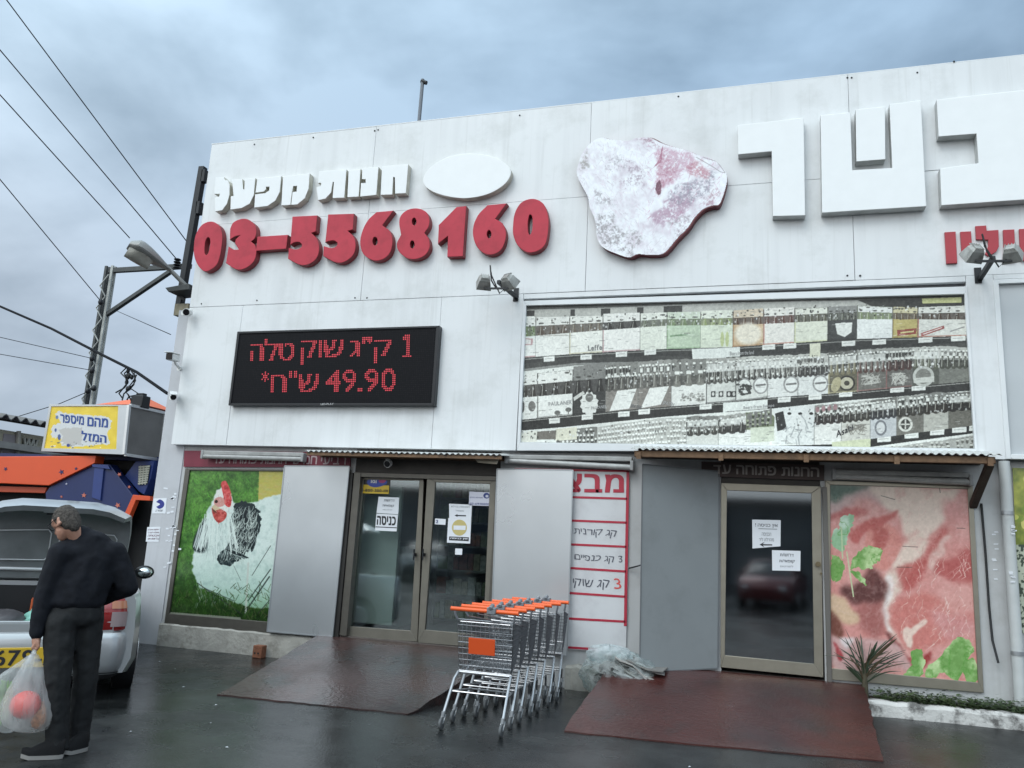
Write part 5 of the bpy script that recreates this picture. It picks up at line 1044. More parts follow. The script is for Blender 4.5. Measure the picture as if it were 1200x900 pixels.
corrugated(f0.x, f1.x, -.005, 2.86, -.64, 2.745, .006).build('sheet', CORR, aw, angle=70)
MB().box(f0.x + .03, f1.x - .05, -.60, -.55, 2.655, 2.725).build('front_beam', WOOD, aw, bevel=.005)
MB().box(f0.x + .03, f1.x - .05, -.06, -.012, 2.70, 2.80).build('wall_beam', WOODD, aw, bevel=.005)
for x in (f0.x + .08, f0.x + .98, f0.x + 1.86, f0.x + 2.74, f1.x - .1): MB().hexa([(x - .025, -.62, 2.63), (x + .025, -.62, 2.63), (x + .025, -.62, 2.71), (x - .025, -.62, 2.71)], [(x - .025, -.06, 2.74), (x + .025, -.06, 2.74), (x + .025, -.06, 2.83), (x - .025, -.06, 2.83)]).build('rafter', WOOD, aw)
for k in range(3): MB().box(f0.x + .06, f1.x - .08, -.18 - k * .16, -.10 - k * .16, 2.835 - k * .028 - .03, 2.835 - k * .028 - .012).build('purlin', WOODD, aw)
xb = P(1139, 590, 0).x
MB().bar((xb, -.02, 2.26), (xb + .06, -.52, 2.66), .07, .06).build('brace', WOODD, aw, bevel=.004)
# price board
zp = Z(570, 530, 3.214)
pb = thing('price_board', 'white offer board ruled in red with handwritten Hebrew prices beside the dark shutter', 'board', tuple(P(700, 650, 0)))
yb_ = -.028
MB().slabq(PQ([(604, 548), (737.5, 551), (735, 734), (733, 765), (604, 760)], yb_)[:2] + PQ([(733.5, 765), (600, 757)], yb_), .026).build('panel', M('whiteboard', (.60, .605, .62), .3, var=.08, scale=3, dirt=(.4, .38, .4), dirt_amt=.3), pb)
mb = MB()
def rl(f, a, b, w):
    A, B = [P(*p, yb_ - .002) for p in f(a, b)]; mb.bar(A, B, w, .004, (0, -1, 0))
for a, b in (((105, 63), (535, 71)), ((322, 169), (530, 175)), ((320, 257), (528, 265)), ((318, 347), (527, 356)), ((317, 436), (525, 449)), ((313, 530), (523, 544)), ((311, 626), (523, 638)), ((308, 735), (420, 742))): rl(zp, a, b, .026)
rl(zp, (533, 70), (523, 655), .034); mb.build('ruling', BRED, pb)
text_q(heb('מבצעים'), *zp((110, 72), (518, 84), (518, 152), (108, 150)), yb_ - .004, BRED, pb, .03)
INKH = M('marker_black', (.09, .095, .12), .5)
for s, q, m_ in (('קג קורנית', ((330, 284), (492, 292), (488, 326), (328, 316)), INKH), ('3 קג כנפיים', ((332, 382), (512, 390), (512, 424), (330, 412)), INKH), ('קג שוקי', ((326, 474), (464, 480), (464, 520), (322, 510)), INKH), ('3', ((480, 474), (508, 476), (508, 516), (480, 514)), M('marker_red', (.62, .08, .07), .5))):
    text_q(heb(s), *zp(*q), yb_ - .004, m_, pb, 0, hand=.30 + len(s) * .014)
MB().tube([P(737, 666, -.03), P(745, 664, -.08), P(752, 662, -.2), P(755, 654, -.25)], .009, 6).build('chain', BLACKM, pb)
# notices on the glass doors
def notice(name, label, q, Y, mat=PAPER, texts=(), cat='notice', group=None):
    t = thing(name, label, cat, tuple(P(*q[0], Y)), group); MB().slabq(PQ(q, Y), .0015).build('sheet', mat, t)
    for s, qq, m_, bo in texts: text_q(s, *qq, Y - .0015, m_, t, bo)
    return t
zd = Z(410, 550, 7.059); GI = M('grey_print_ink', (.12, .13, .15), .6)
nl = .05 - .004 + .016; nr = .016
notice('notice', 'white paper asking for cashiers, on the left entrance leaf above the ENTRANCE sheet', zd((238, 226), (408, 234), (400, 372), (220, 360)), nl, PAPER, ((heb('דרושות'), zd((283, 246), (370, 249), (368, 268), (281, 265)), GI, .01), (heb('קופאיות'), zd((270, 290), (366, 294), (364, 316), (268, 312)), GI, .01), (heb('לפרטים בקופה'), zd((272, 328), (352, 331), (351, 342), (271, 339)), GI, 0)))
notice('notice', 'white sheet reading entrance in bold black Hebrew on the left leaf', zd((220, 366), (398, 376), (386, 514), (208, 505)), nl - .002, PAPER, ((heb('כניסה'), zd((226, 384), (382, 392), (378, 466), (222, 460)), INK, .045),))
MB().slabq(PQ(zd((212, 472), (390, 480), (387, 487), (211, 479)), nl - .004), .001).build('stripe', INK, [o for o in bpy.data.objects if o.name.startswith('notice')][-1])
st = notice('sticker', 'black, blue and yellow phone number sticker at the top of the left entrance leaf', zd((104, 50), (334, 64), (322, 205), (92, 198)), nl, M('sticker_black', (.03, .03, .035), .4), cat='sticker')
MB().slabq(PQ(zd((98, 126), (326, 134), (321, 204), (92, 197)), nl - .002), .001).build('panel', M('sticker_yellow', (.62, .42, .03), .4), st)
e = smooth_loop(zd((140, 105), (170, 75), (220, 68), (280, 80), (310, 105), (285, 130), (220, 148), (165, 138))); extr('panel', [e], nl - .0035, .001, M('sticker_blue', (.03, .06, .32), .4), st, 0)
e = smooth_loop(zd((240, 90), (285, 68), (300, 90), (280, 112), (250, 110))); extr('panel', [e], nl - .005, .001, M('sticker_purple', (.32, .03, .14), .4), st, 0)
text_q('101', *zd((175, 86), (222, 89), (220, 116), (173, 113)), nl - .007, M('sticker_white', (.7, .7, .7), .4), st, .03); text_q('1-800-300-101', *zd((106, 160), (316, 168), (314, 190), (104, 184)), nl - .005, INK, st, .03)
notice('notice', 'white paper with a black arrow, upper sheet on the right entrance leaf', zd((820, 284), (1010, 292), (1004, 410), (822, 402)), nr, PAPER, ((heb('הכניסה בדלת'), zd((836, 298), (990, 304), (988, 320), (835, 314)), GI, 0), (heb('משמאל'), zd((876, 334), (942, 337), (941, 350), (875, 347)), GI, 0)))
arrow = bpy.data.objects[[o.name for o in bpy.data.objects if o.name.startswith('notice')][-1]]
nt_ = [o for o in bpy.data.objects if o.name.startswith('notice')][-1]
extr('arrow', [zd((866, 382), (890, 370), (890, 377), (960, 379), (960, 389), (890, 387), (890, 394))], nr - .002, .001, INK, nt_, 0)
ne = notice('notice', 'white sheet with a yellow no entry disc and black caption on the right leaf', zd((814, 402), (1004, 410), (994, 614), (802, 606)), nr - .002, PAPER)
extr('disc', [zd(*hole(906, 482, 62, 66, 28))], nr - .004, .001, M('no_entry_yellow', (.52, .43, .17), .5), ne, 0); extr('bar', [zd((858, 464), (958, 466), (956, 502), (857, 500))], nr - .0055, .001, PAPER, ne, 0)
extr('panel', [zd((822, 555), (984, 562), (982, 594), (820, 586))], nr - .004, .001, INK, ne, 0); text_q(heb('אין כניסה'), *zd((832, 563), (974, 569), (973, 586), (831, 580)), nr - .0065, PAPER, ne, .03)
notice('notice', 'small blank white square under the no entry sheet', zd((872, 654), (930, 656), (928, 708), (870, 706)), nr, PAPER)
s2 = notice('sticker', 'tiny white sticker numbered 2 at the left of the right leaf', zd((706, 406), (794, 412), (790, 460), (702, 454)), nr, PAPER, (('2', zd((712, 418), (732, 419), (731, 446), (711, 445)), M('sticker_ink_blue', (.03, .05, .2), .5), .03),), 'sticker')
s3 = notice('sticker', 'pale sticker with a blue swirl and phone number, top right of the right leaf', zd((988, 184), (1170, 190), (1166, 304), (984, 298)), nr, M('sticker_pale', (.62, .62, .70), .4), (('03-6930000', zd((992, 274), (1158, 280), (1156, 298), (990, 292)), MATS['sticker_ink_blue'], .02), (heb('מערכות בטחון'), zd((994, 226), (1098, 230), (1097, 243), (993, 239)), MATS['sticker_ink_blue'], .01)), 'sticker')
extr('emblem', [zd(*hole(1130, 218, 26, 24)), zd(*hole(1134, 222, 13, 11))], nr - .002, .001, MATS['sticker_ink_blue'], s3, 0)
zq = Z(740, 510, 3.104); n2_ = -.02 + .014
na = notice('notice', 'white sheet reading no entry with a left arrow on the dark exit door', zq((439, 307), (543, 309), (542, 404), (530, 415), (440, 412))[:3] + zq((440, 412)), n2_, PAPER, ((heb('אין כניסה !'), zq((450, 320), (532, 322), (532, 338), (450, 336)), GI, .012), (heb('הכניסה'), zq((474, 354), (508, 355), (508, 367), (474, 366)), GI, 0), (heb('מהדלת ליד'), zq((464, 372), (518, 373), (518, 386), (464, 385)), GI, 0)))
extr('arrow', [zq((466, 398), (484, 388), (478, 396), (512, 397), (512, 401), (478, 401), (484, 408))], n2_ - .002, .001, INK, na, 0); extr('underline', [zq((462, 339), (530, 341), (530, 343), (462, 341))], n2_ - .002, .001, GI, na, 0)
notice('notice', 'white sheet asking for cashiers, lower of the two on the dark exit door', zq((511, 418), (615, 421), (614, 494), (512, 492)), n2_ - .003, PAPER, ((heb('דרוש/ת'), zq((540, 428), (590, 430), (590, 442), (540, 440)), GI, .015), (heb('קופאי/ת'), zq((537, 451), (594, 453), (594, 467), (537, 465)), GI, .02), (heb('לפרטים'), zq((541, 473), (588, 474), (588, 481), (541, 480)), GI, 0)))
# stickers on the grey pillar
zs = Z(150, 520, 3.4615)
sa = notice('sticker', 'white sticker with a round dark blue emblem, upper one on the grey pillar', zs((104, 222), (157, 220), (152, 283), (98, 283)), -.016, PAPER, cat='sticker')
extr('emblem', [smooth_loop(zs((114, 236, 1), (128, 226), (143, 234), (147, 246), (141, 258), (126, 264), (114, 256, 1), (124, 250), (130, 245), (124, 241)))], -.018, .001, M('emblem_blue', (.02, .03, .22), .4), sa, 0)
text_q(heb('שמירה'), *zs((112, 268), (142, 267), (141, 275), (111, 276)), -.018, GI, sa, 0)
notice('sticker', 'white sticker of small dark print, lower one on the grey pillar', zs((78, 338), (132, 337), (124, 398), (72, 397)), -.016, PAPER, tuple((heb(s), zs((82, y), (127, y - 1), (125, y + 7), (80, y + 8)), M('dark_red_ink', (.16, .05, .08), .6), .01) for s, y in (('המקום מצולם', 345), ('ומוקלט לצורכי', 357), ('אבטחה', 369), ('בכל שעות היום', 381))), 'sticker')
rnd = random.Random(2); mb = MB()
for k in range(26):
    x = rnd.choice([rnd.gauss(196, 4), rnd.gauss(205, 3)]); y = rnd.uniform(570, 665); Y = -.016 if x < 207 else -.04
    a = rnd.uniform(-.3, .3); w, h = rnd.uniform(2.5, 5), rnd.uniform(1, 2.4); c, s = math.cos(a), math.sin(a)
    mb.slabq(PQ([(x + (c * u - s * v), y + (s * u + c * v)) for u, v in ((-w / 2, -h / 2), (w / 2, -h / 2), (w / 2, h / 2), (-w / 2, h / 2))], Y), .001)
t = tag(mb.build('tape_scraps', PAPER), 'torn white scraps of tape along the edge of the grey pillar', 'tape'); t['kind'] = 'stuff'
mb = MB()
for k in range(18):
    x = rnd.choice([rnd.uniform(1181, 1187), rnd.uniform(1160, 1166)]); y = rnd.uniform(615, 690); mb.slabq(PQ([(x, y), (x + rnd.uniform(3, 6), y), (x + 5, y + 1.6), (x, y + 1.6)], -.155 if x > 1175 else -.004), .001)
t = tag(mb.build('tape_scraps', PAPER), 'torn white scraps of tape on the drainpipe and wall at the right', 'tape'); t['kind'] = 'stuff'
# drainpipe and hanging cable
dp = thing('drainpipe', 'pale grey drainpipe running down the wall at the right edge', 'drainpipe', tuple(P(1186, 700, -.08)))
a, b = P(1180, 545, -.09), P(1192, 812, -.09); x_ = (a.x + b.x) / 2
MB().tube([(x_, -.09, 2.74), (x_, -.09, .25)], .055, 16).build('pipe', M('pipe_grey', (.52, .54, .54), .4, var=.1), dp)
for z in (.8, 2.2): MB().tube([(x_, -.09, z - .02), (x_, -.09, z + .02)], .062, 16).box(x_ - .02, x_ + .02, -.04, 0, z - .02, z + .02).build('clamp', GALV, dp)
cb = MB().tube([P(1150, 590, -.02), P(1155, 650, -.02), P(1159, 710, -.02), P(1163, 750, -.03), P(1170, 777, -.09)], .012, 8).build('cable', RUBBER); tag(cb, 'black cable hanging down the wall right of the meat poster', 'cable')
# antenna pole on the roof
an = thing('roof_pole', 'thin grey pole with a bent tip standing on the roof', 'pole', tuple(P(490, 142, 1.0)))
a, b = P(489.5, 150, 1.0), P(496.5, 93, 1.0); b.x = a.x + .02
MB().tube([Vector((a.x, 1, 6.4)), b], .03, 8).build('mast', M('pole_grey', (.16, .17, .19), .5, .4), an); MB().tube([b + Vector((-.02, 0, -.03)), b + Vector((.07, 0, -.07))], .035, 8).build('tip', BLACKM, an)
# plants at the kerb
rnd = random.Random(21); mb = MB()
for k in range(2100):
    x = 1.25 + 2.6 * rnd.random() ** .9; y = rnd.uniform(-.38, -.03); hh = rnd.uniform(.03, .12) * (1.3 if rnd.random() < .2 else 1); z0 = .24
    for j in range(2):
        a = rnd.uniform(0, 6.28); c = Vector((x + rnd.uniform(-.05, .05), y + rnd.uniform(-.04, .04), z0 + hh * rnd.uniform(.3, 1))); l = rnd.uniform(.014, .03); w = l * .6; d = Vector((math.cos(a), math.sin(a), rnd.uniform(-.3, .5))); s = Vector((-math.sin(a), math.cos(a), rnd.uniform(-.3, .3)))
        mb.add([c - d * l, c + s * w, c + d * l, c - s * w], [(0, 1, 2, 3)])
wd = tag(mb.build('weeds', M('weed_green', (.052, .085, .03), .6, var=.55, scale=30), smooth=False), 'low green weeds growing in the soil bed behind the white kerb', 'weeds'); wd['kind'] = 'stuff'
pl = thing('spiky_plant', 'spiky long-leaved plant growing against the meat poster', 'plant', tuple(P(1014, 800, -.15)))
LEAFM = M('dark_strap_leaf', (.035, .055, .028), .45, var=.4, scale=12); base = P(1013, 790, -.14); base.z = .24
MB().tube([base, base + Vector((.0, 0, .16)), base + Vector((-.01, 0, .34))], [.035, .03, .02], 8).build('stem', M('plant_stem', (.07, .06, .035), .7, var=.4, scale=20), pl)
for k in range(46):
    wide = k < 3; a = rnd.uniform(0, 6.28); up = rnd.uniform(.5, 1.5); L = rnd.uniform(.3, .52); d = Vector((math.cos(a), .35 * math.sin(a) - .1, up)).normalized(); p = base + Vector((0, 0, rnd.uniform(.12, .34))); w = .017 if wide else rnd.uniform(.003, .008)
    if wide: d = Vector(((.75, -.15, 1), (.4, -.1, 1.2), (-.5, -.2, .6), (.55, 0, .9), (-.15, -.1, 1.3))[k]).normalized(); L = (.52, .42, .30, .48, .4)[k]
    mb = MB(); rr = []; sd_ = d.cross(Vector((0, 1, 0.2))).normalized(); droop = rnd.uniform(.05, .4) * (0.4 if wide else 1)
    for i in range(8):
        t = i / 7; c = p + d * (L * t) + Vector((d.x * .2, d.y * .2, -1)) * (droop * L * t * t); ww = w * (.5 + 1.3 * t) * (1 - t) ** .6 * 1.2 + .0008; rr.append([c - sd_ * ww, c + Vector((0, .004 * (1 - t), .0)), c + sd_ * ww, c + Vector((0, -.003, -.002))])
    mb.rings(rr).build('leaf', LEAFM if k % 4 else M('browned_leaf', (.10, .07, .035), .6, var=.5, scale=14), pl)
# brick against the plinth
bk = thing('brick', 'loose orange brown brick against the concrete plinth', 'brick', tuple(P(303, 768, -.2)))
a, b = P(298, 769, -.16), P(309.5, 757, -.16); mb = MB().box(a.x, b.x + .005, -.21, -.10, .0, .155); mb.build('block', M('brick_orange', (.22, .085, .045), .85, var=.3, scale=20, bump=.5, bscale=60), bk, bevel=.006)
for k in range(2): x = a.x + .035 + k * .05; MB().tube([(x, -.212, .06), (x, -.2, .06)], .014, 10).build('hole', DARKV, bk)  # dark discs on the face carry the shade of the holes as colour
# bundle of flattened cartons in plastic film
pb2 = thing('carton_bundle', 'heap of flattened cardboard and newspaper wrapped in clear plastic below the price board', 'bundle', (-1.35, -.4, .05))
rnd = random.Random(31); CARD = [M('card_%d' % i, c, .8, var=.2, scale=14) for i, c in enumerate([(.26, .24, .22), (.38, .365, .345), (.20, .19, .18), (.46, .45, .44)])]
for i in range(30):
    k = i / 29
    if i < 18: cx, cy, cz, ry = -1.42 + .26 * (i % 9) / 8 + rnd.uniform(-.04, .04), -.36 + rnd.uniform(-.05, .05), .10 + .018 * i, .34 - .2 * k
    else: cx, cy, cz, ry = -1.20 + rnd.uniform(-.04, .04), -.40 + rnd.uniform(-.05, .05), .13 + .022 * (i - 18), .44
    rz = rnd.uniform(-.5, .2); ry += rnd.uniform(-.08, .08); w, d = rnd.uniform(.46, .66), rnd.uniform(.28, .40)
    m = Matrix.Translation((cx, cy, cz)) @ Matrix.Rotation(rz, 4, 'Z') @ Matrix.Rotation(ry, 4, 'Y'); mb = MB(); n = 7
    top = [[m @ Vector((-w / 2 + w * a / n, -d / 2 + d * b_ / 3, .016 * math.sin(a * 1.3 + i) + .009)) for a in range(n + 1)] for b_ in range(4)]
    low = [[p - Vector((0, 0, .012)) for p in r] for r in top]
    ring = lambda j: top[j] + low[j][::-1]
    mb.rings([ring(j) for j in range(4)]).build('cardboard_sheet', CARD[rnd.randrange(4)], pb2)
for i in range(7): x = -1.05 + rnd.uniform(-.05, .05); MB().box(x - .2, x + .24, -.55 + rnd.uniform(-.02, .02), -.34, .165 + i * .012, .175 + i * .012).build('cardboard_sheet', CARD[(i * 2) % 4], pb2)
def film(name, tint=(.9, .95, .95), alpha=.35, col=(.75, .8, .8), spread=.18, bump=.6, stretch=(1, 1, 1)):
    if name in MATS: return MATS[name]
    m = bpy.data.materials.new(name); m.use_nodes = True; nt = m.node_tree; nt.nodes.clear(); N, L = nt.nodes, nt.links
    o = N.new('ShaderNodeOutputMaterial'); t = N.new('ShaderNodeBsdfTransparent'); t.inputs[0].default_value = (*tint, 1); p = N.new('ShaderNodeBsdfPrincipled'); p.inputs['Base Color'].default_value = (*col, 1); p.inputs['Roughness'].default_value = .22
    tr = N.new('ShaderNodeBsdfTranslucent'); tr.inputs[0].default_value = (*col, 1); a = N.new('ShaderNodeMixShader'); a.inputs[0].default_value = .4; L.new(p.outputs[0], a.inputs[1]); L.new(tr.outputs[0], a.inputs[2])
    n = N.new('ShaderNodeTexNoise'); n.inputs['Scale'].default_value = 11; n.inputs['Detail'].default_value = 3; tcn = N.new('ShaderNodeTexCoord'); mpn = N.new('ShaderNodeMapping'); mpn.inputs['Scale'].default_value = stretch; L.new(tcn.outputs['Object'], mpn.inputs[0]); L.new(mpn.outputs[0], n.inputs[0])
    r = N.new('ShaderNodeMapRange'); r.inputs['From Min'].default_value = .35; r.inputs['From Max'].default_value = .7; r.inputs['To Min'].default_value = max(.03, alpha - spread); r.inputs['To Max'].default_value = min(1, alpha + spread * 1.6); L.new(n.outputs[0], r.inputs[0])
    b = N.new('ShaderNodeBump'); b.inputs['Strength'].default_value = bump; b.inputs['Distance'].default_value = .02; L.new(n.outputs[0], b.inputs['Height']); L.new(b.outputs[0], p.inputs['Normal'])
    x = N.new('ShaderNodeMixShader'); L.new(r.outputs[0], x.inputs[0]); L.new(t.outputs[0], x.inputs[1]); L.new(a.outputs[0], x.inputs[2]); L.new(x.outputs[0], o.inputs[0]); MATS[name] = m; return m
def crumple(mb, c, r, seed, seg=34, rg=20, amp=.22):
    rr = random.Random(seed); ph = [(rr.uniform(2, 7), rr.uniform(2, 7), rr.uniform(0, 6.28), rr.uniform(.3, 1)) for _ in range(7)]; rings = []
    for i in range(rg + 1):
        t = math.pi * min(max(i / rg, .02), .98); ring = []
        for k in range(seg):
            p = 2 * math.pi * k / seg; d = 1 + amp * sum(w * abs(math.sin(a * t + round(b) * p + f)) for a, b, f, w in ph) / 3 - amp * .4 + rr.uniform(-.012, .012)
            ring.append((c[0] + r[0] * d * math.sin(t) * math.cos(p), c[1] + r[1] * d * math.sin(t) * math.sin(p), c[2] + r[2] * d * math.cos(t)))
        rings.append(ring)
    return mb.rings([[Vector(q) for q in r_] for r_ in rings][::-1])
crumple(MB(), (-1.38, -.37, .24), (.38, .25, .24), 5).build('plastic_film', film('clear_film', alpha=.22, spread=.2), pb2, angle=50)
crumple(MB(), (-1.50, -.36, .46), (.20, .16, .08), 8, amp=.4).build('plastic_film', film('milky_film', alpha=.5, col=(.82, .86, .88)), pb2, angle=50)
crumple(MB(), (-1.07, -.46, .17), (.24, .13, .07), 9).build('plastic_film', MATS['clear_film'], pb2, angle=50)
# ================================================================== SHOPPING TROLLEYS
def wheel_mb(c, r, w, axis=(1, 0, 0), n=18):
    a = Vector(axis); c = Vector(c); return MB().tube([c - a * w / 2, c - a * w * .35, c + a * w * .35, c + a * w / 2], [r * .88, r, r, r * .88], n)
def make_cart(first):
    t = thing('shopping_trolley', 'x', 'shopping trolley'); s = 1
    RT = lambda x: (x * .27, .20, .92); RB = lambda x: (x * .25, .27, .46); FT = lambda x: (x * .20, .70, .85); FB = lambda x: (x * .18, .655, .53)
    L = lambda a, b, u: tuple(a[i] + (b[i] - a[i]) * u for i in range(3))
    mb = MB(); r = .0029
    for sx in (-1, 1):
        rt, rb, ft, fb = RT(sx), RB(sx), FT(sx), FB(sx)
        for k in range(17): u = k / 16; mb.tube([L(rt, ft, u), L(rb, fb, u)], r, 4)
        for k in range(1, 9): v = k / 9; mb.tube([L(rt, rb, v), L(ft, fb, v)], r if k % 3 else r * 1.5, 4)
    for k in range(12): u = k / 11; mb.tube([L(FT(-1), FT(1), u), L(FB(-1), FB(1), u), L(RB(-1), RB(1), u)], r, 4)
    for k in range(1, 9): v = k / 9; mb.tube([L(FT(-1), FB(-1), v), L(FT(1), FB(1), v)], r, 4); mb.tube([L(FB(-1), RB(-1), v), L(FB(1), RB(1), v)], r, 4)
    b = mb.build('basket', CHROMED, t)
    MB().tube([RT(-1), FT(-1), FT(1), RT(1)], .0065, 6).build('rim', CHROME, b); MB().tube([RB(-1), FB(-1), FB(1), RB(1), RB(-1)], .007, 6).build('base_rim', CHROME, b)
    if first:
        mb = MB()
        for k in range(13): u = k / 12; mb.tube([L(RT(-1), RT(1), u), L(RB(-1), RB(1), u)], r, 4)
        for k in range(0, 10): v = k / 9; mb.tube([L(RT(-1), RB(-1), v), L(RT(1), RB(1), v)], r * (1.6 if k in (0, 1, 4, 9) else 1), 4)
        f = mb.build('rear_gate', CHROME, t)
        MB().hexa([(-.15, .212, .62), (.105, .212, .62), (.105, .195, .765), (-.15, .195, .765)], [(-.15, .222, .62), (.105, .222, .62), (.105, .205, .765), (-.15, .205, .765)]).build('plate', ORANGE2, f, bevel=.004)
        mb = MB()
        for k in range(8): x = -.22 + k * .063; mb.tube([(x, .21, .90), (x, .33, .78)], r, 4)
        mb.tube([(-.24, .205, .90), (.24, .205, .90)], .006, 6).tube([(-.24, .225, .865), (.24, .225, .865)], .005, 6).build('child_seat', CHROME, t)
    for sx in (-1, 1):
        MB().tube([(sx * .25, .26, .455), (sx * .262, .19, .40), (sx * .275, .01, .135)], .0125, 8).build('leg', CHROME, t)
        MB().tube([RT(sx), (sx * .285, .175, .965), (sx * .29, .165, 1.0)], .011, 8).build('handle_bracket', M('grey_plastic', (.22, .23, .25), .45), t)
    MB().tube([(-.262, .14, .30), (-.2, .5, .27), (-.17, .62, .14)], .010, 8).tube([(.262, .14, .30), (.2, .5, .27), (.17, .62, .14)], .010, 8).tube([(-.26, .14, .30), (.26, .14, .30)], .008, 6).tube([(-.2, .5, .27), (.2, .5, .27)], .008, 6).tube([(-.25, .262, .452), (.25, .262, .452)], .011, 8).tube([(-.24, .285, .44), (.24, .285, .44)], .009, 8).build('frame', CHROME, t)
    h = MB().tube([(-.325, .165, 1.012), (-.315, .165, 1.012), (.315, .165, 1.012), (.325, .165, 1.012)], [.022, .019, .019, .022], 12).build('handle', ORANGE, t)
    MB().box(.03, .115, .13, .205, .985, 1.05).tube([(.07, .12, 1.04), (.07, .19, 1.065)], .022, 8).build('coin_lock', M('lock_grey', (.20, .21, .23), .4, .2), t, bevel=.008)
    for sx, y0, x in ((-1, 0, .275), (1, 0, .275), (-1, .62, .17), (1, .62, .17)):
        f = MB().tube([(sx * x, y0, .15), (sx * x, y0 - .005, .105)], .016, 8).hexa([(sx * x - .02, y0 - .035, .02 + .035), (sx * x + .02, y0 - .035, .055), (sx * x + .02, y0 + .015, .12), (sx * x - .02, y0 + .015, .12)], [(sx * x - .02, y0 - .03, .05), (sx * x + .02, y0 - .03, .05), (sx * x + .02, y0 + .03, .12), (sx * x - .02, y0 + .03, .12)]).build('caster', GALV, t)
        wheel_mb((sx * x, y0 - .03, .052), .052, .026).build('wheel', M('caster_rubber', (.09, .095, .10), .6), f)
    return t
ORD = ['nearest shopping trolley with an orange handle and orange rear plate, facing out of the row', 'second shopping trolley in the row, pushed into the nearest one', 'third shopping trolley in the nested row by the entrance', 'middle shopping trolley of the nested row, fourth from either end', 'fifth shopping trolley in the nested row, counted from the nearest', 'last but one shopping trolley of the row, next to the steel shutter', 'last shopping trolley of the row, its nose against the steel shutter']
c0, c1 = make_cart(True), make_cart(False); rnd = random.Random(7)
for k, (y, x) in enumerate(zip((-2.62, -2.29, -2.02, -1.74, -1.46, -1.17, -.86), (-2.31, -2.325, -2.315, -2.29, -2.285, -2.25, -2.235))):
    o = c0 if k == 0 else c1 if k == 1 else copy_tree(c1)
    o.location = (x, y, float(gz(x, y))); o.rotation_euler.z = rnd.uniform(-.035, .035) if k else -.01; o['label'] = ORD[k]; o['group'] = 'nested row of shopping trolleys'

# ================================================================== CAR
PAINT = M('silver_paint', (.46, .47, .48), .28, .55, coat=.6, var=.06, scale=2)
PRIMER = M('lid_inner_grey', (.20, .21, .215), .5, .3, var=.3, scale=4)
TRIM = M('boot_lining', (.018, .018, .02), .9)
GLZ = M('car_glass', (.02, .024, .028), .06, 0, spec=.7)
car = thing('parked_car', 'silver saloon car with its boot lid open and yellow plate, behind the man', 'car')
CH = 44.4; cr_ = (math.cos(math.radians(CH)), math.sin(math.radians(CH)))
car.location = (-5.52 - cr_[0] * .87, -3.02 - cr_[1] * .87, 0); car.rotation_euler.z = math.radians(CH); OFF[car.name] = (0, 0, 0)
def sec(y, w, z0, zs, zb, a, b, inset=.15):
    L = [(-w * .93, z0), (-w, z0 + .13), (-w, zs), (-w * .975, zb - .05), (-w * .94, zb), (-w + inset, a), (-w + inset + .02, b)]
    return [Vector((x, y, z)) for x, z in L] + [Vector((-x, y, z)) for x, z in L[::-1]]
st_ = [sec(.12, .80, .24, .66, .95, .955, .44), sec(.30, .855, .22, .68, .96, .965, .44), sec(.60, .87, .2, .7, .97, .975, .44), sec(.93, .875, .2, .7, .985, .99, .44), sec(.96, .875, .2, .7, .985, 1.0, 1.01), sec(1.6, .88, .2, .7, .985, 1.0, 1.01), sec(2.6, .88, .2, .7, .975, .99, 1.0), sec(3.2, .875, .2, .68, .955, .985, 1.01), sec(3.8, .86, .22, .62, .87, .91, .93), sec(4.15, .78, .24, .52, .74, .78, .79), sec(4.32, .62, .28, .42, .56, .6, .61)]
body = MB().rings(st_, closed=True, caps=True).build('body', PAINT, car, angle=35)
MB().box(-.70, .70, .13, .94, .46, .475).box(-.70, .70, .90, .925, .475, .97).box(-.715, -.70, .13, .92, .475, .93).box(.70, .715, .13, .92, .475, .93).build('boot_lining', TRIM, car)
def plan(off, ylen, n=26):                 # rounded rear outline, left side round to right side
    out = []
    for k in range(n + 1):
        u = -1 + 2 * k / n; x = u * (.875 - off)
        e = abs(u); y = off + (ylen - off) * max(0, (e - .72) / .28) ** 2.6 + .035 * e ** 2; out.append((x * (1 - .012 * max(0, e - .9) * 10), y))
    return out
def band(name, levels, mat, parent, ylen=.5, u0=0, u1=26):
    return MB().rings([[Vector((x, y, z)) for x, y in plan(off, ylen)[u0:u1 + 1]] for z, off in levels], closed=False, caps=False).build(name, mat, parent, angle=50)
bp = band('bumper', [(.20, .10), (.24, .035), (.33, .012), (.45, 0), (.56, .004), (.605, .02), (.62, .05), (.625, .12)], PAINT, car, .62)
band('lower_trim', [(.175, .12), (.21, .06), (.255, .026)], M('bumper_black', (.03, .03, .032), .6), bp, .6)
MB().rings([[Vector((x, .05 + .035 * (x / .6) ** 2, z)), Vector((x, .085 + .035 * (x / .6) ** 2, z))] for x in np.linspace(-.6, .6, 5) for z in (.62,)], closed=False, caps=False)
MB().box(-.62, .62, .055, .13, .60, .70).box(-.62, .62, .05, .16, .70, .715).build('boot_sill', PAINT, car, bevel=.01)
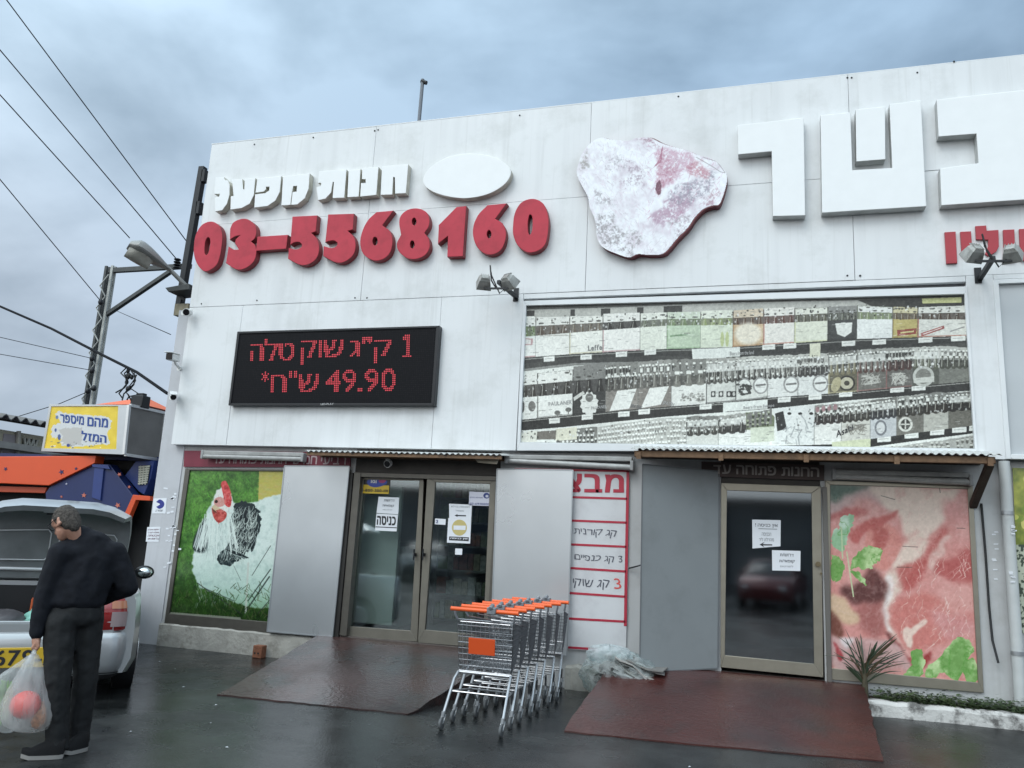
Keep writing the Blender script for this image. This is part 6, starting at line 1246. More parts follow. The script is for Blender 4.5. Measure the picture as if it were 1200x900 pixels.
for sgn in (-1, 1):
    u0, u1 = (0, 5) if sgn < 0 else (21, 26)
    tl = MB().rings([[Vector((x, y, z)) for x, y in plan(o_, .42)[u0:u1 + 1]] for z, o_ in ((.625, .05), (.64, .035), (.80, .035), (.93, .06), (.95, .10))], closed=False, caps=False).build('tail_light', M('tail_red', (.28, .012, .012), .12, coat=1), car, angle=60)
    MB().rings([[Vector((x, y - .004, z)) for x, y in plan(o_, .42)[u0 + (1 if sgn > 0 else 0):u1 + (1 if sgn > 0 else 0)]] for z, o_ in ((.665, .032), (.72, .031), (.80, .032))], closed=False, caps=False).build('clear_lens', M('tail_clear', (.36, .27, .27), .12, coat=1), tl, angle=60)
    MB().rings([[Vector((x, y - .004, z)) for x, y in plan(o_, .42)[u0 + (1 if sgn > 0 else 0):u1 + (1 if sgn > 0 else 0)]] for z, o_ in ((.83, .038), (.90, .05))], closed=False, caps=False).build('clear_lens', M('tail_amber', (.55, .22, .12), .12, coat=1), tl, angle=60)
np_ = MB().box(-.40, .26, -.016, .02, .325, .495).build('licence_plate', M('plate_yellow', (.62, .40, .03), .4), bp, bevel=.004)
text_q('679-13', (-.30, .478), (.20, .478), (.20, .345), (-.30, .345), 0, INK, np_, .02, plane=lambda x, z: Vector((x, -.0185, z)))
MB().box(-.39, -.365, -.018, 0, .335, .485).build('band', M('plate_blue', (.02, .05, .3), .4), np_)
# cabin
def cab(y, w, z): return [Vector((x, y, zz)) for x, zz in ((-w - .10, .985), (-w, z), (-w * .6, z + .03), (0, z + .04), (w * .6, z + .03), (w, z), (w + .10, .985))]
MB().rings([cab(1.0, .70, 1.0), cab(1.45, .58, 1.36), cab(1.9, .57, 1.42), cab(2.5, .58, 1.42), cab(3.0, .64, 1.2), cab(3.3, .7, 1.0)], closed=False, caps=False).build('windows', GLZ, car, angle=30)
rf = lambda y, w, z: [Vector((x, y, zz)) for x, zz in ((-w - .01, z), (-w * .6, z + .04), (0, z + .055), (w * .6, z + .04), (w + .01, z))]
MB().rings([rf(1.38, .585, 1.34), rf(1.5, .585, 1.385), rf(1.9, .575, 1.43), rf(2.5, .585, 1.43), rf(2.62, .59, 1.38)], closed=False, caps=False).build('roof', PAINT, car)
for sx in (-1, 1):
    mb = MB()
    for a, b in (((.80, 1.0, .99), (.585, 1.42, 1.36)), ((.60, 2.58, 1.40), (.78, 3.3, .99)), ((.68, 2.1, 1.0), (.575, 2.1, 1.43))): mb.tube([(sx * a[0], a[1], a[2]), (sx * b[0], b[1], b[2])], .03, 6)
    mb.build('roof_pillar', PAINT, car)
    m_ = MB().ell((sx * .985, 2.62, 1.03), (.115, .06, .082), 14, 10).tube([(sx * .87, 2.65, .99), (sx * .93, 2.64, 1.01)], .025).build('door_mirror', BLACKM, car)
    MB().ell((sx * .99, 2.575, 1.032), (.085, .05, .058), 16, 10).build('mirror_glass', M('mirror_glass', (.7, .75, .75), .04, 1), m_)
    for y in (.85, 3.42):
        w_ = wheel_mb((sx * .79, y, .30), .30, .19, n=28).build('wheel', RUBBER, car); wheel_mb((sx * .82, y, .30), .19, .16, n=20).build('rim', ALU, w_)
        MB().tube([(sx * .70, y, .30), (sx * .878, y, .30)], .335, 24).build('wheel_arch', DARKV, car)
# open boot lid: swung up on hinges at the front of the opening
hinge = Vector((0, .94, 1.0)); ang = math.radians(80)
def lidp(x, s, d, k=0.0):                 # s along the deck from the hinge, d depth (positive = inner side)
    e = max(0, abs(x) / .69 - .40); s = s * 1.17 - .62 * e * e * max(0, s - .1); v = Vector((x, -s, -d)); R_ = Matrix.Rotation(-ang, 3, 'X'); return hinge + R_ @ v
prof = [(0.02, 0), (.25, -.012), (.52, -.012), (.66, 0), (.715, .04), (.73, .12), (.70, .34)]
hw = [.66, .68, .69, .68, .67, .66, .60]
outer = [[lidp(w * u, s, d) for u in np.linspace(-1, 1, 9)] for (s, d), w in zip(prof, hw)]
ip = [(0.04, .035), (.25, .03), (.50, .03), (.62, .045), (.66, .075), (.675, .14), (.655, .33)]
inner = [[lidp((w - .012) * u, s, d) for u in np.linspace(-1, 1, 9)] for (s, d), w in zip(ip, hw)]
lid = MB().rings(outer, False, False).build('boot_lid', PAINT, car, angle=50)
mb = MB().rings(inner, False, False)
for k in (0, 8): mb.rings([[r[k] for r in outer], [r[k] for r in inner]], False, False)
mb.rings([outer[-1], inner[-1]], False, False).rings([outer[0], inner[0]], False, False); mb.build('inner_panel', PRIMER, lid, angle=40)
rb = MB()
def ribloop(x0, x1, s0, s1):
    pts = [lidp(x, s, .045) for x, s in ((x0, s0 + .03), (x0 + .03, s0), (x1 - .03, s0), (x1, s0 + .03), (x1, s1 - .03), (x1 - .03, s1), (x0 + .03, s1), (x0, s1 - .03))]; rb.tube(pts + [pts[0]], .007, 6)
for x0, x1 in ((-.56, -.04), (.04, .56)): ribloop(x0, x1, .20, .46)
rb.tube([lidp(-.63, .12, .04), lidp(.63, .12, .04)], .018, 8); rb.build('stiffening_rib', M('rib_light', (.52, .53, .54), .4, .3), lid)
MB().hexa([lidp(-.13, .69, .18), lidp(.13, .69, .18), lidp(.13, .675, .28), lidp(-.13, .675, .28)], [lidp(-.13, .645, .18), lidp(.13, .645, .18), lidp(.13, .635, .28), lidp(-.13, .635, .28)]).build('latch_cover', M('rib_light', (.5, .5, .5)), lid, bevel=.01)
MB().hexa([lidp(-.10, .644, .20), lidp(.10, .644, .20), lidp(.10, .634, .265), lidp(-.10, .634, .265)], [lidp(-.10, .632, .20), lidp(.10, .632, .20), lidp(.10, .622, .265), lidp(-.10, .622, .265)]).build('latch', BLACKM, lid)
for sx in (-1, 1): MB().tube([(sx * .62, .93, .95), (sx * .63, .80, 1.02), lidp(sx * .6, .12, .04)], .014).build('hinge_arm', BLACKM, lid)
Tcar = Matrix.Translation(car.location) @ Matrix.Rotation(math.radians(CH), 4, 'Z')
# things lying in the boot
o = crumple(MB(), Tcar @ Vector((.12, .34, .70)), (.26, .20, .12), 41).build('grocery_bag', M('mint_plastic', (.22, .50, .42), .35)); tag(o, 'mint green plastic bag lying in the open boot', 'bag')
o = crumple(MB(), Tcar @ Vector((-.30, .40, .68)), (.18, .18, .10), 42).build('grocery_bag', M('dark_bag', (.07, .065, .07), .4)); tag(o, 'dark plastic bag lying in the boot beside the mint one', 'bag')
cr = thing('crate', 'orange plastic crate standing deep in the open boot', 'crate', tuple(Tcar @ Vector((.2, .75, .48))))
mb = MB(); R3 = Matrix.Rotation(math.radians(CH), 3, 'Z'); cc = Tcar @ Vector((.10, .72, .60))
for a, b in (((-.2, -.1), (.2, -.1)), ((.2, -.1), (.2, .1)), ((.2, .1), (-.2, .1)), ((-.2, .1), (-.2, -.1))):
    for z in (.01, .12, .24): mb.bar(cc + R3 @ Vector((a[0], a[1], z)), cc + R3 @ Vector((b[0], b[1], z)), .015, .05)
    for u in (0, .5): mb.bar(cc + R3 @ Vector((a[0] + (b[0] - a[0]) * u, a[1] + (b[1] - a[1]) * u, 0)), cc + R3 @ Vector((a[0] + (b[0] - a[0]) * u, a[1] + (b[1] - a[1]) * u, .26)), .02, .02)
mb.build('frame', M('crate_orange', (.45, .09, .03), .5), cr)

# ================================================================== PERSON
PB = Vector((-4.72, -4.66, 0)); PN = Vector((-.694, .720, 0)); PU = Vector((.720, .694, 0))
def MP(px, py, w=0.0): return PW(px, py, np.array(PB + PN * w), PN)
AX = Matrix((PU, PN, Vector((0, 0, 1)))).transposed()
ICO = bmesh.new(); bmesh.ops.create_icosphere(ICO, subdivisions=2, radius=1.0); ICOV = [v.co.copy() for v in ICO.verts]; ICO.free()
def hull(mb, balls):
    bm = bmesh.new()
    for c, r in balls:
        r = r if isinstance(r, tuple) else (r, r, r)
        for v in ICOV: bm.verts.new(Vector(c) + AX @ Vector((v.x * r[0], v.y * r[1], v.z * r[2])))
    bmesh.ops.convex_hull(bm, input=bm.verts[:])
    loose = [v for v in bm.verts if not v.link_faces]; bmesh.ops.delete(bm, geom=loose, context='VERTS')
    bm.verts.index_update(); mb.add([v.co[:] for v in bm.verts], [tuple(v.index for v in f.verts) for f in bm.faces]); bm.free()
def blob(name, chains, voxel, mat, parent=None, it=6, disp=0.0, dscale=.08, extra=None):
    me = bpy.data.meshes.new(name)
    mb = MB()
    for ch in chains:
        if len(ch) == 1: hull(mb, ch)
        for i in range(len(ch) - 1): hull(mb, ch[i:i + 2])
    me.from_pydata(mb.v, [], mb.f); o = bpy.data.objects.new('temp', me); COL.objects.link(o)
    m = o.modifiers.new('r', 'REMESH'); m.mode = 'VOXEL'; m.voxel_size = voxel
    s = o.modifiers.new('s', 'SMOOTH'); s.iterations = it; s.factor = .5
    if disp:
        tx = bpy.data.textures.new(name + '_folds', 'CLOUDS'); tx.noise_scale = dscale; tx.noise_depth = 2
        d = o.modifiers.new('d', 'DISPLACE'); d.texture = tx; d.strength = disp; d.mid_level = .5
        s2 = o.modifiers.new('s2', 'SMOOTH'); s2.iterations = 2
    dg = bpy.context.evaluated_depsgraph_get(); m2 = bpy.data.meshes.new_from_object(o.evaluated_get(dg)); bpy.data.objects.remove(o)
    off = Vector(parent_off(parent)); 
    for v in m2.vertices: v.co -= off
    m2.materials.clear(); m2.materials.append(mat); m2.polygons.foreach_set('use_smooth', [True] * len(m2.polygons)); return link(name, m2, parent)
SKIN = M('skin', (.46, .24, .17), .5, var=.12, scale=14)
hc = MP(77.5, 613, .02); FD = (-PU * .62 + PN * .72 + Vector((0, 0, -.60))).normalized(); SL = (-PU * .758 - PN * .652).normalized(); UPH = SL.cross(FD).normalized()
if UPH.z < 0: UPH = -UPH
H = lambda f, s, u: hc + FD * f + SL * s + UPH * u
sh_l, el_l, wr_l = MP(71, 648, -.02), MP(53, 694, -.04), MP(43, 741, -.06)
sh_r, el_r, wr_r = MP(133, 648, .05), MP(150, 688, .04), MP(118, 703, .26)
chains = [[(H(-.012, 0, .025), (.080, .080, .098))], [(H(.005, 0, .02), .080), (H(.03, 0, .03), .074)], [(H(.03, 0, -.045), .060), (H(.055, 0, -.075), .042)], [(H(.095, 0, .0), .012), (H(.112, 0, -.022), .014)], [(H(.098, 0, .035), .009), (H(.112, 0, -.02), .010)],
          [(H(.080, 0, -.058), .024), (H(.084, 0, -.072), .022)], [(H(.085, .03, .028), .016)], [(H(.085, -.03, .028), .016)],
          [(H(-.03, .078, .015), .016), (H(-.012, .084, -.03), .012), (H(-.032, .080, -.02), .014)], [(H(-.03, -.078, .015), .016), (H(-.012, -.084, -.03), .012)],
          [(H(-.03, 0, -.05), .056), (MP(93, 634, .03), .062), (MP(100, 648, .04), .075)],
          [(MP(100, 655, .05), (.17, .10, .12)), (MP(88, 700, .03), (.17, .11, .1)), (MP(86, 722, .02), (.15, .10, .06))],
          [(sh_l, .06), (el_l, .045), (wr_l, .03)], [(sh_r, .06), (el_r, .045), (wr_r, .03)], [(MP(72, 730, -.02), .08), (MP(66, 797, -.10), .055), (MP(66, 868, -.06), .04)], [(MP(101, 728, .06), .08), (MP(100, 797, .05), .055), (MP(91, 866, .10), .04)]]
hk = MP(42.5, 751, -.06); kn = MP(40.5, 763, -.065)
chains += [[(wr_l, (.028, .028, .03)), (hk, (.030, .040, .034)), (MP(42.5, 755, -.06), (.026, .040, .028))]]
for j, dw in enumerate((-.030, -.010, .011, .031)):
    L_ = (.9, 1.05, 1.0, .82)[j]; b0 = MP(41, 754, -.06 + dw); chains.append([(b0, .0105), (b0 + Vector((0, 0, -.034 * L_)) - PU * .012, .0095), (b0 + Vector((0, 0, -.046 * L_)) + PU * .012, .009), (b0 + Vector((0, 0, -.024 * L_)) + PU * .026, .0085)])
chains.append([(hk + PU * .012 - PN * .030, .013), (hk + PU * .022 - PN * .036 + Vector((0, 0, -.036)), .011), (hk + PU * .012 - PN * .022 + Vector((0, 0, -.058)), .0095)])
chains += [[(wr_r, .03), (wr_r - PU * .05 + PN * .05, (.035, .035, .022))]] + [[(wr_r - PU * .07 + PN * (.04 + .018 * j), .0105), (wr_r - PU * .12 + PN * (.04 + .018 * j) + Vector((0, 0, -.012)), .009), (wr_r - PU * .135 + PN * (.04 + .018 * j) + Vector((0, 0, -.035)), .008)] for j in range(4)] + [[(wr_r - PU * .05 + PN * .03, .012), (wr_r - PU * .10 + PN * .01 + Vector((0, 0, .01)), .010)]]
man = blob('person', chains, .0062, SKIN, None, 3)
tag(man, 'man in a dark navy sweater and dark trousers seen from behind, carrying plastic bags', 'person')
NAVY = M('navy_knit', (.010, .0115, .017), .85, var=.35, scale=16, bump=.3, bscale=220, spec=.25)
TROU = M('dark_grey_trousers', (.0165, .0175, .019), .8, var=.25, scale=9, bump=.2, bscale=160, spec=.3)
R_TOR = [[(MP(103, 634, .05), (.17, .11, .075)), (MP(102, 656, .05), (.215, .15, .13)), (MP(93, 684, .04), (.225, .165, .11)), (MP(87, 705, .03), (.215, .16, .075))],
         [(MP(105, 632, .06), (.15, .12, .07)), (MP(97, 624, .045), (.078, .080, .035)), (MP(94, 619, .04), (.066, .070, .018))],
         [(sh_l, .088), (MP(100, 648, .05), (.12, .13, .1))], [(sh_r, .092), (MP(105, 648, .05), (.12, .13, .1))],
         [(sh_l, .088), (el_l, .070), (wr_l, .052)], [(wr_l + Vector((0, 0, .012)), .050), (wr_l + Vector((0, 0, -.01)), .046)], [(sh_r, .092), (el_r, .075), (wr_r, .052)]]
blob('sweater', R_TOR, .011, NAVY, man, 5, .020, .08)
LEG = [[(MP(87, 712, .03), (.195, .145, .05)), (MP(86, 724, .03), (.20, .15, .09))], [(MP(71, 728, -.02), (.115, .13, .11)), (MP(67, 797, -.09), (.088, .092, .08)), (MP(67, 862, -.06), (.075, .085, .03)), (MP(66.5, 876, -.065), (.078, .09, .02))],
       [(MP(103, 726, .07), (.112, .13, .11)), (MP(100, 797, .06), (.086, .09, .08)), (MP(92, 858, .10), (.078, .085, .03)), (MP(91, 870, .10), (.082, .09, .02))]]
blob('trousers', LEG, .010, TROU, man, 4, .017, .07)
# shoes
def shoe(heel, toe):
    h, t = Vector(heel), Vector(toe); h.z = t.z = 0; d = (t - h).normalized(); L = (t - h).length; r = Vector((-d.y, d.x, 0)); so, up = [], []
    for i in range(11):
        u = i / 10; c = h + d * (L * u); w = (.036 + .016 * math.sin(u * 2.6 + .5)) * (1 - .9 * max(0, u - .82) / .18 * .55) * (1 if u > .02 else .75); lift = .012 * max(0, u - .8) / .2
        so.append([c + r * (s * w) + Vector((0, 0, z)) for s, z in ((-1, .003 + lift), (1, .003 + lift), (1.04, .030 + lift), (-1.04, .030 + lift))])
        hh = (.105 if u < .35 else .105 - .062 * min(1, (u - .35) / .45)) if u < .93 else .034
        up.append([c + r * (w * .98 * math.cos(a)) + Vector((0, 0, .030 + lift + hh * max(0, math.sin(a)) ** .8)) for a in np.linspace(0, math.pi, 9)])
    o = MB().rings(up).build('shoe', M('black_leather', (.009, .009, .010), .8, spec=.2), man, angle=60); MB().rings(so).build('sole', M('grey_sole', (.26, .25, .24), .6), o)
shoe(G(74, 888), G(24, 890)); shoe(G(99, 879), G(72, 886))
# hair and glasses
HAIRM = M('grey_brown_hair', (.125, .108, .095), .75, var=.7, scale=70, bump=.8, bscale=240, spec=.3)
blob('hair', [[(H(-.012, 0, .050), .088), (H(-.042, 0, .030), .070), (H(-.055, 0, -.030), .054), (H(-.055, 0, -.062), .044)], [(H(-.020, .026, .030), .066), (H(-.042, .030, -.010), .052), (H(-.048, .026, -.045), .042)], [(H(-.020, -.026, .030), .066), (H(-.042, -.030, -.010), .052), (H(-.048, -.026, -.045), .042)], [(H(-.01, 0, .066), .074), (H(.045, 0, .078), .046)], [(H(-.01, .030, .060), .056), (H(.046, .030, .062), .032)], [(H(-.01, -.030, .060), .056), (H(.046, -.030, .062), .032)], [(H(.005, .068, .020), .017), (H(.004, .072, -.008), .010)], [(H(.005, -.068, .020), .017), (H(.004, -.072, -.008), .010)]], .0065, HAIRM, man, 3, .011, .016)
gm = MB(); gm.tube([H(.10, .068, .03), H(.0, .088, .026), H(-.03, .088, .018)], .0035, 6).tube([H(.10, -.068, .03), H(.0, -.088, .026), H(-.03, -.088, .018)], .0035, 6)
for s in (-1, 1):
    loop = [H(.108 - .008 * abs(math.cos(a)), s * .036 + .028 * math.cos(a), .018 + .021 * math.sin(a)) for a in np.linspace(0, 2 * math.pi, 15)]; gm.tube(loop, .003, 6)
gm.tube([H(.112, -.01, .022), H(.112, .01, .022)], .003, 6); gm.build('glasses', BLACKM, man)
# bags in his hand
FILM = film('bag_film', (.97, .98, .98), .30, (.84, .86, .86), .14, .12, (1, 1, .25))
def bag(label, prof, w0, dep, seed):
    rr = random.Random(seed); rings = []; ph = [rr.uniform(0, 6.28) for _ in range(4)]
    for (cx, cy, hw_) in prof:
        c = MP(cx, cy, w0); wdt = hw_ / 137.0; ring = []
        for k in range(28):
            a = 2 * math.pi * k / 28; d = 1 + .05 * math.sin(5 * a + ph[0]) + .04 * math.sin(9 * a + ph[1] + cy * .1) + rr.uniform(-.015, .015)
            ring.append(c + PU * (wdt * d * math.cos(a)) + PN * (wdt * dep * d * math.sin(a)))
        rings.append(ring)
    t = thing('shopping_bag', label, 'plastic bag', tuple(kn), 'plastic bags in the man\'s hand'); MB().rings(rings).build('bag_body', FILM, t, angle=180)
    mb = MB()
    for s in (-1, 1): mb.tube([MP(prof[0][0], prof[0][1], w0) + PN * (.012 * s), kn + PN * (.02 * s) + Vector((0, 0, .012)), hk + PN * (.018 * s) + Vector((0, 0, -.035))], [.014, .012, .008], 6)
    mb.build('handle', FILM, t); return t
bag('nearly clear plastic bag holding a round red bundle, right one in the man\'s hand', [(40, 767, 3.5), (38, 778, 8), (36, 792, 13), (34.5, 808, 18.5), (33.5, 824, 23), (33, 838, 24.5), (34, 848, 22), (36, 855, 15), (37, 858, 6)], -.10, .62, 1)
bag('plastic bag of green vegetables, left one in the man\'s hand at the picture edge', [(37, 768, 3), (30, 777, 7), (20, 788, 12), (11, 800, 16), (5, 815, 19), (3, 832, 19), (4, 846, 16), (7, 855, 10), (8, 858.5, 4)], .10, .62, 2)
RB_ = M('red_produce_bag', (.70, .075, .06), .4, var=.15, scale=12); o = crumple(MB(), MP(30, 826, -.10), (.095, .085, .085), 51, amp=.1).build('produce_pack', RB_); tag(o, 'round red bundle inside the nearer plastic bag', 'groceries')
o = crumple(MB(), MP(47, 838, -.08), (.055, .06, .085), 52, amp=.14).build('produce_pack', M('onion_orange', (.55, .24, .12), .5, var=.6, scale=40)); tag(o, 'pale orange pack of produce squeezed beside the red bundle', 'groceries')
mb = MB(); rr = random.Random(8)
for k in range(46):
    a = MP(rr.uniform(-4, 10), rr.uniform(838, 850), .10 + rr.uniform(-.05, .05)); b = MP(rr.uniform(-4, 16), rr.uniform(796, 812), .10 + rr.uniform(-.05, .05)); mb.tube([a, (a + b) / 2 + Vector((rr.uniform(-.01, .01), 0, 0)), b], [.008, .009, .004], 5)
o = mb.build('leek_bunch', M('leek_green', (.22, .42, .10), .5, var=.5, scale=18)); tag(o, 'bunch of green stalks inside the left plastic bag', 'vegetables')

# ================================================================== LOTTERY KIOSK
YK = 2.2; zk = Z(0, 440, 5.4545)
KO = M('kiosk_orange', (.68, .085, .022), .45, var=.06, scale=2); KB = M('kiosk_blue', (.008, .020, .10), .45, var=.15, scale=2); KBL = M('kiosk_blue_light', (.022, .045, .19), .45, var=.1)
kk = thing('lottery_kiosk', 'orange and dark blue kiosk with scattered stars behind the silver car', 'kiosk', tuple(G(90, 700, 0))); 
OFF[kk.name] = (-12.0, YK, 0); kk.location = (-12.0, YK, 0)
kx0, kx1 = P(-120, 560, YK).x, P(176, 640, YK).x
MB().box(kx0, kx1 - .3, YK + .45, YK + 2.6, 0, 2.75).build('body', DARKV, kk)
MB().box(kx0, kx1, YK + .42, YK + 2.6, 2.76, 2.84).build('roof', KB, kk)
MB().box(kx1 - .06, kx1, YK + .45, YK + 2.4, 0, 2.7).build('side_panel', M('dark_navy', (.006, .008, .02), .6), kk)
ob = extr('upper_panel', [zk((-600, 522), (612, 513), (604, 560), (310, 703), (-600, 660))], YK, .22, KO, kk, .01)
extr('lower_panel', [zk((-600, 690), (300, 715), (285, 752), (-600, 730))], YK + .1, .2, M('kiosk_orange_low', (.42, .06, .02), .5), kk, .008)
bl = extr('upper_panel', [zk((290, 752), (318, 712), (602, 566), (700, 568), (850, 768), (770, 960), (300, 900))], YK + .06, .2, KB, kk, .01)
extr('post', [zk((605, 570), (665, 570), (640, 800), (585, 780))], YK + .03, .06, KBL, kk, .006); extr('ledge', [zk((585, 567), (690, 572), (702, 600), (590, 585))], YK + .01, .08, KBL, kk, .006)
extr('trim', [zk((850, 762), (960, 772), (958, 800), (868, 796), (800, 960), (765, 950))], YK + .02, .1, KO, kk, .006)
extr('lower_panel', [zk((300, 905), (760, 962), (700, 1420), (300, 1420))], YK + .12, .15, M('dark_navy', (.006, .008, .02)), kk, .006)
def star(cx, cy, r, rot, Y, mat):
    pts = [(cx + (r if k % 2 == 0 else r * .42) * math.cos(rot + k * math.pi / 5), cy + (r if k % 2 == 0 else r * .42) * math.sin(rot + k * math.pi / 5)) for k in range(10)]; extr('star', [pts], Y, .006, mat, kk, 0)
KS = M('star_salmon', (.55, .16, .11), .5); KN = M('star_navy', (.012, .02, .10), .5)
for cx, cy, r, m_, Y in ((35, 597, 13, KN, YK), (392, 617, 18, KN, YK), (485, 595, 11, KN, YK), (536, 766, 17, KS, YK + .06), (752, 830, 19, KS, YK + .06), (762, 632, 14, KS, YK + .06), (392, 775, 9, KS, YK + .06), (424, 693, 8, M('star_pale', (.45, .45, .55), .5), YK + .06), (825, 712, 11, KS, YK + .06)):
    (a, b), = zk((cx, cy)); star(a, b, r / 5.4545, cx * .37, Y - .008, m_)
ac = extr('bracket', [zk((798, 640), (868, 548), (985, 543), (962, 660), (920, 762), (885, 740))], YK + .25, .3, KBL, kk, .01)
gr = MB().slabq(PQ(zk((888, 578), (958, 573), (940, 690), (882, 700)), YK + .22), .02).build('grille', M('grille_dark', (.05, .05, .05), .6), kk)
mb = MB()
for k in range(8):
    v = (k + .5) / 8; a, b = zk((888 - 6 * v, 578 + 122 * v), (958 - 18 * v, 573 + 117 * v)); mb.bar(P(*a, YK + .212), P(*b, YK + .212), .028, .01, (0, -1, 0))
for u in (.15, .45, .75): a, b = zk((888 + 70 * u, 577), (884 + 58 * u, 698)); mb.bar(P(*a, YK + .21), P(*b, YK + .21), .02, .01, (0, -1, 0))
mb.build('slat', M('grille_cream', (.50, .50, .42), .5), gr)
# illuminated sign box (unlit) on the kiosk roof
sb = thing('sign_box', 'yellow box sign with torn blue Hebrew lettering in an aluminium frame on the kiosk roof', 'sign', tuple(P(110, 530, 1.9)))
YA = 1.9; fr_ = P(148, 500, YA)
def SBP(px, py):                          # the face swings back towards its left end
    n = Vector((-.22, -.975, 0)); return PW(px, py, np.array(fr_), n)
fq = [SBP(*p) for p in zk((322, 183), (832, 190), (800, 506), (270, 484))]; SN = Vector((-.22, -.975, 0)); bk_ = [p + Vector((.45, .62, 0)) * 1.0 for p in fq]
cx_b = fq[1].x + .05; dv = Vector((.05, (lambda d: d[1] * (cx_b / d[0]) - CAMD)(ray(189, 512)) - fq[1].y, 0)); bk_ = [p + dv for p in fq]
MB().hexa(fq, bk_).build('case', M('case_grey', (.17, .165, .16), .5, .3, var=.2, scale=3), sb, bevel=.01)
inq = [SBP(*p) - Vector((-.22, -.975, 0)) * -.004 for p in zk((332, 196), (760, 196), (748, 470), (286, 466))]
mb = MB(); frame_q_ = [SBP(*p) + SN * .02 for p in zk((322, 183), (832, 190), (800, 506), (270, 484))]; inn = [SBP(*p) + SN * .02 for p in zk((334, 198), (762, 196), (750, 472), (287, 466))]
for k in range(4):
    a, b, c, d = frame_q_[k], frame_q_[(k + 1) % 4], inn[(k + 1) % 4], inn[k]; mb.hexa([a, b, c, d], [p - SN * .018 for p in (a, b, c, d)])
mb.build('frame', ALU, sb)
mb = MB(); e_ = [fq[1] + SN * .02, fq[2] + SN * .02]; mb.bar(bk_[1], bk_[2], .05, .05).bar(e_[0], e_[1], .05, .05).bar(fq[1], bk_[1], .05, .05).bar(fq[2], bk_[2], .05, .05).build('frame', ALU, sb)
cv = Cv(45, 470, 160, 530, 8, (226, 196, 60)); rnd = random.Random(9)
cv.a += ((cv.noise(9, 61, 4) - .5) * 26)[..., None]; gw = ((cv.noise(3, 62, 3) - .5) * 4, (cv.noise(3, 63, 3) - .5) * 4)
cv.poly(zk((350, 245), (385, 228), (420, 240), (690, 265), (715, 290), (708, 345), (690, 360), (705, 440), (600, 448), (470, 460), (395, 445), (395, 400), (330, 400), (335, 320), (380, 305), (400, 300)), (206, 208, 208), 1, gw)
cv.poly(zk((380, 345), (540, 330), (530, 440), (450, 450), (390, 430), (410, 390)), (186, 184, 180), 1, gw)
for k in range(24): x, y = rnd.uniform(330, 690), rnd.uniform(420, 465); cv.ell(*zk((x, y))[0], rnd.uniform(.6, 2.2), rnd.uniform(.4, 1.1), rnd.choice([(120, 118, 112), (226, 226, 224), (96, 92, 88)]), .8)
cv.ell(*zk((444, 448))[0], 2, 2, (52, 66, 130)); cv.ell(*zk((385, 395))[0], 2, 3.6, (70, 88, 140)); cv.ell(*zk((360, 350))[0], 1.5, 2.2, (70, 88, 140)); cv.ell(*zk((368, 268))[0], 1.8, 2.2, (96, 120, 160))
ux = np.linspace(0, 1, 130)[None, :, None]; vx = np.linspace(0, 1, 80)[:, None, None]; Q3 = [np.array(p + SN * .004) for p in (SBP(*q) for q in zk((332, 196), (764, 196), (752, 473), (285, 468)))]; Q2 = [np.array(q) for q in zk((332, 196), (764, 196), (752, 473), (285, 468))]
bl_ = lambda Q: (Q[0] * (1 - ux) + Q[1] * ux) * (1 - vx) + (Q[3] * (1 - ux) + Q[2] * ux) * vx
px_ = bl_(Q2); grid_mesh('print', bl_(Q3), cv.sample(px_[..., 0], px_[..., 1]), printmat('sign_print', .35), sb)
SI = M('sign_blue', (.02, .06, .25), .5); pl_ = lambda x, y: SBP(x, y) + SN * .008
for s, q in (('מהם', ((562, 264), (694, 276), (692, 334), (560, 324))), ('מיספר', ((388, 246), (540, 262), (538, 318), (386, 300))), ('המזל', ((524, 352), (684, 372), (682, 432), (520, 414)))): text_q(heb(s), *zk(*q), 0, SI, sb, .035, plane=pl_)
bx_ = thing('control_box', 'dark grey box with a knob on top standing on the sign box', 'box', tuple(P(160, 472, 2.1))); a, b = P(152, 474, 2.1), P(168, 463, 2.1)
MB().box(a.x, b.x, 2.1, 2.3, a.z - .05, b.z).build('case', BLACKM, bx_, bevel=.015); MB().box(a.x + .06, b.x - .05, 2.15, 2.25, b.z, b.z + .05).build('knob', BLACKM, bx_, bevel=.01)
tp = thing('sunshade', 'small orange pointed canopy showing behind the yellow box sign', 'canopy', tuple(P(138, 475, 3.2))); a, b, c = P(112, 474, 3.2), P(150, 460, 3.2), P(168, 474, 3.2)
MB().add([a, c, c + Vector((0, 1, 0)), a + Vector((0, 1, 0)), b + Vector((0, .5, 0))], [(0, 1, 4), (1, 2, 4), (2, 3, 4), (3, 0, 4), (3, 2, 1, 0)]).build('canvas', M('canopy_orange', (.72, .15, .06), .6), tp, smooth=False); MB().tube([P(140, 474, 3.7) + Vector((0, 0, -2)), b + Vector((0, .5, -.02))], .02).build('pole', BLACKM, tp)

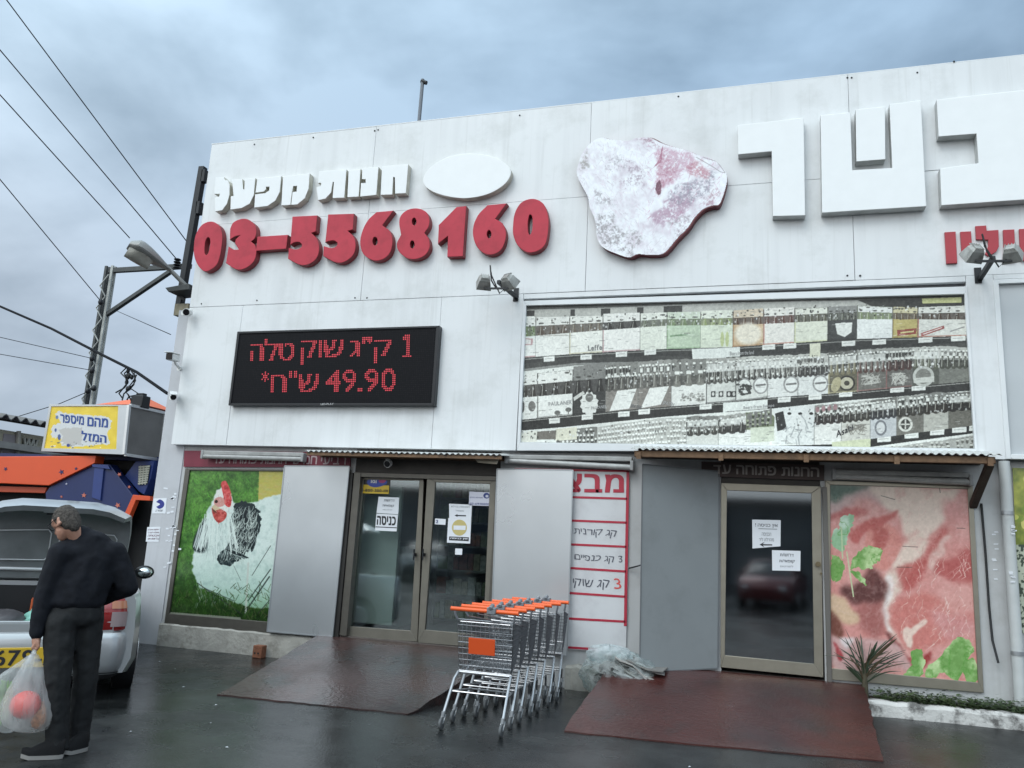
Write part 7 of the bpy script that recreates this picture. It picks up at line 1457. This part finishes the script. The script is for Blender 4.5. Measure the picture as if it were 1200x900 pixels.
# ================================================================== FAR SHED, POLES, WIRES
def PX(px, py, X):
    d = ray(px, py); t = X / d[0]; return Vector(d * t + CPOS)
shed = thing('corrugated_shed', 'cream shed with a corrugated roof and broken window at the far left', 'building', (-17, 10, 0)); XS = -17.0
za_, zb_ = PX(0, 503, XS).z, PX(0, 489, XS).z; y9 = PX(70, 520, XS).y + 2
MB().box(-24, XS, 1.5, y9, -.1, za_).build('wall', M('cream_wall', (.50, .47, .36), .8, var=.12, scale=1.5, streak=.3, dirt=(.25, .23, .2), dirt_amt=.4), shed)
n = 160; rr_ = []
for i in range(n + 1):
    y = 1.2 + (y9 - .9) * i / n; d = .055 * math.sin(i * 2 * math.pi / 5.0 * .9); rr_.append([Vector((XS + .55, y, zb_ - .02 + d)), Vector((-24.2, y, zb_ + .9 + d)), Vector((-24.2, y, zb_ + .88 + d)), Vector((XS + .55, y, zb_ - .045 + d))])
MB().rings(rr_).build('roof', M('old_asbestos', (.17, .165, .16), .8, var=.3, scale=3), shed, angle=70)
MB().box(XS, XS + .3, 1.6, y9 - .1, za_ - .45, za_ - .3).build('fascia_board', M('grey_board', (.33, .32, .3), .8, var=.3, scale=2), shed)
wa, wb = PX(27, 513, XS), PX(40, 531, XS); w_ = MB().box(XS - .02, XS + .03, wa.y, wb.y, wb.z, wa.z).build('window', M('shed_window', (.05, .05, .045), .5, var=.5, scale=8), shed)
mb = MB()
for k in range(6): y = wa.y + (wb.y - wa.y) * (k + .5) / 6; mb.tube([(XS + .05, y, wb.z), (XS + .05, y + .1 * (-1) ** k, wa.z)], .03, 5)
mb.build('grating', M('grating_pale', (.4, .4, .36), .6), w_)
wa, wb = PX(4, 508, XS), PX(16, 534, XS); MB().box(XS + .001, XS + .02, wa.y, wb.y, wb.z - .4, wa.z).build('panel', M('mauve_panel', (.34, .31, .32), .7), shed); MB().tube([PX(22, 505, XS + .06), PX(20, 540, XS + .06)], .05, 8).build('pipe', M('pipe_cream', (.45, .43, .37), .6), shed)
# lattice pole
up = thing('utility_pole', 'pale steel lattice pole with a bracket arm, left of the shop', 'utility pole', (P(117, 400, 8).x, 8, 0)); x0 = P(117, 395, 8).x; ztop = P(134, 312, 8).z
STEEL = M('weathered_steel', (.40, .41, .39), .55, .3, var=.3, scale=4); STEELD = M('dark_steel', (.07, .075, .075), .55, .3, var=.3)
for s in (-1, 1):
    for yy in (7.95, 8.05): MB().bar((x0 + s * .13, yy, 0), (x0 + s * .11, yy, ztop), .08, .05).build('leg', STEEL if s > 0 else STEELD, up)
mb = MB(); k = 0; z = .3
while z < ztop - .35: mb.bar((x0 + (.13 if k % 2 else -.13), 7.84, z), (x0 + (-.13 if k % 2 else .13), 7.84, z + .33), .03, .02); z += .33; k += 1
mb.build('lacing', STEEL, up)
aL, aR = P(131, 315, 8), P(222, 322, 8); zA = (aL.z + aR.z) / 2 + .1
MB().bar((aL.x - .05, 8, zA), (aR.x, 8, zA), .12, .13).build('arm', STEELD, up); bA, bB = P(133, 369, 8), P(201, 322, 8); MB().bar((x0 + .1, 8, bA.z), (bB.x, 8, zA - .1), .12, .1).build('brace', STEELD, up)
mb = MB(); c = P(207.5, 309, 7.8)
for k in range(4): mb.ell(c + Vector((0, 0, -.12 + .08 * k)), (.10, .10, .035), 12, 6)
mb.build('insulator', BLACKM, up)
rnd = random.Random(5); mb = MB()
for (px, py) in ((118, 354), (108, 420), (108, 434), (103, 458), (110, 455)): mb.ell(P(px, py, 7.75), (.07, .07, .09), 8, 6)
mb.build('clamp', BLACKM, up)
# black post and street lamp at the building corner
bpst = thing('corner_post', 'black square steel post rising above the left corner of the shop', 'post', tuple(P(212, 360, .12))); a, b = P(210, 362, .12), P(238, 196, .12)
MB().bar(a, b, .10, .10, (0, 1, 0)).build('shaft', BLACKM, bpst, bevel=.008); v_ = b - a
for u, s in ((.70, 1), (.93, 1)): p = a + v_ * u; MB().box(p.x + .03, p.x + .09, p.y - .05, p.y + .05, p.z - .1, p.z + .1).build('bolt_plate', BLACKM, bpst)
MB().box(a.x - .03, a.x + .22, .05, .18, a.z - .12, a.z + .06).build('foot_bracket', M('rusty_cream', (.3, .26, .18), .7, var=.5, scale=10), bpst)
lp = thing('street_lamp', 'grey cobra head street lamp on a short arm at the left corner of the shop', 'street lamp', tuple(P(221, 337, .0)))
GREYL = M('lamp_shell', (.30, .30, .29), .45, .2, var=.2, scale=6); pa, pb_ = P(221, 338, .05), P(192, 309, -.25); MB().tube([pa, (pa + pb_) / 2, pb_], [.035, .033, .03], 10).build('arm', GREYL, lp)
h0, h1 = P(200, 317, -.22), P(150, 288, -.70); ax_ = (h1 - h0); L_ = ax_.length; ax_.normalize(); sd_ = ax_.cross(Vector((0, 0, 1))).normalized(); u_ = sd_.cross(ax_)
rings = []
for i in range(13):
    t = i / 12; w = .045 + .22 * math.sin(min(1, t * 1.15) * math.pi * .5) ** 1.2 * (1 - max(0, t - .82) / .18 * .62); h = w * .62; rings.append([h0 + ax_ * (L_ * t) + sd_ * (w * math.cos(a)) + u_ * (h * math.sin(a) * (1 if math.sin(a) > 0 else .35)) for a in np.linspace(0, 2 * math.pi, 20, endpoint=False)])
hd = MB().rings(rings).build('lamp_head', GREYL, lp)
rings = []
for i in range(9):
    t = .42 + .54 * i / 8; w = .17 * math.sin(math.pi * (i + .6) / 9.2) ** .5; rings.append([h0 + ax_ * (L_ * t) + sd_ * (w * math.cos(a)) + u_ * (-.02 + .15 * math.sin(a)) for a in np.linspace(math.pi, 2 * math.pi, 12)])
MB().rings(rings, False, False).build('lens', M('lamp_bowl', (.36, .35, .31), .2, var=.3, scale=8), hd)
fl = thing('floodlight', 'flat dark floodlight below the street lamp at the left corner', 'floodlight', tuple(P(210, 340, 0))); q = [P(*p, -.1) for p in ((193, 337), (221, 332), (222, 339), (197, 342))]
MB().hexa(q, [p + Vector((.05, .30, -.02)) for p in q]).build('housing', STEELD, fl, bevel=.01); MB().bar(P(207, 341, .05), P(216, 352, .1), .04).build('bracket', BLACKM, fl)
# overhead wires: each one its own cable between two fixings
WIRE = M('wire_dark', (.012, .013, .016), .9, spec=.15)
def wire(label, pts, r, sag=0):
    P3 = [P(x, y, Y) for x, y, Y in pts]; full = []
    if pts[0][0] < 0: P3.insert(0, P3[0] + (P3[0] - P3[1]).normalized() * 16)   # on to the next pole, out of the picture
    for i in range(len(P3) - 1):
        for k in range(8):
            t = k / 8; full.append(P3[i].lerp(P3[i + 1], t) - Vector((0, 0, sag * 4 * t * (1 - t))))
    full.append(P3[-1]); o = MB().tube(full, r, 6).build('overhead_wire', WIRE); tag(o, label, 'wire', 'overhead wires at the left'); return o
wire('overhead wire furthest right, running down behind the black corner post', [(-22, -40, 3), (224, 290, 8)], .014)
wire('overhead wire running down to the black insulator on the bracket arm', [(-30, 23, 3), (208, 305, 7.8)], .014)
wire('overhead wire ending behind the street lamp head', [(-30, 78, 3), (152, 279, 8)], .014)
wire('thin overhead wire running down to the upper part of the lattice pole', [(-30, 174, 3), (119, 354, 7.8)], .012)
wire('thick black overhead cable sagging to the lower left corner of the shop', [(-40, 342, 3), (0, 359, 2.5), (60, 385, 2), (120, 416, 1), (160, 436, .5), (196, 461, .02)], .024)
wire('thin level wire left of the lattice pole, upper of the pair', [(-40, 386, 7), (108, 420, 7.8)], .010); wire('thin level wire left of the lattice pole, lower of the pair', [(-40, 408, 7), (108, 434, 7.8)], .010)
wire('thin wire from the lattice pole down towards the shed', [(15, 490, 9), (70, 473, 8.5), (103, 459, 7.8)], .011); wire('faint thin wire right of the lattice pole, towards the shop corner', [(136, 364, 7.9), (200, 392, .6)], .007)
mb = MB(); rr = random.Random(14)
for k in range(5):
    a = P(148 + k * 3, 431 + k * 2, .75); pts = [a]
    for j in range(5): pts.append(a + Vector((rr.uniform(-.14, .10), rr.uniform(-.05, .05), -.09 * (j + 1) + rr.uniform(-.05, .04))))
    mb.tube(pts, .012, 6)
for k in range(9): mb.ell(P(150 + rr.uniform(-3, 5), 438 + rr.uniform(-4, 18), .75), (.03, .03, .045), 8, 6)
tag(mb.build('wire_tangle', BLACKM), 'tangle of black cable ends and connectors hanging from the thick cable', 'cables')
# litter specks
mb = MB(); rr = random.Random(19)
for k in range(36):
    x, y = rr.uniform(-7.4, 1.8), rr.uniform(-4.6, -.1)
    if -5.4 < x < -2.7 and y > -2.4: continue
    if -1.7 < x < 1.2 and y > -2.2: continue
    s = rr.uniform(.006, .02); a = rr.uniform(0, 3.1); z = float(gz(x, y)) + .004; c, d = math.cos(a) * s, math.sin(a) * s; mb.add([(x + c, y + d, z), (x - d * .6, y + c * .6, z + .003), (x - c, y - d, z), (x + d * .6, y - c * .6, z + .002)], [(0, 1, 2, 3)])
o = tag(mb.build('litter', PAPER), 'small pale scraps of litter on the wet asphalt', 'litter'); o['kind'] = 'stuff'

# unseen dark building added behind the camera for the glass doors to mirror
ob_ = thing('warehouse', 'long dark warehouse added across the yard for the shop doors to mirror', 'building', (2, -34, 0))
MB().box(-40, 44, -46, -34, 0, 4.2).build('wall', M('warehouse_wall', (.36, .35, .33), .8, var=.4, scale=.6), ob_)
MB().box(-40.4, 44.4, -46.4, -33.6, 4.2, 4.45).build('roof', M('warehouse_roof', (.06, .06, .065), .8), ob_)
for k in range(8): MB().box(-36 + k * 10, -31 + k * 10, -33.98, -33.9, .2, 4).build('gate', M('warehouse_gate', (.05, .06, .08), .6), ob_)

# cars out of view: red one mirrored, grey one added for the entrance glass
def drop(o):
    for c in list(o.children): drop(c)
    bpy.data.objects.remove(o)
for x, y, rz, col, lbl in ((1.2, -21, .18, M('dark_red_paint', (.16, .012, .014), .3, .3, coat=.6), 'dark red saloon car across the yard, mirrored in the exit door'), (-12.6, -22, -.25, M('dark_grey_paint', (.09, .095, .10), .3, .4, coat=.6), 'dark grey saloon car added across the yard for the entrance doors to mirror')):
    c = copy_tree(car); c.location = (x, y, 0); c.rotation_euler.z = rz; c['label'] = lbl
    for ch in list(c.children):
        if ch.name.startswith('boot_lid'): drop(ch)
    for ch in c.children:
        if ch.data and ch.data.materials and ch.data.materials[0] == PAINT: ch.material_slots[0].link = 'OBJECT'; ch.material_slots[0].material = col
    for sx in (-1, 1): MB().ell((sx * .56, 4.24, .62), (.14, .10, .07), 14, 8).build('headlight', M('headlight_glass', (.75, .76, .74), .1, spec=.8), c)
    OFF[c.name] = (0, 0, 0)
